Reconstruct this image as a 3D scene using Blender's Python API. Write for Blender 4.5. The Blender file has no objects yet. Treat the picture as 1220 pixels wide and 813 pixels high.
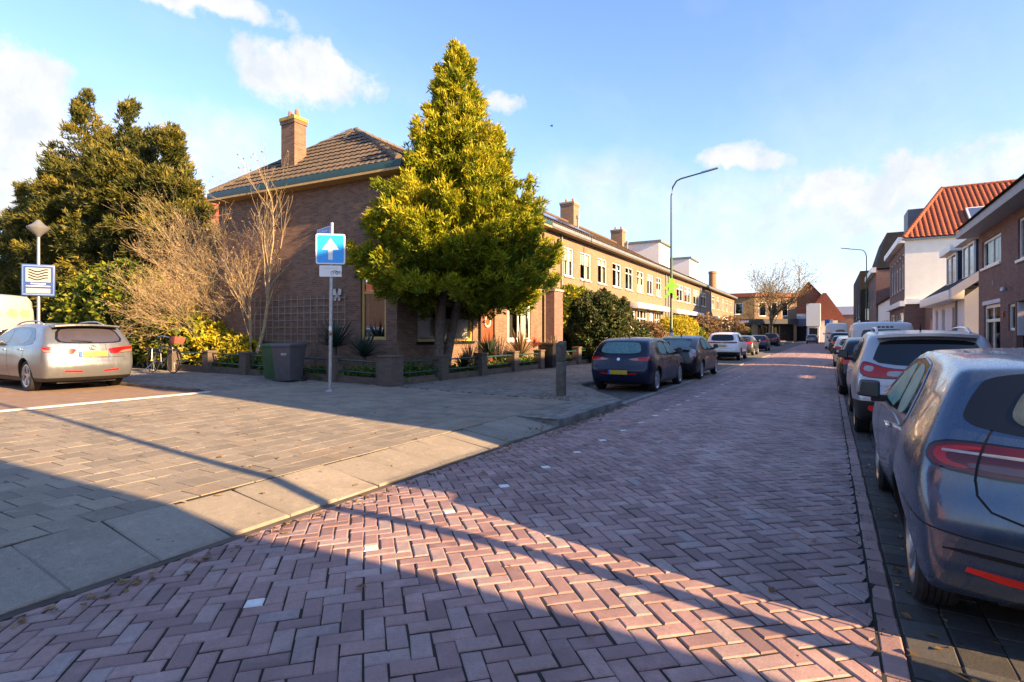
import bpy, bmesh, math, random
import numpy as np
from mathutils import Vector, Matrix
from mathutils.geometry import delaunay_2d_cdt
random.seed(7); rng = np.random.default_rng(7)
scene = bpy.context.scene
COL = scene.collection
PI = math.pi
R = math.radians

# ------------------------------------------------------------------ materials
class NT:
    def __init__(s, mat):
        s.m = mat; s.t = mat.node_tree; s.n = s.t.nodes; s.l = s.t.links
    def add(s, typ, **kw):
        n = s.n.new(typ)
        for k, v in kw.items():
            if k.startswith('i_'):
                n.inputs[k[2:].replace('_', ' ')].default_value = v
            else: setattr(n, k, v)
        return n
    def link(s, a, b): s.l.new(a, b)
    def ramp(s, fac, stops):
        r = s.n.new('ShaderNodeValToRGB'); cr = r.color_ramp
        while len(cr.elements) < len(stops): cr.elements.new(0.5)
        for e, (p, c) in zip(cr.elements, stops):
            e.position = p; e.color = (*c, 1) if len(c) == 3 else c
        s.link(fac, r.inputs[0]); return r.outputs[0]
    def mix(s, fac, a, b, mode='MIX'):
        m = s.n.new('ShaderNodeMix'); m.data_type = 'RGBA'; m.blend_type = mode
        for sock, v in ((m.inputs[0], fac), (m.inputs[6], a), (m.inputs[7], b)):
            if hasattr(v, 'links') or isinstance(v, bpy.types.NodeSocket): s.link(v, sock)
            elif isinstance(v, (int, float)): sock.default_value = v
            else: sock.default_value = (*v, 1) if len(v) == 3 else v
        return m.outputs[2]
    def math(s, op, a, b=0.0, c=None):
        m = s.n.new('ShaderNodeMath'); m.operation = op
        for i, v in enumerate((a, b, c)):
            if v is None: continue
            if isinstance(v, bpy.types.NodeSocket): s.link(v, m.inputs[i])
            else: m.inputs[i].default_value = v
        return m.outputs[0]
    def noise(s, vec, scale, detail=4, rough=.55, out=0):
        n = s.add('ShaderNodeTexNoise'); n.inputs['Scale'].default_value = scale
        n.inputs['Detail'].default_value = detail; n.inputs['Roughness'].default_value = rough
        if vec is not None: s.link(vec, n.inputs['Vector'])
        return n.outputs[out]
    def attr(s, name):
        a = s.add('ShaderNodeAttribute'); a.attribute_name = name; return a.outputs['Fac']
    def obj(s): return s.add('ShaderNodeTexCoord').outputs['Object']
    def uv(s): return s.add('ShaderNodeTexCoord').outputs['UV']
    def scale(s, vec, sc):
        m = s.add('ShaderNodeMapping'); m.inputs['Scale'].default_value = sc; s.link(vec, m.inputs['Vector']); return m.outputs[0]
    def bump(s, h, strength=.3, dist=.01):
        b = s.add('ShaderNodeBump'); b.inputs['Strength'].default_value = strength; b.inputs['Distance'].default_value = dist
        s.link(h, b.inputs['Height']); return b.outputs[0]

def newmat(name):
    m = bpy.data.materials.new(name); m.use_nodes = True
    t = NT(m); b = t.n['Principled BSDF']; return m, t, b
def setp(t, b, **kw):
    for k, v in kw.items():
        s = b.inputs[k]
        if isinstance(v, bpy.types.NodeSocket): t.link(v, s)
        elif isinstance(v, tuple) and len(v) == 3: s.default_value = (*v, 1)
        else: s.default_value = v
def plain(name, col, rough=.6, metal=0., var=.15, nscale=6., bump=0., coat=0., spec=.5):
    m, t, b = newmat(name)
    n = t.noise(t.obj(), nscale, 5, .6)
    c = t.mix(t.ramp(n, [(.3, (0, 0, 0)), (.7, (1, 1, 1))]), tuple(x*(1-var) for x in col), tuple(min(1, x*(1+var)) for x in col))
    setp(t, b, **{'Base Color': c, 'Roughness': rough, 'Metallic': metal, 'Coat Weight': coat, 'Specular IOR Level': spec})
    if bump: setp(t, b, Normal=t.bump(t.noise(t.obj(), nscale*8, 4), bump, .01))
    return m
def paint(name, col, metal=.35, wet=0., dirt=.15, rough=.3, coat=.6):
    m, t, b = newmat(name); o = t.obj()
    n = t.noise(o, 3, 6, .6); n2 = t.noise(t.scale(o, (14, 14, 2)), 1.6, 5, .6)
    dust = t.ramp(t.math('MULTIPLY', n, n2), [(.18, (0, 0, 0)), (.5, (1, 1, 1))])
    c = t.mix(t.math('MULTIPLY', dust, dirt), col, (.30, .27, .24))
    flake = t.noise(o, 900, 0)
    c = t.mix(t.math('MULTIPLY', flake, .25), c, tuple(min(1, x*1.6) for x in col))
    r = t.math('ADD', t.math('MULTIPLY', dust, .25), rough)
    setp(t, b, **{'Base Color': c, 'Metallic': metal, 'Roughness': r, 'Coat Weight': coat})
    if wet:
        v = t.add('ShaderNodeTexVoronoi'); v.inputs['Scale'].default_value = 210; t.link(o, v.inputs['Vector'])
        drop = t.ramp(v.outputs['Distance'], [(.18, (1, 1, 1)), (.42, (0, 0, 0))])
        g = t.add('ShaderNodeNewGeometry'); sx = t.add('ShaderNodeSeparateXYZ'); t.link(g.outputs['Normal'], sx.inputs[0])
        up = t.ramp(sx.outputs[2], [(.15, (0.08, 0.08, 0.08)), (.6, (1, 1, 1))])
        h = t.math('MULTIPLY', drop, up)
        c2 = t.mix(t.math('MULTIPLY', h, .10), c, (.40, .43, .50))
        bn = t.bump(h, wet, .003)
        setp(t, b, **{'Base Color': c2, 'Normal': bn, 'Coat Normal': bn, 'Coat Roughness': .05})
    else:
        setp(t, b, **{'Coat Roughness': t.math('MULTIPLY_ADD', dust, .3, .04)})
    return m
def glassy(name, col, rough=.06, var=.3):
    m, t, b = newmat(name)
    n = t.noise(t.scale(t.obj(), (1.5, 1.5, 1)), 2.5, 4, .6)
    c = t.mix(n, tuple(x*(1-var) for x in col), tuple(x*(1+var) for x in col))
    setp(t, b, **{'Base Color': c, 'Roughness': rough, 'Specular IOR Level': .6}); return m
def fogglass(name, col=(.115, .30, .275)):
    m, t, b = newmat(name); o = t.obj()
    n = t.noise(t.scale(o, (3, 3, 1)), 5, 5, .6); n2 = t.noise(t.scale(o, (30, 30, 1.5)), 1, 3, .6)
    f = t.ramp(t.math('ADD', t.math('MULTIPLY', n, .6), t.math('MULTIPLY', n2, .4)), [(.36, (0, 0, 0)), (.66, (1, 1, 1))])
    c = t.mix(f, tuple(x*.62 for x in col), tuple(x*1.25 for x in col))
    setp(t, b, **{'Base Color': c, 'Roughness': .45, 'Specular IOR Level': .25}); return m
def lens(name, col, rough=.15):
    m, t, b = newmat(name); o = t.obj()
    w = t.add('ShaderNodeTexWave'); w.inputs['Scale'].default_value = 26; w.bands_direction = 'Z'; t.link(o, w.inputs['Vector'])
    n = t.noise(o, 18, 2)
    c = t.mix(t.math('MULTIPLY', n, .7), col, tuple(x*.4 for x in col))
    setp(t, b, **{'Base Color': c, 'Roughness': rough, 'Coat Weight': .5, 'Coat Roughness': .02, 'Specular IOR Level': .4, 'Normal': t.bump(w.outputs[1], .12, .003)}); return m
def windowglass(name):
    m, t, b = newmat(name)
    tr = t.add('ShaderNodeBsdfTransparent'); tr.inputs[0].default_value = (.78, .82, .82, 1)
    gl = t.add('ShaderNodeBsdfGlossy'); gl.inputs['Roughness'].default_value = .02
    nb = t.bump(t.noise(t.obj(), 1.3, 2), .04, .02); t.link(nb, gl.inputs['Normal'])
    fr = t.add('ShaderNodeFresnel'); fr.inputs[0].default_value = 1.6
    f = t.math('MULTIPLY_ADD', fr.outputs[0], .75, .03)
    mx = t.add('ShaderNodeMixShader'); t.link(f, mx.inputs[0]); t.link(tr.outputs[0], mx.inputs[1]); t.link(gl.outputs[0], mx.inputs[2])
    t.link(mx.outputs[0], t.n['Material Output'].inputs[0]); return m
def brick(name, c1, c2, mortar, bw=.21, bh=.0625, ms=.011, var=.5, rough=.9, moss=0.):
    m, t, b = newmat(name); uv = t.uv()
    br = t.add('ShaderNodeTexBrick'); br.offset = .5
    br.inputs['Scale'].default_value = 1; br.inputs['Brick Width'].default_value = bw; br.inputs['Row Height'].default_value = bh
    br.inputs['Mortar Size'].default_value = ms/2; br.inputs['Mortar Smooth'].default_value = .3
    br.inputs['Color1'].default_value = (*c1, 1); br.inputs['Color2'].default_value = (*c2, 1); br.inputs['Mortar'].default_value = (*mortar, 1)
    t.link(uv, br.inputs['Vector'])
    n = t.noise(uv, .7, 6, .6); n3 = t.noise(uv, 22, 3)
    c = t.mix(t.ramp(n, [(.3, (0, 0, 0)), (.7, (1, 1, 1))]), br.outputs['Color'], (.5, .5, .5), 'OVERLAY')
    c = t.mix(var*.6, br.outputs['Color'], c)
    c = t.mix(t.math('MULTIPLY', n3, .35), c, (.05, .035, .03), 'MIX')
    st = t.noise(t.scale(uv, (1.6, .22, 1)), 1.1, 6, .65)
    c = t.mix(t.math('MULTIPLY', t.ramp(st, [(.48, (0, 0, 0)), (.78, (1, 1, 1))]), .5), c, tuple(x*.45 for x in c1))
    hi = t.noise(uv, 2.3, 5, .7); c = t.mix(t.math('MULTIPLY', t.ramp(hi, [(.55, (0, 0, 0)), (.8, (1, 1, 1))]), .3), c, tuple(min(1, x*1.5+.03) for x in c1))
    setp(t, b, **{'Base Color': c, 'Roughness': rough, 'Specular IOR Level': .25,
                  'Normal': t.bump(t.math('ADD', t.math('MULTIPLY', br.outputs['Fac'], -1.), t.math('MULTIPLY', n3, .5)), .5, .008)})
    return m
def rndmat(name, stops, rough=.85, grain=60, grainamt=.3, stain=1.2, stainamt=.35, staincol=(.06, .055, .05), bump=.35, spots=0., spec=.35, mid=.35, tracks=0.):
    """colour picked per piece from the 'rnd' attribute, plus grain and stains"""
    m, t, b = newmat(name); o = t.obj(); a = t.attr('rnd')
    c = t.ramp(a, stops)
    g = t.noise(o, grain, 4, .7); s = t.noise(o, stain, 6, .6)
    c = t.mix(t.math('MULTIPLY', t.ramp(g, [(.35, (0, 0, 0)), (.75, (1, 1, 1))]), grainamt), c, (.03, .025, .025))
    c = t.mix(t.math('MULTIPLY', t.ramp(s, [(.45, (0, 0, 0)), (.75, (1, 1, 1))]), stainamt), c, staincol)
    md = t.noise(o, 21, 5, .75); c = t.mix(t.math('MULTIPLY', t.ramp(md, [(.42, (0, 0, 0)), (.72, (1, 1, 1))]), mid), c, tuple(x*.38 for x in stops[len(stops)//2][1]))
    s2 = t.noise(o, stain*6, 4, .7)
    c = t.mix(t.math('MULTIPLY', t.ramp(s2, [(.55, (0, 0, 0)), (.8, (1, 1, 1))]), .35), c, tuple(min(1, x*1.5+.05) for x in stops[len(stops)//2][1]))
    if tracks:
        tn = t.noise(t.scale(o, (2.2, .10, 1)), 1., 5, .6); c = t.mix(t.math('MULTIPLY', t.ramp(tn, [(.42, (0, 0, 0)), (.66, (1, 1, 1))]), tracks), c, (.085, .065, .062)); tm = t.noise(o, 3.1, 6, .75); c = t.mix(t.math('MULTIPLY', t.ramp(tm, [(.6, (0, 0, 0)), (.75, (1, 1, 1))]), tracks), c, (.06, .055, .045))
    if spots:
        for sc, th in ((2.3, .07), (6., .10)):
            v = t.add('ShaderNodeTexVoronoi'); v.inputs['Scale'].default_value = sc; t.link(o, v.inputs['Vector'])
            c = t.mix(t.math('MULTIPLY', t.ramp(v.outputs['Distance'], [(th*.7, (1, 1, 1)), (th, (0, 0, 0))]), spots), c, (.05, .045, .04))
    setp(t, b, **{'Base Color': c, 'Roughness': t.math('MULTIPLY_ADD', s, .3, rough-.2), 'Specular IOR Level': spec, 'Normal': t.bump(g, bump, .004)})
    return m
def leafmat(name, stops, trans=.35, rough=.5):
    m, t, b = newmat(name); c = t.ramp(t.attr('rnd'), stops)
    setp(t, b, **{'Base Color': c, 'Roughness': rough, 'Specular IOR Level': .25})
    tl = t.add('ShaderNodeBsdfTranslucent'); t.link(c, tl.inputs[0])
    mx = t.add('ShaderNodeMixShader'); mx.inputs[0].default_value = trans
    t.link(b.outputs[0], mx.inputs[1]); t.link(tl.outputs[0], mx.inputs[2]); t.link(mx.outputs[0], t.n['Material Output'].inputs[0])
    return m

# ------------------------------------------------------------------ mesh builder
class MB:
    def __init__(s): s.v = []; s.f = []; s.mi = []
    def face(s, pts, mi=0):
        i = len(s.v); s.v += [tuple(p) for p in pts]; s.f.append(tuple(range(i, i+len(pts)))); s.mi.append(mi)
    def box(s, a, b, mi=0, rot=0, c=None):
        x0, y0, z0 = [min(p, q) for p, q in zip(a, b)]; x1, y1, z1 = [max(p, q) for p, q in zip(a, b)]
        P = [(x0,y0,z0),(x1,y0,z0),(x1,y1,z0),(x0,y1,z0),(x0,y0,z1),(x1,y0,z1),(x1,y1,z1),(x0,y1,z1)]
        if rot:
            cx, cy = c or ((x0+x1)/2, (y0+y1)/2); ca, sa = math.cos(rot), math.sin(rot)
            P = [(cx+(x-cx)*ca-(y-cy)*sa, cy+(x-cx)*sa+(y-cy)*ca, z) for x, y, z in P]
        s.hexa(P, mi)
    def hexa(s, P, mi=0):
        i = len(s.v); s.v += [tuple(p) for p in P]
        for q in ((0,3,2,1),(4,5,6,7),(0,1,5,4),(1,2,6,5),(2,3,7,6),(3,0,4,7)):
            s.f.append(tuple(i+k for k in q)); s.mi.append(mi)
    def obox(s, o, u, w, n, lu, lw, ln, mi=0):
        """box from corner o along unit dirs u,w,n"""
        o, u, w, n = Vector(o), Vector(u), Vector(w), Vector(n)
        P = [o, o+u*lu, o+u*lu+w*lw, o+w*lw]; P = P+[p+n*ln for p in P]
        s.hexa(P, mi)
    def prism(s, poly, d, mi=0):
        """poly: list of 3d pts (planar); extruded by vector d"""
        n = len(poly); d = Vector(d); i = len(s.v)
        s.v += [tuple(p) for p in poly] + [tuple(Vector(p)+d) for p in poly]
        s.f.append(tuple(i+k for k in range(n))[::-1]); s.mi.append(mi)
        s.f.append(tuple(i+n+k for k in range(n))); s.mi.append(mi)
        for k in range(n):
            a, b = k, (k+1) % n
            s.f.append((i+a, i+b, i+n+b, i+n+a)); s.mi.append(mi)
    def tube(s, pts, rad, n=8, mi=0, cap=True):
        pts = [Vector(p) for p in pts]
        if not isinstance(rad, (list, tuple)): rad = [rad]*len(pts)
        i0 = len(s.v); up = Vector((0, 0, 1))
        for k, p in enumerate(pts):
            d = (pts[min(k+1, len(pts)-1)]-pts[max(k-1, 0)]).normalized()
            a = d.cross(up if abs(d.z) < .95 else Vector((1, 0, 0))).normalized(); b = d.cross(a)
            for j in range(n):
                t = 2*PI*j/n; s.v.append(tuple(p+(a*math.cos(t)+b*math.sin(t))*rad[k]))
        for k in range(len(pts)-1):
            for j in range(n):
                a = i0+k*n+j; b = i0+k*n+(j+1) % n
                s.f.append((a, b, b+n, a+n)); s.mi.append(mi)
        if cap:
            s.f.append(tuple(i0+j for j in range(n))[::-1]); s.mi.append(mi)
            e = i0+(len(pts)-1)*n; s.f.append(tuple(e+j for j in range(n))); s.mi.append(mi)
    def lathe(s, prof, axis_o, axis='z', n=24, mi=0, cap=False):
        """prof: list of (r, h)"""
        i0 = len(s.v); o = Vector(axis_o)
        for r, h in prof:
            for j in range(n):
                t = 2*PI*j/n; c, q = math.cos(t)*r, math.sin(t)*r
                s.v.append(tuple(o+Vector((c, q, h) if axis == 'z' else ((c, h, q) if axis == 'y' else (h, c, q)))))
        for k in range(len(prof)-1):
            for j in range(n):
                a = i0+k*n+j; b = i0+k*n+(j+1) % n
                s.f.append((a, b, b+n, a+n)); s.mi.append(mi)
        if cap:
            s.f.append(tuple(i0+j for j in range(n))); s.mi.append(mi)
            e = i0+(len(prof)-1)*n; s.f.append(tuple(e+j for j in range(n))[::-1]); s.mi.append(mi)

def toproot(o):
    while o.parent: o = o.parent
    return o
def part(name, mb, mat, parent=None, smooth=False, bevel=0., loc=None, fix=True, seg=2):
    me = bpy.data.meshes.new(name)
    off = Vector((0, 0, 0))
    if parent is not None: off = toproot(parent).location.copy()
    elif loc is not None: off = Vector(loc)
    me.from_pydata([tuple(Vector(v)-off) for v in mb.v], [], mb.f)
    mats = mat if isinstance(mat, (list, tuple)) else [mat]
    for q in mats: me.materials.append(q)
    if len(mats) > 1: me.polygons.foreach_set('material_index', mb.mi)
    bm = bmesh.new(); bm.from_mesh(me)
    if fix: bmesh.ops.recalc_face_normals(bm, faces=bm.faces)
    if bevel:
        bmesh.ops.remove_doubles(bm, verts=bm.verts, dist=1e-4)
        ed = [e for e in bm.edges if len(e.link_faces) == 2 and e.calc_face_angle(0) > .5]
        bmesh.ops.bevel(bm, geom=ed, offset=bevel, segments=seg, profile=.7, affect='EDGES', clamp_overlap=True)
    uvl = bm.loops.layers.uv.new('UVMap'); Zv = Vector((0, 0, 1))
    for f in bm.faces:
        n = f.normal
        if abs(n.z) > .97: h, w = Vector((1, 0, 0)), Vector((0, 1, 0))
        else:
            h = Zv.cross(n).normalized(); w = n.cross(h)
        for l in f.loops:
            p = l.vert.co+off; l[uvl].uv = (p.dot(h), p.dot(w))
        f.smooth = smooth or bool(bevel)
    bm.to_mesh(me); bm.free()
    if smooth or bevel: me.set_sharp_from_angle(angle=R(40))
    o = bpy.data.objects.new(name, me); COL.objects.link(o)
    if parent is not None: o.parent = parent
    elif loc is not None: o.location = off
    return o
def npmesh(name, V, F, mat, rnd=None, parent=None, smooth=False, loc=None, mi=None):
    """big quad / tri mesh from numpy arrays"""
    me = bpy.data.meshes.new(name); V = np.asarray(V, dtype=np.float32); F = np.asarray(F, dtype=np.int32)
    off = np.zeros(3, np.float32)
    if parent is not None: off = np.array(toproot(parent).location, np.float32)
    elif loc is not None: off = np.array(loc, np.float32)
    V = V-off; k = F.shape[1]
    me.vertices.add(len(V)); me.vertices.foreach_set('co', V.ravel())
    me.loops.add(F.size); me.loops.foreach_set('vertex_index', F.ravel())
    me.polygons.add(len(F)); me.polygons.foreach_set('loop_start', np.arange(0, F.size, k, dtype=np.int32))
    for q in (mat if isinstance(mat, (list, tuple)) else [mat]): me.materials.append(q)
    if mi is not None: me.polygons.foreach_set('material_index', np.asarray(mi, np.int32))
    me.polygons.foreach_set('use_smooth', np.full(len(F), smooth))
    if rnd is not None:
        a = me.attributes.new('rnd', 'FLOAT', 'POINT'); a.data.foreach_set('value', np.asarray(rnd, np.float32))
    me.update(calc_edges=True)
    o = bpy.data.objects.new(name, me); COL.objects.link(o)
    if parent is not None: o.parent = parent
    elif loc is not None: o.location = loc
    return o
def thing(name, label, cat, loc=(0, 0, 0), group=None):
    o = bpy.data.objects.new(name, None); COL.objects.link(o); o.empty_display_size = .2
    o.location = loc; o['label'] = label; o['category'] = cat
    if group: o['group'] = group
    return o
def tag(o, label, cat, group=None, kind=None):
    o['label'] = label; o['category'] = cat
    if group: o['group'] = group
    if kind: o['kind'] = kind
    return o
def struct(o): o['kind'] = 'structure'; return o
def kids(o): return [c for c in bpy.data.objects if c.parent == o]
def dup(o, parent=None):
    c = o.copy(); COL.objects.link(c); c.parent = parent
    for k in kids(o): dup(k, c)
    return c
def textmesh(name, txt, size, mat, M, parent, depth=.002, align='CENTER'):
    cu = bpy.data.curves.new('tmp', 'FONT'); cu.body = txt; cu.size = size; cu.align_x = align; cu.align_y = 'CENTER'; cu.extrude = depth
    o = bpy.data.objects.new('tmp', cu); COL.objects.link(o)
    bpy.context.view_layer.update()
    me = bpy.data.meshes.new_from_object(o.evaluated_get(bpy.context.evaluated_depsgraph_get()))
    bpy.data.objects.remove(o); bpy.data.curves.remove(cu)
    me.name = name; me.transform(M)
    if parent is not None: me.transform(Matrix.Translation(-toproot(parent).location))
    me.materials.clear(); me.materials.append(mat)
    t = bpy.data.objects.new(name, me); COL.objects.link(t); t.parent = parent; return t
def frameM(o, xdir, ydir):
    x = Vector(xdir).normalized(); y = Vector(ydir).normalized(); z = x.cross(y)
    M = Matrix((x, y, z)).transposed().to_4x4(); M.translation = Vector(o); return M
def sstep(x): x = np.clip(x, 0, 1); return x*x*(3-2*x)

# ------------------------------------------------------------------ common materials
M = {}
M['white'] = plain('white_paint', (.72, .71, .68), .45, var=.06)
M['cream'] = plain('ochre_window_paint', (.52, .33, .09), .5, var=.12)
M['stucco'] = plain('white_stucco', (.74, .71, .63), .9, var=.06, nscale=2, bump=.2)
M['lavender'] = plain('pale_lavender_render', (.60, .59, .64), .9, var=.05, nscale=2, bump=.2)
M['dark'] = plain('black_plastic', (.012, .012, .013), .5, var=.2)
M['rubber'] = plain('tyre_rubber', (.016, .016, .017), .82, var=.35, nscale=20, bump=.3)
M['rim'] = plain('alloy', (.50, .51, .53), .28, .9, var=.08)
M['chrome'] = plain('chrome', (.65, .66, .68), .15, 1., var=.05)
M['galv'] = plain('galvanised_steel', (.36, .37, .38), .45, .7, var=.2, nscale=14)
M['gutter'] = plain('dark_green_gutter', (.018, .055, .060), .45, var=.15)
M['gutgrey'] = plain('zinc_gutter', (.16, .20, .22), .5, .2, var=.2)
M['lead'] = plain('lead_flashing', (.55, .55, .56), .6, var=.15)
M['conc'] = plain('concrete', (.28, .26, .24), .9, var=.25, nscale=4, bump=.35)
M['kerb'] = plain('kerb_concrete', (.17, .165, .155), .9, var=.35, nscale=3, bump=.35)
M['wood'] = plain('weathered_wood', (.105, .088, .07), .85, var=.4, nscale=9, bump=.5)
M['green'] = plain('green_rail_paint', (.012, .055, .045), .4, var=.3)
M['lampgreen'] = plain('dark_green_lamp_paint', (.012, .07, .035), .4, var=.2)
M['lampgrey'] = plain('grey_lamp_paint', (.18, .19, .19), .4, .2)
M['blue'] = plain('sign_blue', (.02, .30, .75), .35, var=.03)
M['navy'] = plain('street_sign_blue', (.02, .10, .48), .35, var=.04)
M['signwhite'] = plain('sign_white', (.66, .66, .65), .35, var=.03)
M['black'] = plain('sign_black', (.012, .012, .012), .8, spec=.15)
M['brickA'] = brick('brown_brick', (.25, .15, .10), (.145, .085, .06), (.23, .20, .165))  # same brick as the terraces, coloured darker as it looks in shade
M['brickT'] = brick('sunlit_tan_brick', (.285, .195, .13), (.225, .145, .093), (.24, .19, .14))  # same brick as the corner house, coloured paler as it looks in sun
M['brickP'] = brick('purple_brown_brick', (.25, .145, .125), (.175, .10, .09), (.22, .195, .175))
M['brickO'] = brick('orange_brick', (.42, .21, .11), (.34, .16, .08), (.30, .22, .15))
M['brickY'] = brick('yellow_brick', (.40, .25, .10), (.33, .20, .08), (.28, .22, .15))
M['brickG'] = brick('garden_wall_brick', (.15, .115, .09), (.11, .083, .066), (.11, .10, .09))
M['glass'] = windowglass('window_glass')
M['room'] = plain('dim_room', (.035, .030, .026), .9, var=.5, nscale=1.5)
M['curtain'] = plain('net_curtain', (.55, .54, .50), .9, var=.1, nscale=9)
M['soil'] = plain('garden_soil', (.055, .042, .030), .95, var=.45, nscale=5, bump=.6)
M['navyclad'] = plain('dark_blue_cladding', (.012, .022, .05), .5)
M['door'] = plain('red_brown_door', (.20, .055, .022), .5, var=.2)
# ------------------------------------------------------------------ terrain
def gzv(x, y):
    x = np.asarray(x, float); y = np.asarray(y, float)
    z = np.zeros(np.broadcast(x, y).shape)
    road = (x > -3.85) & (x < .32)
    z = np.where(road, .075*(1-((x+1.765)/2.085)**2), z)
    pl = x <= -3.85
    ramp = .02+.11*np.clip((-3.87-x)/.83, 0, 1)
    zz = .13+.09*sstep((-4.9-x)/7.)
    z = np.where(pl, np.where(x > -4.7, ramp, zz), z)
    return z
def gz(x, y): return float(gzv(x, y))
Y_END = 121.
# base ground sheet out to the horizon
mb = MB(); mb.face([(-700, -500, -.10), (700, -500, -.10), (700, 1100, -.10), (-700, 1100, -.10)])
gm, t, b = newmat('ground_earth'); n = t.noise(t.obj(), .08, 6); setp(t, b, **{'Base Color': t.ramp(n, [(.3, (.05, .06, .03)), (.7, (.10, .085, .06))]), 'Roughness': .95})
struct(part('ground', mb, gm))

# --- road: real herringbone clinkers
road_m = rndmat('clinker_bricks', [(0, (.25, .15, .145)), (.3, (.37, .225, .21)), (.6, (.44, .275, .25)), (.85, (.43, .30, .28)), (.96, (.47, .35, .32)), (1, (.36, .30, .295))],
                rough=.72, grain=85, grainamt=.30, stain=.45, stainamt=.5, staincol=(.13, .10, .10), bump=.5, spec=.4, mid=.45, tracks=.34)
white_m = rndmat('white_marking_brick', [(0, (.72, .71, .67)), (1, (.82, .81, .77))], rough=.7, stainamt=.15, grainamt=.15)
joint_m = plain('moss_joint_sand', (.020, .018, .013), .95, var=.6, nscale=3, bump=.5)
def bricks(name, cx, cy, ux, uy, L, W, mat, gap=.009, bev=.008, relief=.011, clampx=None, jit=.0025, rnd=None, wmask=None, zf=gzv, tilt=.0016):
    """arrays of brick centres and unit directions -> one mesh of bevelled brick tops"""
    N = len(cx); rr = rng.random(N) if rnd is None else rnd
    L = np.broadcast_to(np.asarray(L, float), (N,)); W = np.broadcast_to(np.asarray(W, float), (N,))
    hl = L/2-gap/2; hw = W/2-gap/2
    dx = rng.normal(0, jit, N); dy = rng.normal(0, jit, N); th = rng.normal(0, .010, N)
    c, s = np.cos(th), np.sin(th); u0 = ux*c-uy*s; u1 = ux*s+uy*c; v0, v1 = -u1, u0
    dz = rng.normal(0, tilt, N); ta = rng.normal(0, tilt*6, N); tb = rng.normal(0, tilt*7, N)
    V = np.zeros((N, 12, 3)); k = 0
    for (ins, dep) in ((0, -relief*1.6), (0, -bev*.7), (bev, 0)):
        for a, bb in ((-1, -1), (1, -1), (1, 1), (-1, 1)):
            la = a*(hl-ins); lb = bb*(hw-ins)
            x = cx+dx+u0*la+v0*lb; y = cy+dy+u1*la+v1*lb
            if clampx is not None:
                ov = np.maximum(x-clampx[1], 0)+np.minimum(x-clampx[0], 0); sh_ = np.where(np.abs(u0) > .2, u1/np.where(np.abs(u0) > .2, u0, 1), 0); x = x-ov; y = y-ov*sh_
            V[:, k, 0] = x; V[:, k, 1] = y; V[:, k, 2] = zf(x, y)+dep+dz+ta*la+tb*lb; k += 1
    q = np.array([[8, 9, 10, 11]]+[[o+i, o+(i+1) % 4, o+4+(i+1) % 4, o+4+i] for o in (0, 4) for i in range(4)])
    F = (q[None]+12*np.arange(N)[:, None, None]).reshape(-1, 4)
    mi = None if wmask is None else np.repeat(wmask.astype(int), 9)
    return npmesh(name, V.reshape(-1, 3), F, mat, np.repeat(rr, 12), mi=mi)
w = .105; RL, RR = -3.80, .20
hx, hy, hu, hv = [], [], [], []
c45 = math.sqrt(.5); n0 = int(140/w)
I, J = np.meshgrid(np.arange(-60, n0), np.arange(-60, n0), indexing='ij')
k4 = (I+J) % 4
for sel, ox, oy, vert in ((k4 == 0, 1.0, .5, 0), (k4 == 2, .5, 1.0, 1)):
    a = (I[sel]+ox)*w; bq = (J[sel]+oy)*w
    x = (a-bq)*c45+RL+1; y = (a+bq)*c45-3
    ok = (x > RL-.118) & (x < RR+.118) & (y > -2.5) & (y < Y_END)
    hx.append(x[ok]); hy.append(y[ok])
    d = (c45, c45) if not vert else (-c45, c45)
    hu.append(np.full(ok.sum(), d[0])); hv.append(np.full(ok.sum(), d[1]))
hx, hy, hu, hv = map(np.concatenate, (hx, hy, hu, hv)); N = len(hx)
L = np.full(N, .21); wm = np.zeros(N, bool); ex = []
ys = np.arange(.15, 60, .885)
for yy in ys:
    j = int(np.argmin((hx+2.78)**2+(hy-yy)**2))
    cxo, cyo = hx[j], hy[j]; L[j] = .105; wm[j] = True
    hx[j] = cxo+hu[j]*.0525; hy[j] = cyo+hv[j]*.0525; ex.append((cxo-hu[j]*.0525, cyo-hv[j]*.0525, hu[j], hv[j]))
ex = np.array(ex)
hx = np.r_[hx, ex[:, 0]]; hy = np.r_[hy, ex[:, 1]]; hu = np.r_[hu, ex[:, 2]]; hv = np.r_[hv, ex[:, 3]]
L = np.r_[L, np.full(len(ex), .105)]; wm = np.r_[wm, np.zeros(len(ex), bool)]
struct(bricks('road', hx, hy, hu, hv, L, w, [road_m, white_m], clampx=(RL, RR), wmask=wm))
# joint sand sheet under the bricks
def sheet(name, xs, ys, mat, dz, zf=gzv):
    X, Y = np.meshgrid(np.asarray(xs, float), np.asarray(ys, float), indexing='ij'); Z = zf(X, Y)+dz
    V = np.stack([X, Y, Z], -1).reshape(-1, 3); nx, ny = X.shape
    i, j = np.meshgrid(np.arange(nx-1), np.arange(ny-1), indexing='ij'); a = (i*ny+j).ravel()
    F = np.stack([a, a+ny, a+ny+1, a+1], -1)
    return struct(npmesh(name, V, F, mat, np.zeros(len(V))))
sheet('road_bed', np.linspace(-3.82, .32, 24), [-3, 20, 60, Y_END], joint_m, -.0075)
# right border: one row of bricks set lengthwise
nb = int(124/.21); by = -2.5+.21*(np.arange(nb)+.5)
struct(bricks('road_border', np.full(nb, .262), by, np.zeros(nb), np.ones(nb), .21, .108, road_m, zf=lambda x, y: np.full(np.shape(x), .003), rnd=rng.random(nb)*.6))
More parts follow.
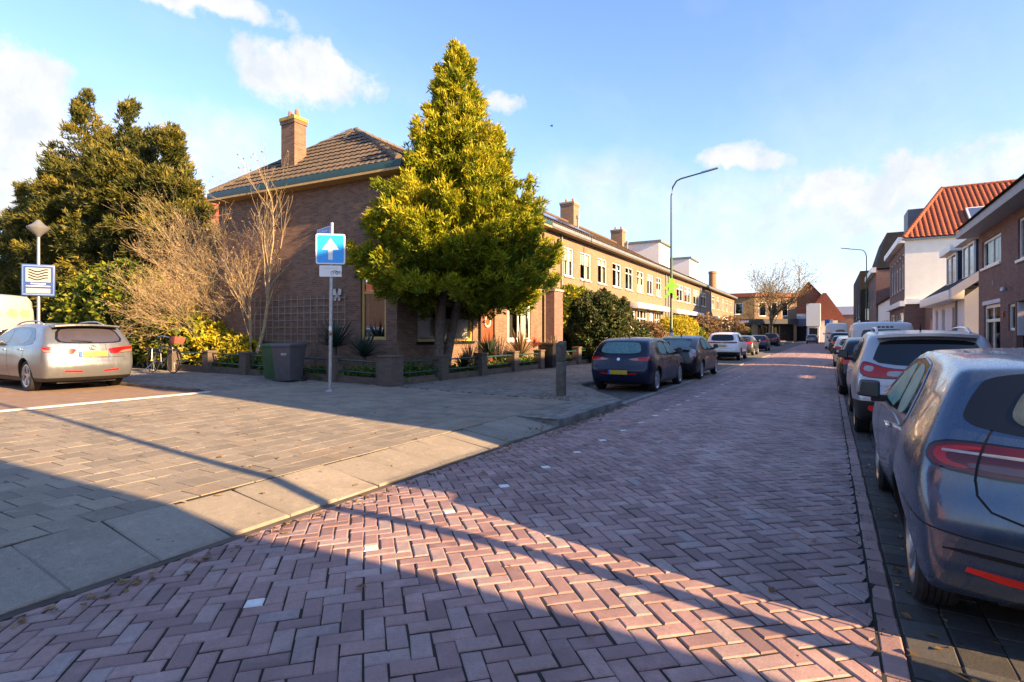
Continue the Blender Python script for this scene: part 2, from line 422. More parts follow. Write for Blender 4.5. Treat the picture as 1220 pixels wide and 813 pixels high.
# right parking strip of dark pavers
park_m = rndmat('dark_parking_pavers', [(0, (.050, .048, .046)), (.5, (.072, .070, .066)), (1, (.098, .094, .088))], rough=.85, grain=70, grainamt=.45, stain=1.1, stainamt=.55, staincol=(.035, .033, .03), bump=.5)
def grid_pavers(name, x0, x1, y0, y1, px, py, mat, zf, mask=None, gap=.007, stag=True, tilt=.0016, bev=.005, relief=.007):
    nx = int(round((x1-x0)/px)); xs = []; yy = []
    for i in range(nx):
        o = (py/2 if (i % 2 and stag) else 0); y = np.arange(y0-py+o, y1+py, py)
        xs.append(np.full(len(y), x0+px*(i+.5))); yy.append(y)
    x, y = np.concatenate(xs), np.concatenate(yy); ok = (y > y0) & (y < y1)
    if mask is not None: ok &= mask(x, y)
    x, y = x[ok], y[ok]
    return struct(bricks(name, x, y, np.zeros(len(x)), np.ones(len(x)), py, px, mat, gap=gap, bev=bev, relief=relief, zf=zf, tilt=tilt))
zpk = lambda x, y: np.full(np.shape(x), .004)
grid_pavers('parking_strip', .325, 2.525, -2.5, 40, .20, .20, park_m, zpk, stag=False)
plain_park = brick('far_parking_pavers', (.08, .078, .073), (.055, .054, .052), (.04, .04, .04), .2, .2, .008)
mb = MB(); mb.face([(.318, -3, -.004), (2.53, -3, -.004), (2.53, 40, -.004), (.318, 40, -.004)], 0); mb.face([(.318, 40, .003), (2.53, 40, .003), (2.53, Y_END, .003), (.318, Y_END, .003)], 1)
struct(part('parking_bed', mb, [joint_m, plain_park]))
def kerbline(name, pts, wd, z0, z1, mat, piece=1.0):
    """kerb stones laid along a polyline; width to the left of travel"""
    m = MB()
    for p, q in zip(pts[:-1], pts[1:]):
        p, q = Vector((*p, 0)), Vector((*q, 0)); L_ = (q-p).length; n_ = max(1, round(L_/piece)); u = (q-p)/L_; nn = Vector((-u.y, u.x, 0))
        for i in range(n_):
            a = p+u*(L_*i/n_+.003); e = rng.normal(0, .003)
            m.obox((a.x, a.y, z0), u, nn, (0, 0, 1), L_/n_-.006, wd, z1-z0+e)
    return struct(part(name, m, mat, bevel=.018))
kerbline('right_kerb', [(2.69, -3), (2.69, Y_END)], .15, -.09, .115, M['kerb'])
pav_r = brick('right_pavement_tiles', (.22, .21, .20), (.17, .165, .16), (.08, .08, .075), .3, .3, .008, rough=.9)
mb = MB(); mb.box((2.70, -3, -.09), (7.0, Y_END, .112)); struct(part('right_pavement', mb, pav_r))

# --- left: sloped drop-kerb slabs, raised crossing, pavement
slab_m = rndmat('concrete_slabs', [(0, (.25, .225, .18)), (.5, (.30, .265, .21)), (1, (.34, .30, .24))], rough=.9, grain=110, grainamt=.4, stain=1.7, stainamt=.5, spots=.5, staincol=(.13, .11, .09), bump=.5)
tile_m = rndmat('concrete_pavers', [(0, (.225, .20, .16)), (.45, (.28, .245, .19)), (.8, (.33, .285, .22)), (1, (.31, .245, .175))], rough=.92, grain=95, grainamt=.45, stain=.9, stainamt=.5, staincol=(.13, .11, .085), bump=.6, spots=.5)
ns = 21; sy = -2.62+.515*(np.arange(ns)+.5)   # slabs from Y -2.6 to 8.2
struct(bricks('drop_kerb', np.full(ns, -4.285), sy, np.zeros(ns), np.ones(ns), .515, .81, slab_m, gap=.010, bev=.014, relief=.06, tilt=.002, zf=lambda x, y: gzv(np.minimum(x, -3.8701), y)))
mb = MB(); mb.obox((-3.878, -2.62, -.05), (0, 1, 0), (1, 0, 0), (0, 0, 1), 11.0, .075, .055); struct(part('gutter_strip', mb, plain('dirty_gutter', (.075, .058, .045), .95, var=.5, nscale=3, bump=.5)))
zp = lambda x, y: gzv(np.minimum(x, -4.7001), y)
SPLAY = lambda x, y: (x < -3.9) & ~((x > -6.15-.0) & (y > 11.45+(-4.05-x)*1.35))
def tmask(x, y):
    a = (x < -4.70) | (y > 8.2)
    b_ = (x > -12.15) | (y > 7.35)
    c_ = (y < 10.75) | (x > -9.72)
    return a & b_ & c_ & SPLAY(x, y)
grid_pavers('pavement', -4.71-.318*27, -4.71, -2.6, 10.75, .318, .262, tile_m, zp, mask=lambda x, y: tmask(x, y) & (x > -12.2), tilt=.0007, bev=.004, relief=.006)
small_m = rndmat('small_grey_pavers', [(0, (.19, .172, .15)), (.5, (.25, .228, .195)), (1, (.31, .28, .235))], rough=.92, grain=90, grainamt=.45, stain=.9, stainamt=.45, staincol=(.07, .065, .055), bump=.6)
grid_pavers('pavement', -9.74, -3.92, 8.2, 34, .105, .21, small_m, zp, mask=lambda x, y: (((x > -4.71) | (y > 10.75))) & SPLAY(x, y))
zs = lambda x, y: np.full(np.shape(x), .27)
grid_pavers('side_pavement', -24, -12.2, 7.42, 10.75, .21, .105, small_m, lambda x, y: np.interp(x, [-14.5, -12.2], [.27, .225]), stag=True)
sheet('pavement_bed', np.linspace(-12.3, -4.66, 20), [-3, 11], joint_m, -.008, zp)
mb = MB(); mb.face([(-4.67, 8.2, .122), (-3.9, 8.2, .122), (-3.9, 11.4, .122), (-6.15, 14.3, .122), (-6.15, 34, .122), (-9.76, 34, .122), (-9.76, 10.7, .122), (-4.67, 10.7, .122)]); struct(part('pavement_bed', mb, joint_m))
mb = MB(); mb.face([(-26, 7.4, .262), (-14.5, 7.4, .262), (-14.5, 10.76, .262), (-26, 10.76, .262)]); mb.face([(-14.5, 7.4, .262), (-12.2, 7.4, .217), (-12.2, 10.76, .217), (-14.5, 10.76, .262)]); struct(part('side_pavement_bed', mb, joint_m))
pav_f = brick('far_pavement', (.20, .185, .165), (.15, .14, .125), (.08, .075, .07), .21, .105, .008, rough=.9)
mb = MB(); mb.box((-9.76, 34, -.09), (-6.15, Y_END, .126)); struct(part('far_pavement', mb, pav_f))
# raised kerb: return piece, straight part, splay, bay back
m = MB(); m.hexa([(-4.70, 8.20, .05), (-3.86, 8.20, -.06), (-3.86, 8.36, -.06), (-4.70, 8.36, .05), (-4.70, 8.20, .135), (-3.86, 8.24, .125), (-3.86, 8.36, .125), (-4.70, 8.36, .135)])
struct(part('kerb', m, M['kerb'], bevel=.02))
kerbline('kerb', [(-3.83, 8.36), (-3.83, 11.35), (-6.10, 14.35), (-6.10, 60), (-6.10, Y_END)], .15, -.09, .128, M['kerb'])
# left parking bay
bay_m = rndmat('grey_bay_pavers', [(0, (.105, .100, .092)), (.5, (.14, .132, .118)), (1, (.175, .165, .145))], rough=.9, grain=80, grainamt=.45, stain=.9, stainamt=.5, staincol=(.06, .056, .05), bump=.5)
grid_pavers('parking_bay', -6.10, -4.0, 11.4, 36, .105, .21, bay_m, lambda x, y: np.full(np.shape(x), .022), mask=lambda x, y: y > 11.45+(-4.0-x)*1.35)
mb = MB(); mb.face([(-3.83, 11.3, .013), (-3.83, Y_END, .013), (-6.12, Y_END, .013), (-6.12, 14.2, .013)]); struct(part('parking_bed', mb, plain('bay_ground', (.11, .10, .09), .95, var=.4, nscale=2, bump=.4)))
m = MB()
for i in range(34): m.obox((-4.0, 11.45+i*1.0, -.05), (0, 1, 0), (1, 0, 0), (0, 0, 1), .992, .17, .075)
struct(part('flush_kerb', m, plain('pale_kerb', (.21, .20, .185), .9, var=.3, nscale=4, bump=.4), bevel=.008))
# side road, its kerb and white line
side_m = brick('side_road_bricks', (.31, .22, .155), (.26, .18, .13), (.18, .14, .11), .21, .105, .009, rough=.85)
mb = MB(); mb.face([(-90, -6, .205), (-12.14, -6, .205), (-12.14, 7.3, .205), (-90, 7.3, .205)]); struct(part('side_road', mb, side_m))
kerbline('side_kerb', [(-40, 7.28), (-12.6, 7.28)], .14, .1, .272, plain('brown_kerb', (.13, .10, .08), .9, var=.4, nscale=4, bump=.4))
mb = MB()
for i in range(40): mb.obox((-12.28, -3+.26*i, .12), (0, 1, 0), (1, 0, 0), (0, 0, 1), .257, .14, .115)
struct(part('road_marking', mb, plain('worn_white_line', (.50, .48, .44), .8, var=.25, nscale=5), bevel=.005))
# cross street at the far end and garden soil
mb = MB(); mb.face([(-60, Y_END, .0), (60, Y_END, .0), (60, Y_END+14, .0), (-60, Y_END+14, .0)]); struct(part('cross_street', mb, brick('cross_street_bricks', (.20, .12, .10), (.16, .10, .09), (.10, .08, .07), .21, .105, .01)))
def soilsheet(name, x0, x1, y0, y1, z):
    nx, ny = max(2, int((x1-x0)/.3)), max(2, int((y1-y0)/.3))
    X, Y = np.meshgrid(np.linspace(x0, x1, nx), np.linspace(y0, y1, ny), indexing='ij')
    Z = z+rng.normal(0, .022, X.shape); V = np.stack([X, Y, Z], -1).reshape(-1, 3)
    i, j = np.meshgrid(np.arange(nx-1), np.arange(ny-1), indexing='ij'); a = (i*ny+j).ravel()
    return struct(npmesh(name, V, np.stack([a, a+ny, a+ny+1, a+1], -1), M['soil'], smooth=True))
soilsheet('garden_soil', -11.25, -9.78, 10.8, 60, .16); soilsheet('garden_soil', -22, -9.78, 10.72, 12.6, .22); soilsheet('garden_soil', -60, -19.9, 10.72, 34, .27)
# ------------------------------------------------------------------ buildings
UP = Vector((0, 0, 1))
class Wall:
    """a wall plane: origin o, along u, outward normal n; openings get reveals"""
    def __init__(s, o, u, n): s.o, s.u, s.n = Vector(o), Vector(u).normalized(), Vector(n).normalized()
    def p(s, a, z, d=0.): return s.o+s.u*a+UP*z+s.n*d
def wall(mb, W, a0, a1, z0, z1, ops=(), rev=.14, mi=0):
    A = sorted({a0, a1, *[o[0] for o in ops], *[o[1] for o in ops]}); Zs = sorted({z0, z1, *[o[2] for o in ops], *[o[3] for o in ops]})
    for i in range(len(A)-1):
        for j in range(len(Zs)-1):
            ca, cz = (A[i]+A[i+1])/2, (Zs[j]+Zs[j+1])/2
            if any(o[0] < ca < o[1] and o[2] < cz < o[3] for o in ops): continue
            mb.face([W.p(A[i], Zs[j]), W.p(A[i+1], Zs[j]), W.p(A[i+1], Zs[j+1]), W.p(A[i], Zs[j+1])], mi)
    for a, b_, c, d in ops:
        for q in ([(a, c), (a, d)], [(b_, d), (b_, c)], [(a, d), (b_, d)], [(b_, c), (a, c)]):
            mb.face([W.p(*q[0]), W.p(*q[1]), W.p(*q[1], -rev), W.p(*q[0], -rev)], mi)
def window(par, W, op, mat, cols=1, rows=(), fw=.07, sill=None, curt=.0, side=True, lbl=None, halfblind=None, gm=None, depth=.09, bars=()):
    a, b_, c, d = op; m = MB(); D = depth
    def bar(x0, x1, y0, y1, d0=-D-.03, d1=-D+.035): m.obox(W.p(x0, y0, d0), W.u, UP, W.n, x1-x0, y1-y0, d1-d0)
    bar(a, a+fw, c, d); bar(b_-fw, b_, c, d); bar(a+fw, b_-fw, c, c+fw); bar(a+fw, b_-fw, d-fw, d)
    for r in rows:
        z = c+(d-c)*r; bar(a+fw, b_-fw, z-fw*.45, z+fw*.45, d1=-D+.03)
    for k in range(1, cols):
        x = a+(b_-a)*k/cols; bar(x-fw*.4, x+fw*.4, c+fw, d-fw, d1=-D+.028)
    for (x0, x1, y0, y1) in bars: bar(a+(b_-a)*x0, a+(b_-a)*x1, c+(d-c)*y0, c+(d-c)*y1, d1=-D+.02)
    f = part('window', m, mat, par, bevel=.006 if fw > .06 else 0, seg=1)
    if lbl: f['label'] = lbl
    g = MB(); g.face([W.p(a+fw*.6, c+fw*.6, -D), W.p(b_-fw*.6, c+fw*.6, -D), W.p(b_-fw*.6, d-fw*.6, -D), W.p(a+fw*.6, d-fw*.6, -D)]); part('pane', g, gm or M['glass'], f)
    r = MB(); dd = -D-.55
    r.face([W.p(a-.2, c-.2, dd), W.p(b_+.2, c-.2, dd), W.p(b_+.2, d+.2, dd), W.p(a-.2, d+.2, dd)])
    for q in ([(a, c), (a, d)], [(b_, d), (b_, c)], [(a, d), (b_, d)], [(b_, c), (a, c)]):
        r.face([W.p(*q[0], -.145), W.p(*q[1], -.145), W.p(*q[1], dd), W.p(*q[0], dd)])
    part('room', r, M['room'], f)
    if curt:
        k = 14; wd = (b_-a)*curt
        for x0, sgn in ((a+.02, 1), (b_-.02, -1)):
            q = MB()
            pts = [(x0+sgn*wd*i/k, -D-.12-.025*(i % 2)) for i in range(k+1)]
            for (xa, da), (xb, db) in zip(pts[:-1], pts[1:]): q.face([W.p(xa, c+.02, da), W.p(xb, c+.02, db), W.p(xb, d-.02, db), W.p(xa, d-.02, da)])
            part('curtain', q, M['curtain'], f)
    if halfblind:
        q = MB(); z0, z1 = c+(d-c)*halfblind[0], c+(d-c)*halfblind[1]
        q.face([W.p(a+.03, z0, -D-.06), W.p(b_-.03, z0, -D-.06), W.p(b_-.03, z1, -D-.06), W.p(a+.03, z1, -D-.06)]); part('blind', q, M['curtain'], f)
    if sill:
        q = MB(); q.obox(W.p(a-.05, c-.09, -.06), W.u, UP, W.n, b_-a+.1, .085, .12); part('sill', q, sill, f, bevel=.008)
    return f
def tilesheet(mb, o, u, v, vlen, lim, row=.33, wave=.24, amp=.030, step=.035, du=.06, mi=0):
    """pantile roof plane: origin o (eave), u along eave, v up the slope, lim(v)->(u0,u1)"""
    o, u, v = Vector(o), Vector(u).normalized(), Vector(v).normalized(); n = u.cross(v).normalized()
    if n.z < 0: n = -n
    nr = int(math.ceil(vlen/row)); V = []; F = []
    umin = min(lim(0)[0], lim(vlen)[0]); umax = max(lim(0)[1], lim(vlen)[1]); nu = int((umax-umin)/du)+1
    us = np.linspace(umin, umax, nu+1); prof = amp*(np.abs(np.sin(PI*us/wave))**.7)
    base = len(mb.v)
    for r in range(nr):
        for e, (vv, h) in enumerate(((r*row, step), (min((r+1)*row+.02, vlen), 0.))):
            a, b_ = lim(min(vv, vlen)); uc = np.clip(us, a, b_)
            for k in range(nu+1):
                p = o+u*uc[k]+v*vv+n*(prof[k]+h); mb.v.append(tuple(p))
        i0 = base+r*2*(nu+1)
        for k in range(nu):
            if us[k+1] < min(lim(r*row)[0], lim(min((r+1)*row, vlen))[0]) or us[k] > max(lim(r*row)[1], lim(min((r+1)*row, vlen))[1]): continue
            mb.f.append((i0+k, i0+k+1, i0+nu+1+k+1, i0+nu+1+k)); mb.mi.append(mi)
        # front lip of the row
        j0 = len(mb.v); a, b_ = lim(min(r*row, vlen)); uc = np.clip(us, a, b_)
    return mb
def roofmat(name, c1, c2, moss=None):
    m, t, b = newmat(name); uv = t.uv()
    br = t.add('ShaderNodeTexBrick'); br.offset = 0.; br.inputs['Scale'].default_value = 1; br.inputs['Brick Width'].default_value = .24; br.inputs['Row Height'].default_value = .33; br.inputs['Mortar Size'].default_value = .008
    br.inputs['Color1'].default_value = (*c1, 1); br.inputs['Color2'].default_value = (*c2, 1); br.inputs['Mortar'].default_value = tuple(x*.4 for x in c1)+(1,)
    t.link(uv, br.inputs['Vector']); n = t.noise(uv, .9, 6); n2 = t.noise(uv, 14, 4)
    c = t.mix(t.math('MULTIPLY', t.ramp(n, [(.4, (0, 0, 0)), (.7, (1, 1, 1))]), .45), br.outputs[0], moss or tuple(x*.55 for x in c1))
    c = t.mix(t.math('MULTIPLY', n2, .3), c, tuple(x*.35 for x in c1))
    setp(t, b, **{'Base Color': c, 'Roughness': .85, 'Specular IOR Level': .3, 'Normal': t.bump(n2, .3, .01)}); return m
M['rooftile'] = roofmat('brown_grey_pantile', (.17, .125, .085), (.115, .09, .068), (.10, .09, .06))
M['redtile'] = roofmat('orange_red_pantile', (.34, .095, .045), (.26, .065, .034), (.22, .085, .05))
M['brownroof'] = roofmat('brown_roof_tile', (.17, .11, .062), (.13, .085, .05))
M['darkroof'] = roofmat('dark_roof_tile', (.030, .032, .038), (.022, .024, .03))
M['terraroof'] = roofmat('terracotta_roof', (.30, .09, .05), (.24, .075, .045))

def chimney(par, x0, x1, y0, y1, z0, z1, mat, pots=2, moss=False, flash=True):
    m = MB(); m.box((x0, y0, z0), (x1, y1, z1-.24)); m.box((x0-.03, y0-.03, z1-.235), (x1+.03, y1+.03, z1-.12))
    c = part('chimney', m, mat, par)
    q = MB(); q.box((x0-.05, y0-.05, z1-.118), (x1+.05, y1+.05, z1)); part('chimney_cap', q, plain('mossy_cap', (.30, .25, .05) if moss else (.28, .23, .18), .95, var=.4, nscale=9, bump=.5), c)
    for i in range(pots):
        q = MB(); px = x0+(x1-x0)*(i+.5)/pots; py = (y0+y1)/2
        q.lathe([(.0, .30), (.06, .30), (.075, .26), (.085, .0)], (px, py, z1), n=12); part('chimney_pot', q, plain('terracotta_pot', (.33, .12, .08), .8), c)
    return c

# ---- corner house ---------------------------------------------------------
CH = thing('corner_house', 'two storey brown brick corner house with hipped tile roof and tall chimney', 'house', (-15.5, 17, .15))
XF, YC, XB = -11.2, 12.52, -19.45; YE = 22.3; ZE = 6.35; SK = .05
mb = MB(); WF = Wall((XF, YC, 0), (0, 1, 0), (1, 0, 0))
o_front = (.95, 4.05, 1.30, 3.12); o_door = (4.55, 5.55, .35, 3.30); o_white = (6.5, 8.5, 1.30, 3.30)
wall(mb, WF, 0, YE-YC, -.1, ZE, [o_front, o_door, o_white, (1.2, 3.0, 4.3, 5.75), (4.3, 5.3, 4.3, 5.75), (6.6, 8.4, 4.3, 5.75)])
dx = XB-XF; WS = Wall((XF, YC, 0), Vector((dx, dx*SK*1.0, 0)) if 0 else Vector((-1, -SK, 0)), Vector((SK, -1, 0)))
SL = 8.25
o_side = (.42, 1.42, 1.36, 3.40)
wall(mb, WS, 0, SL, -.1, ZE, [o_side])
pb = WS.p(SL, 0); mb.face([(pb.x, pb.y, -.1), (pb.x, YE, -.1), (pb.x, YE, ZE), (pb.x, pb.y, ZE)])
part('wall', mb, M['brickA'], CH)
window(CH, WF, o_front, M['cream'], cols=3, rows=(.70,), fw=.085, sill=M['black'], halfblind=(.05, .42))
window(CH, WS, o_side, M['cream'], cols=1, rows=(.72,), fw=.10, sill=None, curt=.12)
q = MB(); q.obox(WS.p(.36, 3.40, -.05), WS.u, UP, WS.n, 1.12, .20, .07); q.obox(WF.p(.85, 3.13, -.05), WF.u, UP, WF.n, 3.3, .18, .07); part('lintel', q, plain('grey_lintel', (.11, .10, .095), .9, var=.2), CH)
for o in ((1.2, 3.0, 4.3, 5.75), (4.3, 5.3, 4.3, 5.75), (6.6, 8.4, 4.3, 5.75)): window(CH, WF, o, M['white'], cols=2, rows=(.72,), sill=M['black'], curt=.18)
window(CH, WF, o_white, M['white'], cols=2, rows=(.66,), fw=.09, sill=M['lavender'], curt=.25)
d = MB(); d.obox(WF.p(4.6, .36, -.10), WF.u, UP, WF.n, .9, 2.45, .05); dd = part('door', d, M['door'], CH, bevel=.004)
q = MB(); q.lathe([(.15, -.02), (.185, 0), (.215, .035), (.185, .07), (.15, .05), (.15, -.02)], WF.p(5.05, 2.0, -.045), axis='x', n=28); part('wreath', q, plain('straw_wreath', (.60, .52, .42), .9, var=.4, nscale=20), dd, smooth=True)
q = MB(); q.obox(WF.p(4.55, 2.84, -.12), WF.u, UP, WF.n, 1.0, .44, .07); part('fanlight', q, M['cream'], CH)
for y_ in (4.42, 9.62):
    q = MB(); q.tube([WF.p(y_, .2, .06), WF.p(y_, 6.1, .06)], .045, 10); part('downpipe', q, M['black'], CH, smooth=True)
# eaves: soffit, fascia/gutter
GX = XF+.42; q = MB(); sa = WS.p(-.42, ZE-.02, .42); sb = WS.p(SL+.06, ZE-.02, .42)
q.hexa([(GX, sa.y, ZE-.02), (GX, YE, ZE-.02), (XF-.1, YE, ZE-.02), (XF-.1, YC, ZE-.02), (GX, sa.y, ZE+.05), (GX, YE, ZE+.05), (XF-.1, YE, ZE+.05), (XF-.1, YC, ZE+.05)])
q.hexa([(sa.x, sa.y, ZE-.024), (sb.x, sb.y, ZE-.024), (sb.x, sb.y+.6, ZE-.024), (sa.x, sa.y+.6, ZE-.024), (sa.x, sa.y, ZE+.046), (sb.x, sb.y, ZE+.046), (sb.x, sb.y+.6, ZE+.046), (sa.x, sa.y+.6, ZE+.046)])
part('soffit', q, plain('ochre_soffit', (.40, .27, .10), .6), CH)
q = MB()
def gut(a, b_, out, z=ZE, h=.22, w_=.16):
    a, b_, out = Vector(a), Vector(b_), Vector(out); u = (b_-a).normalized()
    q.obox(a+UP*(z+.052), u, out, UP, (b_-a).length, w_, h)
gut((sa.x+.06, sa.y, 0), (sb.x, sb.y, 0), (0, 1, 0)); gut((GX, sa.y-.003, 0), (GX, YE, 0), (-1, 0, 0)); part('gutter', q, M['gutter'], CH, bevel=.03)
# roof: hip end + front + back slopes
ZR0 = ZE+.26; AP = Vector((-15.55, 15.1, 9.25)); ex_f, ex_b = GX-.05, sb.x+.05; ey = sa.y+.08
rb = MB()
vh = Vector((0, AP.y-ey, AP.z-ZR0)); vl = vh.length
tilesheet(rb, (ex_f, ey, ZR0), (-1, -SK, 0), vh, vl, lambda v: ((ex_f-AP.x)*v/vl, (ex_f-ex_b)-((ex_f-ex_b)-(ex_f-AP.x))*v/vl))
vf = Vector((AP.x-ex_f, 0, AP.z-ZR0)); fl = vf.length
tilesheet(rb, (ex_f, ey, ZR0), (0, 1, 0), vf, fl, lambda v: ((AP.y-ey)*v/fl, YE-ey))
vb = Vector((AP.x-ex_b, 0, AP.z-ZR0)); bl = vb.length
rb.face([(ex_b, ey-.4, ZR0), (ex_b, YE, ZR0), (AP.x, YE, AP.z), tuple(AP)])
roofo = part('roof', rb, M['rooftile'], CH, smooth=False, fix=False)
def ridge(par, a, b_, mat, r=.12, n=None):
    a, b_ = Vector(a), Vector(b_); L_ = (b_-a).length; n = n or max(1, int(L_/.38)); q = MB()
    for i in range(n):
        s0, s1 = a.lerp(b_, i/n), a.lerp(b_, (i+1)/n+.02)
        q.tube([s0, s1], [r*1.08, r*.95], 10)
    return part('ridge_tiles', q, mat, par, smooth=True)
ridge(roofo, AP, (AP.x, YE, AP.z), M['rooftile']); ridge(roofo, (ex_f, ey, ZR0+.03), AP, M['rooftile']); ridge(roofo, (ex_b, ey-.42, ZR0+.03), AP, M['rooftile'])
chimney(roofo, -16.78, -16.08, 12.75, 13.25, 6.9, 9.15, M['brickA'], 2, True)
q = MB(); q.hexa([(-16.9, 12.62, 7.02), (-15.95, 12.62, 7.02), (-15.7, 13.5, 7.72), (-16.9, 13.5, 7.72), (-16.9, 12.62, 7.12), (-15.95, 12.62, 7.12), (-15.78, 13.5, 7.86), (-16.9, 13.5, 7.86)]); part('flashing', q, M['lead'], roofo)
n_ = Vector((0, -vh.z, vh.y)).normalized(); vu = vh.normalized(); q = MB(); q.obox(Vector((-14.95, ey, ZR0))+vu*1.55+n_*.05, (-1, 0, 0), vu, n_, .62, .5, .09); sk = part('skylight', q, M['lead'], roofo, bevel=.01)
q = MB(); q.obox(Vector((-15.0, ey, ZR0))+vu*1.6+n_*.142, (-1, 0, 0), vu, n_, .52, .4, .006); part('pane', q, glassy('skylight_glass', (.22, .26, .33), .1), sk)
# trellis and small ornament on the side wall
tr = thing('trellis', 'grey wire trellis with bare climbers fixed to the side wall of the corner house', 'trellis', tuple(WS.p(3.9, 1.8, .06)))
q = MB()
for i in range(15): q.obox(WS.p(2.0+i*.30, 1.25, .05), WS.u, UP, WS.n, .024, 1.55, .016)
for j in range(7): q.obox(WS.p(1.95, 1.3+j*.23, .065), WS.u, UP, WS.n, 4.3, .022, .014)
part('lattice', q, plain('grey_trellis', (.24, .205, .175), .8), tr)
q = MB(); rs = random.Random(3)
for i in range(16):
    a = 2.1+rs.random()*4; z = .3; pts = []
    for k in range(9): pts.append(WS.p(a, z, .09+.03*rs.random())); a += rs.uniform(-.14, .14); z += rs.uniform(.12, .32)
    q.tube(pts, [.011*(1-k/11) for k in range(9)], 5)
part('climber_stem', q, plain('dry_stem', (.20, .13, .08), .9, var=.3), tr)
bf = thing('wall_ornament', 'small grey metal butterfly ornament on the side wall left of the ochre window', 'ornament', tuple(WS.p(2.35, 2.75, .05)))
q = MB(); c0 = WS.p(2.35, 2.75, .05)
for s_ in (-1, 1):
    for (sx, sz) in ((.19, .20), (.14, -.13)):
        q.prism([c0, c0+WS.u*s_*sx*.4+UP*sz*1.2, c0+WS.u*s_*sx+UP*sz, c0+WS.u*s_*sx*.9+UP*sz*.2], WS.n*.012)
part('wings', q, M['galv'], bf)

# ---- terraces -------------------------------------------------------------
rw = random.Random(17)
def terrace(name, label, Y0, Y1, wins, ground, wallm, zridge=9.2, group='terraced houses on the left side of the street', chim=(), dorm=(), pv=None, pipes=(), band=None):
    T = thing(name, label, 'house', (XF-4, (Y0+Y1)/2, .15), group)
    W = Wall((XF, Y0, 0), (0, 1, 0), (1, 0, 0)); m = MB()
    ops = [(a-Y0, b_-Y0, 4.42, 5.85) for a, b_, _ in wins]+[(g[0]-Y0, g[1]-Y0, g[2], g[3]) for g in ground]
    wall(m, W, 0, Y1-Y0, -.1, ZE, ops); m.face([(XB, Y0, -.1), (XB, Y1, -.1), (XB, Y1, ZE), (XB, Y0, ZE)])
    m.face([(XF, Y1, -.1), (XB, Y1, -.1), (XB, Y1, ZE), (AP.x, Y1, zridge-.1), (XF, Y1, ZE)]); part('wall', m, wallm, T)
    for (a, b_, kind), o in zip(wins, ops):
        window(T, W, o, M['white'], cols=2, rows=(.72,) if kind else (), fw=.06, sill=M['conc'], curt=rw.choice((.08, .15, .25, .42)), halfblind=rw.choice((None, None, (.55, 1.), (0., .4), (.75, 1.))), depth=.07)
    for g, o in zip(ground, ops[len(wins):]):
        if g[4] == 'door':
            q = MB(); q.obox(W.p(o[0]+.02, o[2], -.12), W.u, UP, W.n, o[1]-o[0]-.04, 2.1, .05); dd = part('door', q, plain('front_door_paint', g[5], .5), T, bevel=.004)
            q = MB(); q.obox(W.p(o[0]+.02, o[2]+2.12, -.12), W.u, UP, W.n, o[1]-o[0]-.04, o[3]-o[2]-2.14, .04); part('fanlight', q, M['white'], T)
        else: window(T, W, o, M['white'], cols=3 if o[1]-o[0] > 1.6 else 1, rows=(.7,), fw=.075, sill=M['lavender'], curt=.22)
    q = MB(); q.box((XF-.02, Y0, ZE-.02), (GX, Y1, ZE+.05)); part('soffit', q, plain('brown_soffit', (.10, .065, .04), .7), T)
    q = MB(); q.obox((GX+.02, Y0, ZE+.054), (0, 1, 0), (-1, 0, 0), UP, Y1-Y0, .16, .17); part('gutter', q, M['gutgrey'], T, bevel=.03)
    r = MB(); vf = Vector((AP.x-GX, 0, zridge-ZE-.2)); fl = vf.length
    tilesheet(r, (GX, Y0, ZE+.2), (0, 1, 0), vf, fl, lambda v: (0, Y1-Y0), du=.12 if Y0 < 45 else .24, wave=.24 if Y0 < 45 else .48)
    r.face([(XB-.3, Y0, ZE+.2), (XB-.3, Y1, ZE+.2), (AP.x, Y1, zridge), (AP.x, Y0, zridge)])
    ro = part('roof', r, M['brownroof'], T, fix=False); ridge(ro, (AP.x, Y0, zridge+.02), (AP.x, Y1, zridge+.02), M['brownroof'])
    for y_ in chim:
        chimney(ro, AP.x-.5, AP.x+.5, y_-.45, y_+.45, zridge-.5, zridge+1.4, M['brickT'], 2)
        q = MB(); q.tube([(AP.x+1.3, y_-1.6, zridge-.9), (AP.x+1.3, y_-1.6, zridge-.1)], .07, 8); q.tube([(AP.x+1.3, y_-1.6, zridge-.1), (AP.x+1.3, y_-1.6, zridge+.12)], .11, 8); part('vent_pipe', q, M['gutgrey'], ro)
    for (y0, y1) in dorm:
        q = MB(); q.box((AP.x+.1, y0, zridge-1.6), (GX-1.35, y1, zridge+.15)); dm = part('dormer', q, M['white'], ro)
        q = MB(); q.box((AP.x, y0-.15, zridge+.152), (GX-1.15, y1+.15, zridge+.32)); part('dormer_roof', q, M['gutgrey'], dm)
        Wd = Wall((GX-1.345, y0, 0), (0, 1, 0), (1, 0, 0)); q = MB(); k = max(2, int((y1-y0)/.8))
        for i in range(k): q.obox(Wd.p(.12+i*(y1-y0-.2)/k, zridge-.85, .0), Wd.u, UP, Wd.n, (y1-y0-.2)/k-.12, .85, .012)
        part('dormer_glass', q, glassy('dormer_glass', (.30, .33, .36), .1), dm)
    if pv:
        v_ = vf.normalized(); nn = Vector((0, 1, 0)).cross(v_); nn = nn if nn.z > 0 else -nn
        for i in range(pv[2]):
            q = MB(); q.obox(Vector((GX, pv[0]+i*pv[1], ZE+.2))+v_*.75+nn*.10, (0, 1, 0), v_, nn, pv[1]-.03, 1.75, .04); part('solar_panel', q, pv_m, ro)
    for y_ in pipes: q = MB(); q.tube([(XF+.06, y_, .2), (XF+.06, y_, ZE)], .045, 8); part('downpipe', q, M['gutgrey'], T, smooth=True)
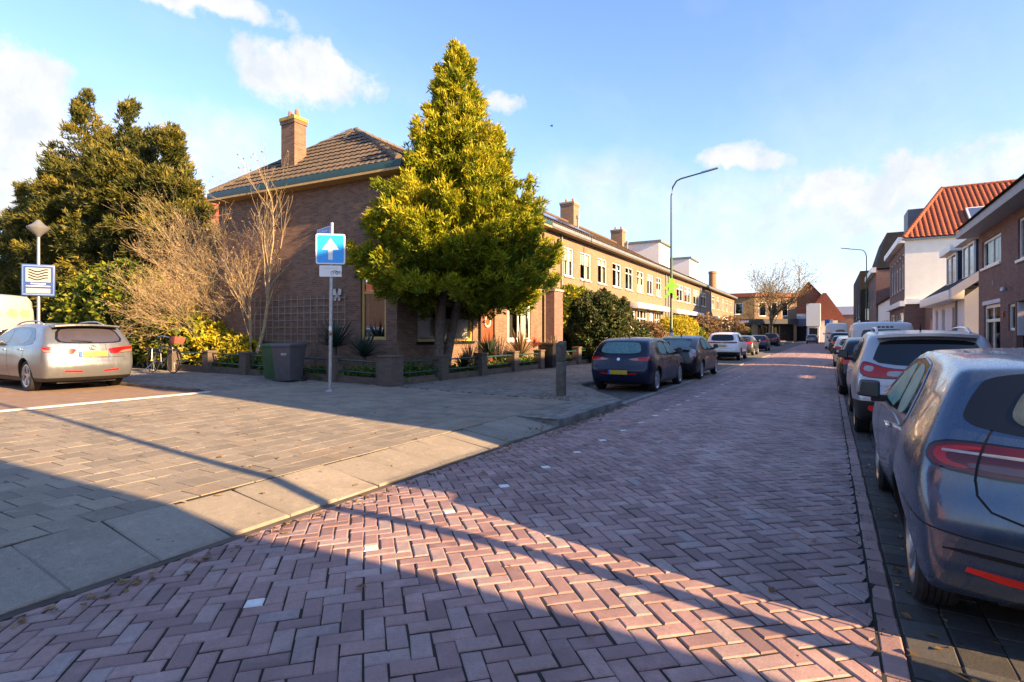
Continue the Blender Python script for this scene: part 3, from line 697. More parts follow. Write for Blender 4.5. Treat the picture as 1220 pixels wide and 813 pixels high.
    for b0, b1, z0, z1, ou in (band or ()):
        q = MB(); q.obox((XF-.02, b0, z0), (0, 1, 0), (1, 0, 0), UP, b1-b0, ou+.02, z1-z0); part('canopy', q, M['white'], T, bevel=.01)
    return T
pv_m = glassy('solar_panel_blue', (.05, .065, .13), .12)
wA = [(24.5, 25.6, 0), (26.5, 27.95, 0), (29, 30.4, 1), (31.4, 32.95, 1), (33.8, 35.3, 1), (36.2, 37.75, 1), (38.6, 40.1, 1), (41, 42.4, 1)]
terrace('terraced_house', 'tan brick terrace beside the corner house with blue solar panels on its roof', YE, 44.0, wA,
        [(24.6, 26.2, 1.25, 3.2, 'win'), (27.3, 28.2, .3, 3.1, 'door', (.30, .29, .28)), (29.3, 31.4, 1.2, 3.2, 'win'), (34.9, 36.0, .3, 3.2, 'door', (.45, .42, .36)), (36.3, 38.6, 1.2, 3.25, 'win'), (39.3, 40.3, .3, 3.2, 'door', (.08, .10, .14)), (40.6, 42.6, 1.2, 3.25, 'win')],
        M['brickT'], chim=(34.9,), dorm=(), pv=(22.6, 1.05, 6), pipes=(24.1, 43.6), band=[(34.7, 42.9, 3.28, 3.62, .55)])
terrace('terraced_house', 'tan brick terrace with two white dormers halfway down the left side', 44.0, 62.0, [(45.2, 46.2, 1), (47.3, 49.6, 2), (50.2, 52.8, 1), (53.9, 56.4, 1), (57.4, 60.2, 1)],
        [(45.6, 47.6, 1.2, 3.2, 'win'), (49.3, 50.3, .3, 3.1, 'door', (.30, .27, .22)), (51.6, 53.8, 1.2, 3.2, 'win'), (56.2, 57.2, .3, 3.1, 'door', (.06, .10, .09)), (58.3, 60.2, 1.2, 3.2, 'win')],
        M['brickT'], zridge=9.0, chim=(45.0,), dorm=((42.2+3, 48.6), (56.5, 60.3)), pipes=(44.4, 57), band=[(45, 56, 3.28, 3.6, .6)])
terrace('terraced_house', 'farthest tan brick terrace on the left with a plain brown roof', 62.0, 80.0, [(63.4, 65, 1), (66.5, 68, 1), (70, 71.5, 1), (73, 74.5, 1), (76.5, 78, 1)],
        [(63.5, 65.8, 1.2, 3.2, 'win'), (67, 68, .3, 3.1, 'door', (.30, .27, .22)), (70, 72, 1.2, 3.2, 'win'), (75, 77.5, 1.2, 3.2, 'win')], M['brickT'], zridge=8.7, chim=(65.4,), pipes=(62.4,), band=[(63, 72, 3.28, 3.55, .5)])
# added pier: its darker brick stands for a shaded stretch of facade
P = thing('shade_pier', 'tall brown brick pier standing out from the facade right of the conifer', 'pier', (-10.95, 22.9, .15))
q = MB(); q.box((-11.18, 22.45, .1), (-10.75, 23.35, 3.5)); part('shaft', q, M['brickP'], P); q = MB(); q.box((-11.19, 22.4, 3.502), (-10.7, 23.4, 3.6)); part('cap', q, M['conc'], P)

# ---- right side ------------------------------------------------------------
FX = 5.0
def simple_roof(par, x0, x1, y0, y1, z0, zr, mat, axis='y', over=.35, name='roof', tiles=False):
    m = MB()
    if axis == 'y':
        xm = (x0+x1)/2; m.face([(x0-over, y0-over, z0), (x0-over, y1+over, z0), (xm, y1+over, zr), (xm, y0-over, zr)]); m.face([(x1+over, y0-over, z0), (x1+over, y1+over, z0), (xm, y1+over, zr), (xm, y0-over, zr)])
    else:
        ym = (y0+y1)/2; m.face([(x0-over, y0-over, z0), (x1+over, y0-over, z0), (x1+over, ym, zr), (x0-over, ym, zr)]); m.face([(x0-over, y1+over, z0), (x1+over, y1+over, z0), (x1+over, ym, zr), (x0-over, ym, zr)])
    return part(name, m, mat, par)
# purple brick house
RB = thing('brick_house', 'purple brown brick house with deep grey eaves at the right edge', 'house', (FX+4, 20, .12))
Wr = Wall((FX, 27.45, 0), (0, -1, 0), (-1, 0, 0)); m = MB()
wops = [(.55, 3.2, 4.0, 5.0), (.85, 3.1, .7, 2.6), (5.1, 6.9, 3.8, 5.05), (9.2, 10.8, 4.05, 5.05), (8.8, 10.8, 1.0, 2.6)]
wops += [(4.05, 4.8, 1.65, 2.5)]
wall(m, Wr, 0, 14, -.1, 5.35, wops+[(4.95, 7.0, .12, 2.55)], rev=.16)
m.face([(FX, 27.45, -.1), (FX+9, 27.45, -.1), (FX+9, 27.45, 5.35), (FX, 27.45, 5.35)]); m.face([(FX, 13.45, -.1), (FX+9, 13.45, -.1), (FX+9, 13.45, 5.35), (FX, 13.45, 5.35)]); m.face([(FX+9, 13.45, -.1), (FX+9, 27.45, -.1), (FX+9, 27.45, 5.35), (FX+9, 13.45, 5.35)])
part('wall', m, M['brickP'], RB)
window(RB, Wr, wops[0], M['white'], cols=2, fw=.09, sill=M['white'], curt=.44); window(RB, Wr, wops[1], M['white'], cols=2, rows=(.70,), fw=.12, sill=M['white'], curt=.32); window(RB, Wr, wops[2], M['white'], cols=1, fw=.08, sill=M['white'], curt=.3)
window(RB, Wr, wops[3], M['white'], cols=2, fw=.06, sill=M['white'], curt=.3); window(RB, Wr, wops[4], M['white'], cols=1, rows=(.68,), fw=.08, curt=.3); window(RB, Wr, wops[5], M['white'], fw=.09)
q = MB(); q.obox(Wr.p(4.97, .13, -1.4), Wr.u, UP, Wr.n, 2.0, 2.4, .06); part('porch_back', q, M['white'], RB)
q = MB(); q.obox(Wr.p(4.97, 1.5, -1.3), Wr.u, UP, Wr.n, .04, 1.03, 1.28); part('porch_side', q, M['lavender'], RB)
q = MB(); q.obox(Wr.p(.75, 2.61, .0), Wr.u, UP, Wr.n, 2.45, .14, .03); part('lintel', q, M['lavender'], RB)
q = MB(); q.obox(Wr.p(3.55, 2.1, .0), Wr.u, UP, Wr.n, .13, .2, .05); part('house_number_plate', q, plain('red_tile', (.35, .08, .06), .5), RB)
q = MB(); q.obox(Wr.p(2.1, 3.25, .0), Wr.u, UP, Wr.n, .18, .18, .02); part('wall_stone', q, M['conc'], RB)
q = MB(); q.lathe([(.0, .0), (.07, .0), (.10, -.12), (.0, -.14)], Wr.p(4.3, 3.05, .16), n=10); q.tube([Wr.p(4.3, 3.05, 0), Wr.p(4.3, 3.1, .16)], .012, 6); part('wall_lamp', q, M['galv'], RB)
q = MB(); q.hexa([(FX-.62, 13.1, 5.33), (FX+.1, 13.1, 5.33), (FX+.1, 27.95, 5.33), (FX-.62, 27.95, 5.33), (FX-.62, 13.1, 5.60), (FX+.1, 13.1, 5.60), (FX+.1, 27.95, 5.60), (FX-.62, 27.95, 5.60)]); part('eaves', q, plain('grey_eaves', (.30, .31, .33), .6), RB, bevel=.02)
simple_roof(RB, FX-.3, FX+9, 13.45, 27.45, 5.62, 7.6, M['darkroof'], over=.42)
# small pale house with two dormers
SW = thing('small_white_house', 'small pale house with two white topped dormers and dark roof', 'house', (FX+3, 34, .12))
Ws = Wall((FX, 38.4, 0), (0, -1, 0), (-1, 0, 0)); m = MB(); L8 = 8.4
ops = [(1.0, 1.8, 1.2, 2.85), (2.9, 3.7, 1.2, 2.85), (5.6, 6.5, .15, 2.8)]
wall(m, Ws, 0, L8, -.1, 3.15, ops); m.face([(FX, 30, -.1), (FX+7, 30, -.1), (FX+7, 30, 3.15), (FX+3.5, 30, 6.2), (FX, 30, 3.15)]); m.face([(FX, 38.4, -.1), (FX+7, 38.4, -.1), (FX+7, 38.4, 3.15), (FX+3.5, 38.4, 6.2), (FX, 38.4, 3.15)])
part('wall', m, M['lavender'], SW)
window(SW, Ws, ops[0], M['white'], fw=.05, curt=.1); window(SW, Ws, ops[1], M['white'], fw=.05, curt=.1)
q = MB(); q.obox(Ws.p(5.65, .15, -.1), Ws.u, UP, Ws.n, .8, 2.6, .05); part('door', q, plain('red_brown_panel', (.22, .06, .03), .5), SW)
q = MB(); q.obox(Ws.p(-.3, 3.05, 0), Ws.u, UP, Ws.n, L8+.3, .42, .55); part('fascia', q, M['white'], SW, bevel=.02)
q = MB(); q.hexa([(FX-.5, 29.6, 3.1), (FX-.5, 29.99, 3.1), (FX+3.5, 29.99, 6.15), (FX+3.5, 29.6, 6.15), (FX-.5, 29.6, 3.5), (FX-.5, 29.99, 3.5), (FX+3.5, 29.99, 6.5), (FX+3.5, 29.6, 6.5)]); part('rake_board', q, M['lavender'], SW)
q = MB(); q.face([(FX-.5, 30, 3.47), (FX-.5, 38.6, 3.47), (FX+3.5, 38.6, 6.45), (FX+3.5, 30, 6.45)]); q.face([(FX+7.4, 30, 3.47), (FX+7.4, 38.6, 3.47), (FX+3.5, 38.6, 6.45), (FX+3.5, 30, 6.45)]); rf = part('roof', q, M['darkroof'], SW)
q = MB(); q.tube([Ws.p(6.9, .1, .06), Ws.p(6.9, 3.05, .06)], .045, 8); part('downpipe', q, M['gutgrey'], SW)
for y0, y1 in ((30.35, 32.75), (34.2, 36.8)):
    q = MB(); q.box((FX+.45, y0, 3.9), (FX+3.2, y1, 5.62)); dm = part('dormer', q, M['navyclad'], rf)
    q = MB(); q.box((FX+.1, y0-.25, 5.622), (FX+3.4, y1+.25, 5.95)); part('dormer_roof', q, M['white'], dm, bevel=.015)
    Wd = Wall((FX+.44, y1, 0), (0, -1, 0), (-1, 0, 0)); window(dm, Wd, (.12, y1-y0-.12, 4.12, 5.55), M['white'], cols=2, fw=.09, curt=.3, depth=-.03) if 0 else None
    q = MB()
    def fb(a0, a1, z0, z1): q.obox(Wd.p(a0, z0, .0), Wd.u, UP, Wd.n, a1-a0, z1-z0, .07)
    wl = y1-y0; fb(.02, .14, 4.0, 5.6); fb(wl-.14, wl-.02, 4.0, 5.6); fb(.14, wl-.14, 4.0, 4.14); fb(.14, wl-.14, 5.48, 5.6); fb(wl/2-.05, wl/2+.05, 4.14, 5.48)
    part('dormer_window', q, M['white'], dm); q = MB(); q.obox(Wd.p(.13, 4.13, .01), Wd.u, UP, Wd.n, wl-.26, 1.36, .02); part('pane', q, glassy('dormer_pane', (.10, .11, .12), .05), dm)
# large white gabled house with orange-red roof
BW = thing('white_gable_house', 'tall white plastered house with orange red pantile roof and skylight', 'house', (FX+7, 57.5, .12))
x1 = FX+16; m = MB()
m.face([(FX, 51.5, 4.1), (x1, 51.5, 4.1), (x1, 51.5, 8.75), (FX, 51.5, 8.75)]); part('wall', m, M['stucco'], BW).__setitem__('label', 'white plastered gable wall facing the camera')
Wb = Wall((FX, 63.6, 0), (0, -1, 0), (-1, 0, 0)); m = MB(); bo = [(1.5+i*2.1, 2.9+i*2.1, 5.1, 7.9) for i in range(5)]; bg = [(1, 4.5, .6, 3.3), (5.5, 6.6, .2, 3.2), (8, 11, .6, 3.3)]
wall(m, Wb, 0, 12.1, -.1, 8.75, bo+bg); m.face([(FX+.01, 51.52, -.1), (x1, 51.52, -.1), (x1, 51.52, 4.1), (FX+.01, 51.52, 4.1)]); m.face([(FX, 63.6, -.1), (x1, 63.6, -.1), (x1, 63.6, 8.75), (FX, 63.6, 8.75)]); part('wall', m, M['brickP'], BW).__setitem__('label', 'brown brick street front with tall white windows')
for o in bo: window(BW, Wb, o, M['white'], cols=1, rows=(.66,), fw=.1, sill=M['conc'], curt=.2)
for o in bg: window(BW, Wb, o, M['white'], cols=2, rows=(.7,), fw=.1)
q = MB(); q.box((FX-.05, 51.25, 3.85), (x1, 51.49, 4.25)); q.box((FX-.35, 51.2, 3.7), (FX-.005, 63.6, 4.1)); part('band', q, M['white'], BW)
q = MB(); q.box((FX-.45, 51.3, 8.55), (FX-.005, 63.7, 9.0)); part('cornice', q, M['white'], BW, bevel=.03); q = MB(); q.box((FX-.2, 51.28, 8.72), (x1, 51.485, 8.84)); part('gutter', q, M['gutgrey'], BW)
q = MB(); q.box((FX+1.2, 48.6, -.1), (x1, 51.2, 3.84)); part('extension', q, M['brickP'], BW)
q = MB(); q.box((FX+1.0, 48.3, 3.842), (x1, 51.24, 3.96)); part('extension_roof', q, M['white'], BW)
r = MB(); e0 = (FX-.1, 51.3, 8.86); ya = 57.55; zr = 13.65; v_ = Vector((0, ya-51.3, zr-8.86)); vl = v_.length; xr = 3.2
tilesheet(r, e0, (1, 0, 0), v_, vl, lambda v: (xr*v/vl, 17.0), row=.36, wave=.34, amp=.085, step=.018, du=.0567)
r.face([(FX-.1, 51.3, 8.86), (FX-.1, 63.8, 8.86), (FX-.1+xr, ya, zr)]); r.face([(FX-.1, 63.8, 8.86), (x1, 63.8, 8.86), (x1, ya, zr), (FX-.1+xr, ya, zr)])
rf = part('roof', r, M['redtile'], BW, fix=False); ridge(rf, (FX-.1+xr, ya, zr), (x1, ya, zr), M['redtile'], .16); ridge(rf, (FX-.1, 51.3, 8.9), (FX-.1+xr, ya, zr), M['redtile'], .16)
vn = v_.normalized(); nn = Vector((1, 0, 0)).cross(vn); q = MB(); q.obox(Vector((FX+4.05, 51.3, 8.86))+vn*1.75+nn*.10, (1, 0, 0), vn, nn, 2.0, 1.9, .16); sk = part('skylight', q, M['lavender'], rf, bevel=.02)
q = MB(); q.obox(Vector((FX+4.2, 51.3, 8.86))+vn*1.9+nn*.262, (1, 0, 0), vn, nn, 1.7, 1.6, .01); part('pane', q, glassy('roof_window', (.06, .09, .17), .06), sk)
q = MB(); q.box((FX+.9, 58.6, 9.8), (FX+3.0, 61.5, 12.4)); part('dormer', q, plain('grey_cladding', (.13, .15, .18), .6), rf)
# further houses on the right
H = thing('low_white_house', 'low white house beyond the tall white gable on the right', 'house', (FX+3, 69, .12)); m = MB(); Wl = Wall((FX, 78, 0), (0, -1, 0), (-1, 0, 0)); lo = [(2, 3.2, 1, 3), (5, 6.2, 1, 3), (8, 9.2, 1, 3), (11, 12, .2, 3)]
wall(m, Wl, 0, 14.3, -.1, 5.0, lo); m.face([(FX, 63.7, -.1), (FX+7, 63.7, -.1), (FX+7, 63.7, 5), (FX, 63.7, 5)]); part('wall', m, M['white'], H)
for o in lo: window(H, Wl, o, M['gutgrey'], fw=.08)
simple_roof(H, FX, FX+8, 63.8, 78, 5.0, 8.2, M['terraroof'], over=.3)
H = thing('mansard_house', 'brown brick house with pale cornice and dark mansard roof', 'house', (FX+3, 85, .12)); m = MB(); Wl = Wall((FX-.2, 92, 0), (0, -1, 0), (-1, 0, 0)); lo = [(2, 3.4, 5, 7.2), (5, 6.4, 5, 7.2), (8, 9.4, 5, 7.2), (2, 4.4, 1, 3.2), (6, 9.4, 1, 3.2)]
wall(m, Wl, 0, 13.8, -.1, 9.2, lo); m.face([(FX-.2, 78.2, -.1), (FX+9, 78.2, -.1), (FX+9, 78.2, 9.2), (FX-.2, 78.2, 9.2)]); part('wall', m, M['brickP'], H)
for o in lo: window(H, Wl, o, M['white'], rows=(.7,), fw=.1)
q = MB(); q.box((FX-.7, 77.9, 8.9), (FX-.205, 92, 9.5)); part('cornice', q, M['white'], H)
q = MB(); q.hexa([(FX-.3, 78.1, 9.4), (FX+9, 78.1, 9.4), (FX+9, 92, 9.4), (FX-.3, 92, 9.4), (FX+.9, 78.6, 13.6), (FX+9, 78.6, 13.6), (FX+9, 91, 13.6), (FX+.9, 91, 13.6)]); part('roof', q, M['darkroof'], H)
H = thing('dark_flat_house', 'dark brown flat roofed house at the far end of the right side', 'house', (FX+2, 104, .12)); m = MB(); Wl = Wall((FX-1.2, 118, 0), (0, -1, 0), (-1, 0, 0)); lo = [(4, 6, 4, 6), (10, 13, 4, 6), (18, 21, 4, 6)]
wall(m, Wl, 0, 25.5, -.1, 10.6, lo); m.face([(FX-1.2, 92.5, -.1), (FX+9, 92.5, -.1), (FX+9, 92.5, 10.6), (FX-1.2, 92.5, 10.6)]); m.face([(FX-1.2, 92.5, 10.6), (FX+9, 92.5, 10.6), (FX+9, 118, 10.6), (FX-1.2, 118, 10.6)]); part('wall', m, brick('dark_brick', (.055, .038, .035), (.04, .03, .028), (.05, .045, .04)), H)
for o in lo: window(H, Wl, o, M['white'], fw=.1)
q = MB(); q.box((FX-.6, 92.3, 3.6), (FX+1.6, 92.495, 5.2)); q.box((FX-.2, 92.3, 5.4), (FX+1.3, 92.495, 8.2)); part('sign_panel', q, plain('pale_shop_sign', (.40, .47, .52), .5, var=.3, nscale=3), H)

# ---- right side nearest the camera (beside and behind it) ---------------------
def block(name, label, x0, x1, y0, y1, ze, zr, wm, rm, axis='y', wins=()):
    B = thing(name, label, 'house', ((x0+x1)/2, (y0+y1)/2, .12)); m = MB(); W = Wall((x0, y1, 0), (0, -1, 0), (-1, 0, 0)); ops = [(a, b_, c, d) for a, b_, c, d in wins]
    wall(m, W, 0, y1-y0, -.1, ze, ops)
    for y_ in (y0, y1):
        if axis == 'y' and zr > ze: m.face([(x0, y_, -.1), (x1, y_, -.1), (x1, y_, ze), ((x0+x1)/2, y_, zr), (x0, y_, ze)])
        else: m.face([(x0, y_, -.1), (x1, y_, -.1), (x1, y_, ze), (x0, y_, ze)])
    m.face([(x1, y0, -.1), (x1, y1, -.1), (x1, y1, ze), (x1, y0, ze)]); part('wall', m, wm, B)
    for o in ops: window(B, W, o, M['white'], cols=2, rows=(.7,), fw=.08, sill=M['conc'], curt=.2)
    if zr > ze: simple_roof(B, x0, x1, y0, y1, ze, zr, rm, axis=axis, over=.12)
    else:
        q = MB(); q.box((x0-.1, y0-.0, ze), (x1, y1, ze+.12)); part('roof', q, rm, B)
    return B
block('gabled_house', 'tall brick house just right of the camera, out of the picture', FX+.5, FX+8.5, 5.6, 13.3, 7.0, 10.6, M['brickA'], M['rooftile'], wins=[(1, 2.6, 1, 2.9), (4.5, 6.1, 1, 2.9), (1, 2.4, 4.2, 5.8), (4.5, 5.9, 4.2, 5.8)])
block('garage', 'low flat garage beside the tall brick house', FX+.5, FX+7, 3.45, 5.58, 3.3, 3.3, M['brickP'], M['gutgrey'])
B = thing('mansard_house', 'brick house with steep dark mansard roof behind the camera', 'house', (10, -4, .12)); m = MB(); Wh = Wall((5.5, 1.95, 0), (0, -1, 0), (-1, 0, 0)); ops = [(1, 2.6, .9, 2.5), (5.5, 7.1, .9, 2.5)]
wall(m, Wh, 0, 11.0, -.1, 2.95, ops); m.face([(5.5, 1.95, -.1), (13, 1.95, -.1), (13, 1.95, 2.95), (5.5, 1.95, 2.95)]); m.face([(5.5, -9.05, -.1), (13, -9.05, -.1), (13, -9.05, 2.95), (5.5, -9.05, 2.95)]); part('wall', m, M['brickA'], B)
for o in ops: window(B, Wh, o, M['white'], cols=2, rows=(.7,), fw=.08, sill=M['conc'], curt=.2)
q = MB(); q.hexa([(5.4, -9.1, 2.96), (13, -9.1, 2.96), (13, 1.98, 2.96), (5.4, 1.98, 2.96), (6.2, -8.3, 6.6), (12.2, -8.3, 6.6), (12.2, .85, 6.6), (6.2, .85, 6.6)]); part('roof', q, M['darkroof'], B)

B = block('orange_roofed_house', 'brick houses across the side street behind the camera', -32, -10, -19, -11, 5.2, 9.5, M['brickO'], M['redtile'], axis='x')
# ---- left background and far end ---------------------------------------------
LG = thing('gable_house', 'orange lit brick gable house behind the bare shrub on the left', 'house', (-36, 23, .27)); m = MB()
m.face([(-46, 21, 0), (-30.6, 21, 0), (-30.6, 21, 6.2), (-37.2, 21, 10.8), (-46, 21, 4.6)]); m.face([(-30.6, 21, 0), (-30.6, 33, 0), (-30.6, 33, 6.2), (-30.6, 21, 6.2)]); part('wall', m, M['brickO'], LG)
q = MB(); q.hexa([(-30.2, 20.7, 5.8), (-30.2, 33, 5.8), (-37.2, 33, 10.75), (-37.2, 20.7, 10.75), (-30.2, 20.7, 6.05), (-30.2, 33, 6.05), (-37.2, 33, 11.0), (-37.2, 20.7, 11.0)]); q.hexa([(-46.5, 20.7, 4.1), (-46.5, 33, 4.1), (-37.2, 33, 10.75), (-37.2, 20.7, 10.75), (-46.5, 20.7, 4.35), (-46.5, 33, 4.35), (-37.2, 33, 11.0), (-37.2, 20.7, 11.0)]); part('roof', q, M['terraroof'], LG)
q = MB(); q.box((-33.5, 20.94, 1.0), (-31.0, 20.99, 3.2)); part('window', q, M['black'], LG)
H = thing('red_roofed_house', 'low house with reddish roof behind the white van at the left edge', 'house', (-48, 24, .27)); q = MB(); q.box((-56, 18, 0), (-40, 28, 3.2)); part('wall', q, M['brickP'], H); simple_roof(H, -56, -40, 18, 28, 3.2, 7, M['terraroof'], 'x')
# shops at the end
SH = thing('shop_building', 'yellow brick shop building with flat red roof edge behind the street tree', 'building', (-14, 124, 0)); m = MB(); Wq = Wall((-22.5, 119, 0), (1, 0, 0), (0, -1, 0))
so = [(4.6, 7.4, 5.6, 7.9), (.6, 2.8, 5.6, 7.9), (1, 5, .3, 3.6), (5.6, 9, .3, 3.6), (10.2, 12.6, .3, 3.6)]; wall(m, Wq, 0, 9.6, -.1, 9.4, so[:4]); part('wall', m, M['brickY'], SH)
Wq2 = Wall((-12.9, 119, 0), (.86, .5, 0), (.5, -.86, 0)); m = MB(); so2 = [(.8, 2.4, 5.2, 8), (3.3, 4.6, 5.2, 8), (5.4, 6.7, 5.2, 8), (.6, 3.2, .3, 3.6), (3.6, 7.8, .3, 3.6)]; wall(m, Wq2, 0, 8.4, -.1, 9.4, so2); part('wall', m, M['brickT'], SH)
for o in so[:4]: window(SH, Wq, o, M['white'] if o[2] > 4 else M['black'], cols=2, fw=.14)
for o in so2: window(SH, Wq2, o, M['white'] if o[2] > 4 else M['black'], cols=1 if o[2] > 4 else 3, fw=.14)
q = MB(); q.obox(Wq.p(-.2, 9.1, 0), Wq.u, UP, Wq.n, 9.9, .75, .35); q.obox(Wq2.p(0, 9.1, 0), Wq2.u, UP, Wq2.n, 8.6, .75, .35); part('roof_edge', q, plain('red_roof_edge', (.28, .07, .04), .7), SH)
q = MB(); q.obox(Wq.p(-.2, 3.7, 0), Wq.u, UP, Wq.n, 9.7, .95, .5); q.obox(Wq2.p(.1, 3.7, 0), Wq2.u, UP, Wq2.n, 8.4, .95, .5); part('shop_fascia', q, plain('dark_fascia', (.03, .032, .045), .6), SH)
q = MB(); q.obox(Wq.p(1.2, 3.9, .51), Wq.u, UP, Wq.n, 2.2, .5, .02); q.obox(Wq.p(6, 3.9, .51), Wq.u, UP, Wq.n, 2.6, .45, .02); part('shop_sign', q, M['lavender'], SH)
q = MB(); q.lathe([(1.0, 0), (.85, 15.6), (.95, 15.7), (.95, 16.2), (.7, 16.2)], (-23.5, 134, 0), n=20); o = part('factory_chimney', q, M['brickO'], loc=(-23.5, 134, 0), smooth=True); tag(o, 'round red brick factory chimney rising behind the flat roofs', 'chimney')
H = thing('red_roofed_house', 'gabled house with big orange red roof at the end of the street', 'house', (-4, 140, 0)); q = MB(); q.box((-9.5, 133, 0), (1.5, 146, 6.0)); part('wall', q, M['stucco'], H)
q = MB(); q.face([(-10.2, 132.4, 5.6), (-3.8, 132.4, 12.8), (-3.8, 147, 12.8), (-10.2, 147, 5.6)]); q.face([(2.2, 132.4, 5.6), (-3.8, 132.4, 12.8), (-3.8, 147, 12.8), (2.2, 147, 5.6)]); q.face([(-9.6, 132.9, 6), (1.6, 132.9, 6), (-3.8, 132.9, 12.6)]); part('roof', q, M['terraroof'], H)
q = MB(); q.hexa([(-5, 131.2, 4.5), (3, 131.2, 4.5), (3, 132, 4.5), (-5, 132, 4.5), (-1.2, 131.2, 10.2), (-.6, 131.2, 10.2), (-.6, 132, 10.2), (-1.2, 132, 10.2)]); part('front_gable', q, M['terraroof'], H)
H = thing('shop_pavilion', 'low shop with grey blue fascia and pale front at the end of the street', 'shop', (-5, 127, 0)); q = MB(); q.box((-7.2, 124.5, 0), (-3.4, 130, 5.2)); part('wall', q, M['lavender'], H); q = MB(); q.box((-7.4, 123.8, 3.3), (-3.5, 124.49, 4.7)); part('fascia', q, plain('grey_blue_fascia', (.10, .13, .20), .5), H); q = MB(); q.box((-7.0, 124.3, .3), (-4.0, 124.48, 3.2)); part('shop_window', q, M['black'], H)
H = thing('white_building', 'narrow bright white building at the end of the street', 'building', (-2.6, 124, 0)); q = MB(); q.box((-3.9, 121.5, 3.2), (-1.5, 126, 7.6)); q.box((-3.7, 121.9, 0), (-1.7, 126, 3.2)); part('wall', q, M['signwhite'], H); q = MB(); q.box((-3.4, 121.8, .8), (-2, 121.89, 2.8)); part('window', q, M['black'], H)
H = thing('flat_roofed_building', 'low brown building with solar panels on its flat roof at far right', 'building', (6, 150, 0)); q = MB(); q.box((.5, 150, 0), (16, 162, 6.2)); part('wall', q, M['brickP'], H); q = MB(); q.hexa([(.2, 149.8, 6.2), (16.2, 149.8, 6.2), (16.2, 160, 6.2), (.2, 160, 6.2), (1.2, 152, 8.2), (16.2, 152, 8.2), (16.2, 160, 8.2), (1.2, 160, 8.2)]); part('roof', q, glassy('panel_roof', (.17, .19, .28), .3), H)
H = thing('pitched_roof_house', 'house with dark pitched roof far behind the flat roofed building', 'house', (16, 185, 0)); q = MB(); q.box((9, 180, 0), (25, 192, 7)); part('wall', q, M['brickA'], H); simple_roof(H, 9, 25, 180, 192, 7, 14.5, M['brownroof'], 'x')
# ------------------------------------------------------------------ vegetation
def norm(a): return a/np.maximum(np.linalg.norm(a, axis=-1, keepdims=True), 1e-9)
def blades(name, P, D, Ln, Wd, mat, rnd, parent, bend=0., flat=None, seed=0):
    """one pointed leaf (two quads when bent) per point P along D"""
    g = np.random.default_rng(seed+len(P)); N = len(P); D = norm(D)
    a = g.normal(size=(N, 3)) if flat is None else flat
    S = norm(np.cross(D, a)); Nn = np.cross(S, D)
    Ln = np.broadcast_to(Ln, (N,))[:, None]; Wd = np.broadcast_to(Wd, (N,))[:, None]
    p0 = P; p1 = P+D*Ln*.45+S*Wd*.5+Nn*bend*Ln*.2; p2 = P+D*Ln-Nn*bend*Ln*.15; p3 = P+D*Ln*.45-S*Wd*.5+Nn*bend*Ln*.2
    V = np.stack([p0, p1, p2, p3], 1).reshape(-1, 3); F = np.arange(4*N).reshape(-1, 4)
    return npmesh(name, V, F, mat, np.repeat(rnd, 4), parent=parent)
def sprays(name, C, O, mat, parent, n=8, size=.26, wd=.055, spread=.75, up=.35, shade=None, seed=1):
    g = np.random.default_rng(seed); N = len(C); O = norm(O)
    P = np.repeat(C, n, 0)+g.normal(0, size*.22, (N*n, 3)); D = np.repeat(O, n, 0)+g.normal(0, spread, (N*n, 3))+np.array([0, 0, up])
    s = (g.random(N) if shade is None else shade); r = np.clip(np.repeat(s, n)+g.normal(0, .13, N*n), 0, 1)
    return blades(name, P, D, size*g.uniform(.6, 1.25, N*n), wd*g.uniform(.7, 1.3, N*n), mat, r, parent, bend=.5, seed=seed)
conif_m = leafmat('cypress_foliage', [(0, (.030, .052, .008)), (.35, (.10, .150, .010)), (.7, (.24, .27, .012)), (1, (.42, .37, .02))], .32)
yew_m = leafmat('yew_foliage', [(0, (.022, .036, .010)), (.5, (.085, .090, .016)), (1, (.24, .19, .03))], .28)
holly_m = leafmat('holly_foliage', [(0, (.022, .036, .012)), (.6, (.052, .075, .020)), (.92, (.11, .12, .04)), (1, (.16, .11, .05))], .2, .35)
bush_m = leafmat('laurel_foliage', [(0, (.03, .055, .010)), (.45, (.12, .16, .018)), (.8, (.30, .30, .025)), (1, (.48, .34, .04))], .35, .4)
yel_m = leafmat('golden_foliage', [(0, (.20, .19, .015)), (.6, (.42, .36, .02)), (1, (.60, .46, .04))], .35)
green_m = leafmat('low_plant_leaves', [(0, (.03, .065, .012)), (.5, (.075, .13, .022)), (1, (.17, .22, .04))], .35)
yucca_m = leafmat('yucca_leaves', [(0, (.016, .035, .028)), (.6, (.035, .062, .046)), (1, (.09, .11, .07))], .15, .4)
dry_m = leafmat('dry_leaves', [(0, (.11, .065, .03)), (.5, (.23, .145, .07)), (1, (.38, .27, .14))], .35)
red_m = leafmat('red_flowers', [(0, (.30, .05, .03)), (.5, (.55, .14, .07)), (1, (.62, .34, .16))], .3)
bark_c = plain('conifer_bark', (.135, .105, .085), .95, var=.45, nscale=11, bump=.9)
bark_t = plain('tan_bark', (.31, .235, .135), .9, var=.3, nscale=9, bump=.5)
bark_d = plain('dark_bark', (.085, .075, .055), .95, var=.4, nscale=8, bump=.7)
bark_o = plain('ochre_twig_bark', (.24, .17, .085), .9, var=.35, nscale=8)

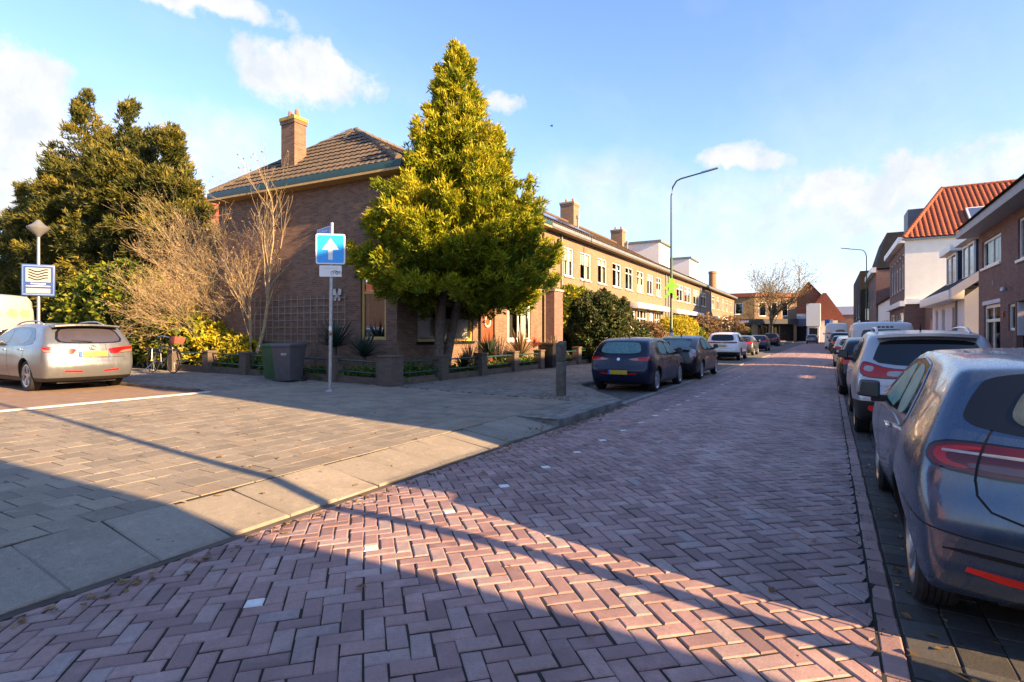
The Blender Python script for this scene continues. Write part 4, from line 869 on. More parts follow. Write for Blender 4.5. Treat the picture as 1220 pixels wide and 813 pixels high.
def plumes(g, cxy, zz, rr, n, m, z0, z1, wid=.40, el0=28, el1=66, sb=.40):
    """foliage plumes: branches that leave the stem and rise to irregular tips"""
    zt = np.linspace(z0, z1, 400); pdf = np.interp(zt, zz, rr)+.25; zt_ = g.choice(zt, n, p=pdf/pdf.sum()); th = 2.39996*np.arange(n)+g.normal(0, .25, n)
    Rt = np.interp(zt_, zz, rr); Rr = Rt*g.uniform(.72, 1.10, n)+.04; f = (zt_-z0)/(z1-z0); el = np.radians(el0+(el1-el0)*f+g.normal(0, 7, n))
    tip = np.stack([cxy[0]+np.cos(th)*Rr, cxy[1]+np.sin(th)*Rr, zt_+g.normal(0, .15, n)], -1); d = np.stack([np.cos(th)*np.cos(el), np.sin(th)*np.cos(el), np.sin(el)], -1)
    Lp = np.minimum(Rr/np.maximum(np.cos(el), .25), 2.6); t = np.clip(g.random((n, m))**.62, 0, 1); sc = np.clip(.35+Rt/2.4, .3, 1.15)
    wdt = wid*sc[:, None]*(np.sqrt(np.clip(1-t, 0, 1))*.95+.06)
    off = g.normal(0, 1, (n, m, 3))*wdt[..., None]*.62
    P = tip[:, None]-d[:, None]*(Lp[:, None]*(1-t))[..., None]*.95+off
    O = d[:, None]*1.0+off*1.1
    pl = g.normal(0, .13, n); s = sb+.30*(t-.6)+pl[:, None]+.45*off[..., 2]/np.maximum(wdt, .08)*.5+g.normal(0, .07, (n, m))  # tips lightened, undersides darkened: shading put into the leaf colour
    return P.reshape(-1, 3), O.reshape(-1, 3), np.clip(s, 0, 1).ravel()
def cypress():
    T = thing('conifer_tree', 'tall bright green conifer with two trunks in the corner front garden', 'tree', (-10.35, 13.75, .15))
    q = MB()
    q.tube([(-10.35, 13.35, .1), (-10.3, 13.4, 1.2), (-10.3, 13.6, 3.0), (-10.25, 13.8, 7.5), (-10.2, 13.8, 9.4)], [.19, .15, .13, .08, .03], 12); part('trunk', q, bark_c, T, smooth=True)
    q = MB(); q.tube([(-10.40, 13.75, .1), (-10.38, 13.9, .8), (-10.25, 14.3, 2.6), (-10.1, 14.6, 5.5), (-10.1, 14.6, 7.5)], [.17, .15, .13, .08, .03], 12); part('trunk', q, bark_c, T, smooth=True)
    g = np.random.default_rng(5); cx, cy = -10.08, 14.0
    zz = np.array([2.3, 2.8, 3.3, 4.0, 5.0, 6.2, 7.2, 8.0, 8.5, 9.2, 9.9, 10.5]); rr = np.array([1.5, 2.4, 2.95, 3.0, 2.7, 2.2, 1.7, 1.2, .8, .62, .40, .08])
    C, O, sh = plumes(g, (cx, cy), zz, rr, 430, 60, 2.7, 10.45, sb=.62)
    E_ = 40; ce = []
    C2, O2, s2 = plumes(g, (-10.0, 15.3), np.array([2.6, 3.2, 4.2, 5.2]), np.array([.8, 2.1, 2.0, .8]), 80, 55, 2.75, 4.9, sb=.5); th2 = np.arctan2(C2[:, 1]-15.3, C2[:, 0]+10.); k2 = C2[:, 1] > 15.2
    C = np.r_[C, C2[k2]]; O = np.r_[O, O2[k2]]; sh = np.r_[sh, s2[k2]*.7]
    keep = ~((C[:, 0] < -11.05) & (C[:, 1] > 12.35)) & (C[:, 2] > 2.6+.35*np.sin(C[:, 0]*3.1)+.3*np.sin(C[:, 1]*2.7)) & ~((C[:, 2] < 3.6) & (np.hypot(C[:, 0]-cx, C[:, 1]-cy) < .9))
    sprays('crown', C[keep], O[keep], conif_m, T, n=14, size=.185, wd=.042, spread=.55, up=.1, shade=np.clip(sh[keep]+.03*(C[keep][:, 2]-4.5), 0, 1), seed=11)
    # limbs inside the crown
    q = MB(); rs = random.Random(4)
    for i in range(46):
        z0 = rs.uniform(2.3, 8.5); a = rs.uniform(0, 2*PI); r_ = float(np.interp(z0, zz, rr))*.85; s = Vector((-10.27, 13.8, z0)); e = Vector((cx+math.cos(a)*r_, cy+math.sin(a)*r_, z0+.5))
        if e.x < -11.05 and e.y > 12.3: continue
        q.tube([s, s.lerp(e, .5)+UP*.05, e], [.045, .03, .012], 5)
    part('limbs', q, bark_c, T)
cypress()

def blobtree(name, label, cat, base, lobes, mat, N, n=8, size=.3, wd=.07, group=None, trunk=None, seed=3, shell=.35, spread=.8, up=.15, core=True, bark=None, spires=0, srad=(.35, .75)):
    """foliage as clusters over overlapping ellipsoid lobes: (x,y,z,rx,ry,rz)"""
    T = thing(name, label, cat, base, group); g = np.random.default_rng(seed); Lb = np.array(lobes, float)
    if spires:
        nl = len(Lb); kk = g.integers(0, nl, spires); dd = norm(g.normal(size=(spires, 3))+np.array([0, -.3, .45])); rr_ = g.uniform(*srad, spires)
        Lb = np.r_[Lb, np.c_[Lb[kk, :3]+dd*Lb[kk, 3:]*g.uniform(.85, 1.12, (spires, 1)), rr_, rr_, rr_*g.uniform(1.0, 1.9, spires)]]
    area = Lb[:, 3]*Lb[:, 5]+Lb[:, 4]*Lb[:, 5]; k = g.choice(len(Lb), N, p=area/area.sum())
    d = norm(g.normal(size=(N, 3))); bump = 1+.16*np.sin(d[:, 0]*7+k)*np.sin(d[:, 1]*6+2*k)*np.sin(d[:, 2]*7+k*3)+.09*np.sin(d[:, 0]*15+k*2)*np.sin(d[:, 2]*14)
    r = bump*(1-shell*g.random(N)**2)
    C = Lb[k, :3]+d*Lb[k, 3:]*r[:, None]
    ins = np.zeros(N, bool)
    for i, l in enumerate(Lb): ins |= (k != i) & ((((C-l[:3])/(l[3:]*.78))**2).sum(-1) < 1)
    C, d, k = C[~ins], d[~ins], k[~ins]
    C = C[C[:, 2] > base[2]+.03]; m_ = len(C); d = d[:m_]
    sh = np.clip(.45+.28*g.normal(size=m_)+.12*np.sin(C[:, 0]*2.1+C[:, 2]*3), 0, 1)
    sprays('crown', C, d, mat, T, n=n, size=size, wd=wd, spread=spread, up=up, shade=sh, seed=seed)
    q = MB(); rs = random.Random(seed); b0 = Vector(base)
    for i, l in enumerate(Lb[:len(lobes)]):
        c = Vector(l[:3]); 
        for kk in range(3):
            e = c+Vector((rs.uniform(-.5, .5)*l[3], rs.uniform(-.5, .5)*l[4], rs.uniform(-.3, .5)*l[5])); w0 = (trunk or .06)
            q.tube([b0+Vector((rs.uniform(-.1, .1), rs.uniform(-.1, .1), 0)), b0.lerp(e, .4)+UP*(e.z-b0.z)*.1, e], [w0, w0*.6, w0*.2], 6)
    part('branches' if not trunk else 'trunk', q, bark or bark_d, T, smooth=True)
    return T
# big dark yews at the left
def yew(name_label, base, stems, seed):
    T = thing('yew_tree', name_label, 'tree', base, 'evergreen trees at the left'); g = np.random.default_rng(seed); CC, OO, SS = [], [], []; rs = random.Random(seed)
    fr = np.array([0, .12, .3, .5, .7, .85, .95, 1.]); fw = np.array([.7, .95, 1., .9, .72, .48, .25, .06])
    for (x, y, h, r_, n, *zl) in stems:
        z0_ = zl[0] if zl else 1.2
        C, O, s_ = plumes(g, (x, y), .6+fr*(h-.6), fw*r_, n, 46, z0_, h, wid=.62, el0=12, el1=62); CC.append(C); OO.append(O); SS.append(s_)
        q = MB(); q.tube([(x, y, .2), (x+rs.uniform(-.3, .3), y, h*.4), (x+rs.uniform(-.3, .3), y, h*.85)], [.24, .16, .05], 8); part('trunk', q, bark_d, T, smooth=True)
        q = MB()
        for k in range(26):
            z_ = rs.uniform(1, h*.75); a = rs.uniform(0, 2*PI); rq = r_*.6*float(np.interp(z_/h, fr, fw)); e = Vector((x+math.cos(a)*rq, y+math.sin(a)*rq, z_+.6)); s0_ = Vector((x, y, z_)); q.tube([s0_, s0_.lerp(e, .5)+UP*.1, e], [.06, .04, .015], 5)
        part('limbs', q, bark_d, T)
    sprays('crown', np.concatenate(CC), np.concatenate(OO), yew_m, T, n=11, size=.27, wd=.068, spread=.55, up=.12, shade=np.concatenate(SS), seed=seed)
yew('large dark evergreen tree behind the bare shrub left of the corner house', (-31, 14.3, .27), [(-35.8, 14.5, 14.9, 2.7, 125), (-30.3, 14.2, 13.2, 3.0, 130), (-27.4, 14.0, 10.8, 2.3, 85, 3.), (-24.6, 13.7, 8.6, 2.0, 46, 5.8), (-25.9, 13.8, 11.2, 1.2, 40, 5.), (-33.5, 14.6, 11.2, 2.6, 70)], 21)
yew('dark evergreen tree at the left edge of the picture beyond the lamp', (-42, 15.5, .27), [(-41.5, 15.4, 12.2, 2.8, 110), (-46, 15.9, 12.0, 3.0, 100), (-38.3, 15, 8.2, 2.4, 70), (-50.5, 16, 10.5, 3.0, 70), (-35.0, 14.8, 6.0, 2.2, 40)], 22)
# laurel bushes in front
blobtree('laurel_bush', 'broad yellow green leafy bush behind the parked bicycle', 'bush', (-23.5, 12.6, .27),
    [(-29.5, 12.2, 2.1, 2.0, 1.3, 2.0), (-27, 11.9, 2.3, 2.0, 1.3, 1.9), (-24.5, 11.6, 2.4, 1.9, 1.1, 2.0), (-22.4, 11.5, 1.9, 1.6, .9, 1.7), (-25.8, 11.7, 3.2, 1.4, 1.0, 1.3), (-20.6, 11.5, 1.3, 1.4, .8, 1.2)], bush_m, 6800, n=8, size=.22, wd=.13, seed=31, spread=.9)
blobtree('laurel_bush', 'low pale yellow green bush beside the bare tree by the side wall', 'bush', (-18.6, 11.8, .27),
    [(-19.2, 11.8, .95, 1.2, .8, .85), (-17.6, 11.7, .75, 1.1, .7, .7), (-20.4, 11.7, 1.0, .9, .7, .9)], yel_m, 1500, n=8, size=.17, wd=.09, seed=32, spread=.9)
# round clipped hedge and yellow shrub in front gardens
blobtree('round_shrub', 'large round clipped dark green shrub in a front garden', 'shrub', (-9.95, 24.2, .15),
    [(-9.75, 25.4, 1.75, 1.6, 1.75, 1.8), (-9.75, 26.1, 1.65, 1.5, 1.4, 1.65), (-9.75, 24.9, 1.45, 1.4, 1.2, 1.4)], holly_m, 9500, n=9, size=.15, wd=.085, seed=33, shell=.10, spread=1., up=.1)
blobtree('yellow_shrub', 'clipped golden yellow shrub near the green lamp post', 'shrub', (-9.6, 40.2, .15),
    [(-9.6, 39.3, 1.4, 1.1, 1.6, 1.35), (-9.6, 42.2, 1.5, 1.1, 1.9, 1.45)], yel_m, 2600, n=7, size=.16, wd=.09, seed=34, shell=.15, spread=1.)
for i, (x, y, z, r_, mm, lb) in enumerate([(-9.9, 29.2, 1.0, .95, holly_m, 'small dark shrub beyond the round clipped shrub'), (-9.8, 31.2, 1.1, 1.15, holly_m, 'dark green shrub in the terrace front garden'), (-9.9, 34.5, 1.2, 1.3, dry_m, 'tall rusty brown shrub before the yellow shrub'),
        (-9.8, 46.5, 1.2, 1.3, bush_m, 'yellow green shrub beyond the golden shrub'), (-9.8, 52, 1.7, 1.9, dry_m, 'large tan leafed shrub in front of the dormered terrace'), (-9.6, 57, 1.3, 1.4, dry_m, 'tan shrub at the end of the dormered terrace'), (-9.7, 66, 1.9, 2.0, dry_m, 'large pale brown shrub before the farthest terrace'), (-9.7, 74, 1.3, 1.5, holly_m, 'dark shrub before the farthest terrace')]):
    blobtree('garden_shrub', lb, 'shrub', (x, y, .15), [(x, y, z, r_*.9, r_, z*.95), (x, y+r_*.7, z*.8, r_*.7, r_*.7, z*.7)], mm, 900, n=7, size=.17+.03*(y > 40), wd=.09, group='shrubs in the front gardens', seed=60+i, shell=.3)
blobtree('climbing_plant', 'yellow green climber on the facade between conifer and round shrub', 'climber', (-10.85, 24.6, .15), [(-10.85, 24.6, 3.25, .28, 1.2, .6), (-10.9, 23.9, 2.6, .22, .5, .8), (-10.85, 25.8, 3.4, .25, .8, .4)], bush_m, 700, n=6, size=.17, wd=.10, seed=47)

# bare, branching trees
def baretree(name, label, cat, base, stems, mat, depth=5, ratio=.72, nk=(2, 3), ang=.55, upb=.12, twig=.0055, seed=1, lsteps=3, group=None, bundle=None):
    T = thing(name, label, cat, base, group); rs = random.Random(seed); q = MB(); tips = []
    def grow(p, d, L_, r_, lv):
        pts = [p]; dd = d.copy()
        for k in range(lsteps):
            dd = (dd+Vector((rs.gauss(0, .13), rs.gauss(0, .13), rs.gauss(0, .10)+upb*.5))).normalized(); pts.append(pts[-1]+dd*L_/lsteps)
        r1 = max(twig*.6, r_*.66)
        q.tube(pts, [r_+(r1-r_)*k/lsteps for k in range(lsteps+1)], 8 if r_ > .05 else (5 if r_ > .015 else 3), cap=False)
        if lv == 0: tips.append((pts[-1], dd)); return
        for k in range(rs.randint(*nk)+(1 if lv > 2 else 0)):
            t_ = rs.uniform(.35, 1.) if k else 1.; s = pts[0].lerp(pts[-1], t_) if t_ < .99 else pts[-1]
            if t_ < .99: s = pts[min(lsteps, max(1, round(t_*lsteps)))]
            ax = dd.cross(Vector((rs.gauss(0, 1), rs.gauss(0, 1), rs.gauss(0, 1)))).normalized()
            nd = (Matrix.Rotation(rs.gauss(ang, ang*.3)*(1 if k else .5), 3, ax) @ dd+UP*upb).normalized()
            grow(s, nd, L_*ratio*rs.uniform(.75, 1.15), r1*(.9 if not k else .62), lv-1)
    for (d, L_, r_) in stems: grow(Vector(base)+Vector((rs.uniform(-.05, .05), rs.uniform(-.05, .05), -.05)), Vector(d).normalized(), L_, r_, depth)
    part('branches', q, mat, T, smooth=True)
    return T, tips
T, tips = baretree('bare_shrub', 'wide bare tan branched shrub leaning left in front of the evergreen', 'shrub', (-17.8, 12.5, .27), [((-.75, .15, .8), 2.4, .12), ((-.95, .0, .55), 2.0, .05), ((-.35, .2, .95), 2.0, .045), ((-1., -.1, .75), 2.0, .04)], bark_t, depth=7, ratio=.77, ang=.58, upb=.07, seed=12, twig=.0042)
P_ = np.array([t[0] for t in tips]); D_ = np.array([t[1] for t in tips]); 
sel = rng.random(len(P_)) < .45; blades('withered_leaves', P_[sel]+rng.normal(0, .06, (sel.sum(), 3)), D_[sel]+rng.normal(0, .7, (sel.sum(), 3)), .10, .05, dry_m, rng.random(sel.sum()), T, bend=.5)
T, tips = baretree('bare_tree', 'slender bare tree standing against the shaded side wall', 'tree', (-16.7, 11.55, .25), [((.06, .0, 1), 2.3, .075), ((-.12, .1, 1), 1.7, .045)], bark_t, depth=5, ratio=.73, ang=.36, upb=.22, seed=8, twig=.006)
P_ = np.array([t[0] for t in tips]); sel = rng.random(len(P_)) < .5; blades('withered_leaves', P_[sel], rng.normal(0, 1, (sel.sum(), 3)), .09, .045, dry_m, rng.random(sel.sum()), T, bend=.5)
T, tips = baretree('street_tree', 'tall autumn street tree with open branches at the end of the street', 'tree', (-8.4, 99, .12), [((.02, 0, 1), 4.6, .34)], bark_o, depth=5, ratio=.74, nk=(3, 4), ang=.62, upb=.10, seed=15, twig=.03, lsteps=3)
P_ = np.array([t[0] for t in tips]); n_ = len(P_); P2 = np.repeat(P_, 3, 0)+rng.normal(0, .35, (n_*3, 3)); sel = (rng.random(n_*3) < .55); P2 = P2[sel]
blades('crown', P2, rng.normal(0, 1, (len(P2), 3)), .22, .15, leafmat('autumn_leaves', [(0, (.10, .085, .03)), (.5, (.26, .20, .05)), (1, (.45, .30, .08))], .4), rng.random(len(P2)), T)

# yuccas, low plants, flowers
def yucca(name, label, x, y, z, n, L_, seed, stem=.25, mat=yucca_m, wd=.045, upb=.35):
    T = thing(name, label, 'plant', (x, y, z), 'yuccas in the front garden' if name == 'yucca_plant' else None); g = np.random.default_rng(seed)
    d = norm(np.stack([g.normal(size=n), g.normal(size=n), np.abs(g.normal(size=n))*.9+upb-.25*g.random(n)], -1))
    Ls = L_*g.uniform(.6, 1.1, n); S = norm(np.cross(d, np.array([0, 0, 1.])+g.normal(0, .05, (n, 3)))); o = np.array([x, y, z+stem]); V = []; F = []; rn = []
    for i in range(n):
        b = len(V)
        for k, (t, w_) in enumerate(((0, .7), (.35, 1), (.7, .7), (1, .08))):
            p = o+d[i]*Ls[i]*t+np.array([0, 0, -.16*Ls[i]*t*t*(1-d[i][2])]); V += [p-S[i]*wd*w_/2, p+S[i]*wd*w_/2]; rn += [float(np.clip(.5+.25*g.normal(), 0, 1))]*2
        for k in range(3): F.append((b+2*k, b+2*k+1, b+2*k+3, b+2*k+2))
    npmesh('leaves', np.array(V), np.array(F), mat, rn, parent=T)
    q = MB(); q.tube([(x, y, z-.03), (x, y, z+stem+.05)], [.07, .05], 8); part('stem', q, bark_d, T)
    return T
yucca('yucca_plant', 'large dark green yucca behind the front rails beside the red brown door', -10.35, 16.3, .16, 190, .95, 1, .55)
yucca('yucca_plant', 'low yucca under the ochre front window next to the trunks', -10.45, 14.9, .16, 110, .62, 2, .25)
yucca('yucca_plant', 'tall blue green yucca by the side wall behind the sign post', -12.75, 11.55, .2, 170, 1.0, 3, .95)
yucca('yucca_plant', 'blue green yucca by the corner left of the ochre side window', -11.5, 11.5, .18, 130, .85, 4, .7)
yucca('flowering_plant', 'dry tan flower spikes beside the yucca at the white window', -10.2, 18.3, .16, 120, 1.25, 5, .5, dry_m, .05, .8)
yucca('flowering_plant', 'small red flowered plant on the last brick pillar of the front fence', -9.85, 18.8, 1.05, 90, .42, 6, .02, red_m, .04)
yucca('ornamental_grass', 'pale curling dry grass tuft beside the black bin', -9.55, 19.9, 1.0, 80, .55, 7, .02, dry_m, .03, .25)
def ground_plants(name, label, boxes, mat, N, size, wd, seed, h=.3):
    g = np.random.default_rng(seed); P = []
    for (x0, x1, y0, y1, z0, h_) in boxes:
        n = int(N/len(boxes)); nc = max(3, n//16); c = np.stack([g.uniform(x0, x1, nc), g.uniform(y0, y1, nc)], -1); kk = g.integers(0, nc, n); hh = h_*g.uniform(.4, 1, nc)
        P.append(np.stack([c[kk, 0]+g.normal(0, .10, n), c[kk, 1]+g.normal(0, .10, n), z0+hh[kk]*g.random(n)**.8], -1))
    P = np.concatenate(P); D = g.normal(0, .8, (len(P), 3))+np.array([0, 0, .5])
    o = blades(name, P, D, size*g.uniform(.6, 1.3, len(P)), wd*g.uniform(.7, 1.3, len(P)), mat, np.clip(.5+.25*g.normal(size=len(P)), 0, 1), None, bend=.6, seed=seed)
    return tag(o, label, 'ground cover', kind='stuff')
ground_plants('ground_cover', 'green leafy ground cover behind the front garden rails', [(-10.7, -9.95, 11.0, 12.9, .16, .55), (-10.7, -9.95, 13.2, 15.0, .16, .38), (-10.6, -9.95, 15.3, 17.1, .16, .42), (-10.6, -9.95, 17.4, 19.4, .16, .55)], green_m, 5200, .13, .075, 51)
ground_plants('ground_cover', 'green leafy ground cover behind the side fence rails', [(-11.8, -10.0, 10.85, 11.4, .18, .45), (-13.6, -11.9, 10.85, 11.3, .2, .38), (-15.5, -14.4, 10.85, 11.3, .22, .55), (-17.4, -15.9, 10.85, 11.5, .24, .7)], green_m, 4200, .15, .085, 52)
ground_plants('ground_cover', 'thin straggling plants along the terrace gardens', [(-10.8, -9.95, 20, 24, .16, .6), (-10.8, -9.95, 26, 40, .16, .7)], holly_m, 2600, .15, .08, 53)
# fallen leaves and weeds
def litter(name, label, P, mat, sz, seed):
    g = np.random.default_rng(seed); n = len(P); th = g.uniform(0, 2*PI, n); D = np.stack([np.cos(th), np.sin(th), g.normal(0, .12, n)], -1)
    o = blades(name, P, D, sz*g.uniform(.5, 1.4, n), sz*.7*g.uniform(.5, 1.3, n), mat, g.random(n), None, bend=.5, flat=np.stack([g.normal(0, .25, n), g.normal(0, .25, n), np.ones(n)], -1), seed=seed)
    return tag(o, label, 'leaves', kind='stuff')
g = np.random.default_rng(9); pts = []
def scat(n, fx, fy, dz=.012):
    x, y = fx(n), fy(n); pts.append(np.stack([x, y, gzv(x, y)+dz], -1))
scat(260, lambda n: -3.74+np.abs(g.normal(0, .10, n)), lambda n: g.uniform(.5, 12, n))
scat(90, lambda n: g.normal(-3.86, .25, n), lambda n: g.normal(8.0, .6, n)); scat(100, lambda n: g.normal(-3.74, .06, n), lambda n: g.uniform(8.4, 11.6, n))
scat(110, lambda n: g.uniform(-11.5, -4, n), lambda n: g.uniform(1, 10.5, n)); scat(70, lambda n: g.uniform(-3.7, .2, n), lambda n: g.uniform(2, 25, n))
scat(160, lambda n: g.normal(-5.4, .35, n), lambda n: g.normal(11.2, .35, n), .004); scat(90, lambda n: g.uniform(-9.6, -6.3, n), lambda n: g.uniform(10.6, 22, n)); scat(120, lambda n: -9.70+np.abs(g.normal(0, .1, n)), lambda n: g.uniform(11, 20, n))
scat(60, lambda n: g.uniform(.3, .55, n), lambda n: g.uniform(2.5, 11, n)); scat(70, lambda n: g.uniform(.35, 2.4, n), lambda n: g.uniform(2., 3.6, n))
litter('fallen_leaves', 'small brown fallen leaves scattered on kerb, pavement and road', np.concatenate(pts), dry_m, .055, 10)
# one big maple leaf by the rear tyre
q = MB(); cx, cy = .62, 3.02; out = []
for k in range(36):
    a = 2*PI*k/36; r_ = .085*(.45+.55*abs(math.cos(2.5*a))**.8)*(1.25 if abs(a) < .4 or abs(a-2*PI) < .4 else 1.); out.append((cx+r_*math.cos(a+.3)*1.15, cy+r_*math.sin(a+.3), .018+.012*math.sin(a*3)+.01*(k % 2)))
for k in range(36): q.face([(cx, cy, .014), out[k], out[(k+1) % 36]])
q.tube([(cx-.05, cy+.01, .016), (cx-.17, cy+.07, .03)], .003, 5)
o = part('maple_leaf', q, plain('ochre_leaf', (.33, .17, .035), .7, var=.35, nscale=30), loc=(cx, cy, .01)); tag(o, 'large ochre maple leaf lying behind the rear tyre of the blue grey car', 'leaf')
n = 1500; gx = np.concatenate([g.uniform(.08, .34, n//2), g.uniform(-3.8, .2, n//2)]); gy = np.concatenate([g.uniform(.8, 9, n//2)**1., g.uniform(1.5, 10, n//2)])
kk = (np.sin(gx*31)+np.sin(gy*9.3+gx*5)+g.normal(0, .8, n)) > 1.1; gx, gy = gx[kk], gy[kk]
o = blades('joint_moss', np.stack([gx, gy, gzv(gx, gy)-.006], -1), np.stack([g.normal(0, .7, len(gx)), g.normal(0, .7, len(gx)), np.full(len(gx), .8)], -1), .016, .008, green_m, g.random(len(gx)), None); tag(o, 'tufts of moss and tiny weeds growing in the brick joints', 'moss', kind='stuff')

# ------------------------------------------------------------------ street furniture
def pillar(par, x, y, z0, h, wd=.34):
    q = MB(); q.box((x-wd/2, y-wd/2, z0-.1), (x+wd/2, y+wd/2, z0+h-.06)); q.box((x-wd/2-.02, y-wd/2-.02, z0+h-.058), (x+wd/2+.02, y+wd/2+.02, z0+h)); part('pillar', q, M['brickG'], par, bevel=.008, seg=1)
def railfence(name, label, pts, h, plinth, railz, base, skip=(), group=None, bigfirst=False):
    F = thing(name, label, 'fence', base, group)
    for i, (x, y, z) in enumerate(pts): pillar(F, x, y, z, h+(.06 if bigfirst and i == 0 else 0), .46 if bigfirst and i == 0 else .32)
    for i, (p, q_) in enumerate(zip(pts[:-1], pts[1:])):
        if i in skip: continue
        p, q_ = Vector(p), Vector(q_); u = (q_-p); L_ = u.length; u.normalize(); nn = Vector((-u.y, u.x, 0)).normalized()
        pl = MB(); pl.obox(p+u*.17-nn*.05-UP*.1, u, nn, UP, L_-.34, .10, plinth+.1); part('plinth', pl, M['brickG'], F)
        for rz in railz:
            q = MB(); q.tube([p+u*.14+UP*rz, q_-u*.14+UP*rz], .024, 10); part('rail', q, M['green'], F, smooth=True)
    return F
fy = [10.72, 12.85, 14.95, 17.05, 19.1]
railfence('front_fence', 'low brick fence with pillars and two green rails along the corner front garden', [(-9.80, y, .135) for y in fy], .80, .24, (.36, .66), (-9.8, 14.8, .13), bigfirst=True)
fx = [-11.85, -13.8, -15.75, -17.7, -19.8]
railfence('side_fence', 'low brick fence with green rails behind the bins along the side street', [(-10.02, 10.72, .14)]+[(x, 10.72, .15+.012*(-10-x)) for x in fx], .76, .24, (.36, .66), (-14.5, 10.72, .18))
railfence('garden_fence', 'low brick and rail fence in front of the round shrub and terrace gardens', [(-9.8, y, .135) for y in (20.6, 22.8, 25.2, 27.6, 30, 32.4, 34.8, 37.2)], .85, .24, (.36, .66), (-9.8, 29, .13), skip=(3,))
# sign post at the corner
sx, sy_ = -10.05, 8.95; SZ = gz(sx, sy_)
SP = thing('sign_post', 'grey steel post with blue one way arrow sign and street name plate', 'sign', (sx, sy_, SZ))
q = MB(); q.tube([(sx, sy_, SZ-.05), (sx+.045, sy_+.02, 4.12)], .038, 14); q.tube([(sx, sy_, SZ), (sx, sy_, SZ+.04)], [.10, .06], 12); part('pole', q, M['galv'], SP, smooth=True)
q = MB(); q.tube([(sx+.013, sy_+.005, 1.62), (sx+.013, sy_+.005, 1.72)], .041, 14); part('sticker', q, M['signwhite'], SP)
q = MB(); q.tube([(sx+.013, sy_+.005, 1.50), (sx+.013, sy_+.005, 1.57)], .046, 14); part('clamp', q, plain('rust_band', (.22, .10, .05), .8), SP)
yaw = R(-26); sn = Vector((math.sin(-yaw)*1, -math.cos(yaw), 0)); sn = Vector((.60, -.80, 0)); su = Vector((.80, .60, 0)); s0 = Vector((sx+.035, sy_, 0))+sn*.05
def plate(name, cx, zc, wd, ht, mat, off=0., th=.012, par=SP, base=s0, u_=su, n_=sn):
    q = MB(); k = 5; r_ = min(wd, ht)*.07; P = []
    for (ax, az, a0) in ((wd/2-r_, ht/2-r_, 0), (-wd/2+r_, ht/2-r_, 90), (-wd/2+r_, -ht/2+r_, 180), (wd/2-r_, -ht/2+r_, 270)):
        for i in range(k): t_ = R(a0+90*i/(k-1)); P.append(base+u_*(cx+ax+r_*math.cos(t_))+UP*(zc+az+r_*math.sin(t_))+n_*off)
    q.prism(P, n_*th); return part(name, q, mat, par)
wf = plate('arrow_sign', 0, 3.50, .66, .70, M['signwhite']); p2 = plate('sign_face', 0, 3.50, .60, .64, M['blue'], .0125, .002, wf)
q = MB(); A = [(-.05, -.25), (.05, -.25), (.05, -.02), (.19, -.02), (0, .25), (-.19, -.02), (-.05, -.02)]
q.prism([s0+su*a+UP*(3.50+b_)+sn*.0152 for a, b_ in A], sn*.0015); part('arrow', q, M['signwhite'], wf)
up_ = plate('under_plate', 0, 2.99, .50, .26, M['signwhite'])
q = MB()
def bike_icon(q, cx, cz, s):
    for k in (-1, 1):
        pts = [s0+su*(cx+k*.055*s+.034*s*math.cos(t_))+UP*(cz+.034*s*math.sin(t_))+sn*.014 for t_ in np.linspace(0, 2*PI, 13)]; q.tube(pts, .004*s, 4)
    q.tube([s0+su*(cx-.055*s)+UP*cz+sn*.014, s0+su*(cx-.02*s)+UP*(cz+.05*s)+sn*.014, s0+su*(cx+.04*s)+UP*(cz+.05*s)+sn*.014, s0+su*(cx+.055*s)+UP*cz+sn*.014], .004*s, 4)
    q.tube([s0+su*(cx-.02*s)+UP*(cz+.05*s)+sn*.014, s0+su*(cx+.0*s)+UP*(cz)+sn*.014, s0+su*(cx+.04*s)+UP*(cz+.06*s)+sn*.014], .004*s, 4)
bike_icon(q, .09, 2.95, 1.0); bike_icon(q, .18, 2.95, .8); part('bicycle_symbol', q, M['black'], up_)
textmesh('lettering', 'uitgezonderd', .058, plain('faded_grey', (.45, .45, .44), .6), frameM(s0+UP*3.06+sn*.0125, su, UP), up_, .001)
nu, nn2 = Vector((.955, -.295, 0)), Vector((-.295, -.955, 0)); nb = Vector((sx+.045, sy_, 0))
npl = plate('street_name_plate', -.40, 3.92, .72, .26, M['signwhite'], 0, .02, SP, nb, nu, nn2); plate('plate_face', -.40, 3.92, .69, .23, M['navy'], .0202, .002, npl, nb, nu, nn2)
textmesh('lettering', 'De Brouw', .105, M['signwhite'], frameM(nb+nu*-.40+UP*3.965+nn2*.0225, nu, UP), npl, .001); textmesh('lettering', 'str', .085, M['signwhite'], frameM(nb+nu*-.47+UP*3.86+nn2*.0225, nu, UP), npl, .001)
# lamp with sign box on the left
lx, ly = -26.6, 9.3
LP = thing('lamp_post', 'short lamp post with conical head carrying a blue sign box', 'lamp', (lx, ly, .25))
q = MB(); q.tube([(lx, ly, .2), (lx, ly, 1.2), (lx, ly, 5.3)], [.09, .06, .05], 12); part('pole', q, M['galv'], LP, smooth=True)
q = MB(); q.lathe([(.05, 5.3), (.10, 5.38), (.36, 5.64), (.37, 5.69), (.2, 5.8), (.05, 5.98), (.001, 5.98)], (lx, ly, 0), n=28); part('lamp_head', q, plain('lamp_shade_grey', (.13, .135, .14), .35, var=.08), LP, smooth=True)
bu = Vector((.42, .908, 0)); bn = Vector((.908, -.42, 0)); b0 = Vector((lx, ly, 0))+bn*.07
q = MB(); q.obox(b0-bu*.5+UP*3.02-bn*.22, bu, bn, UP, 1.0, .26, 1.22); sb_ = part('sign_box', q, plain('sign_box_blue', (.006, .05, .22), .4, var=.05), LP, bevel=.02)
fo = b0+bn*.0415
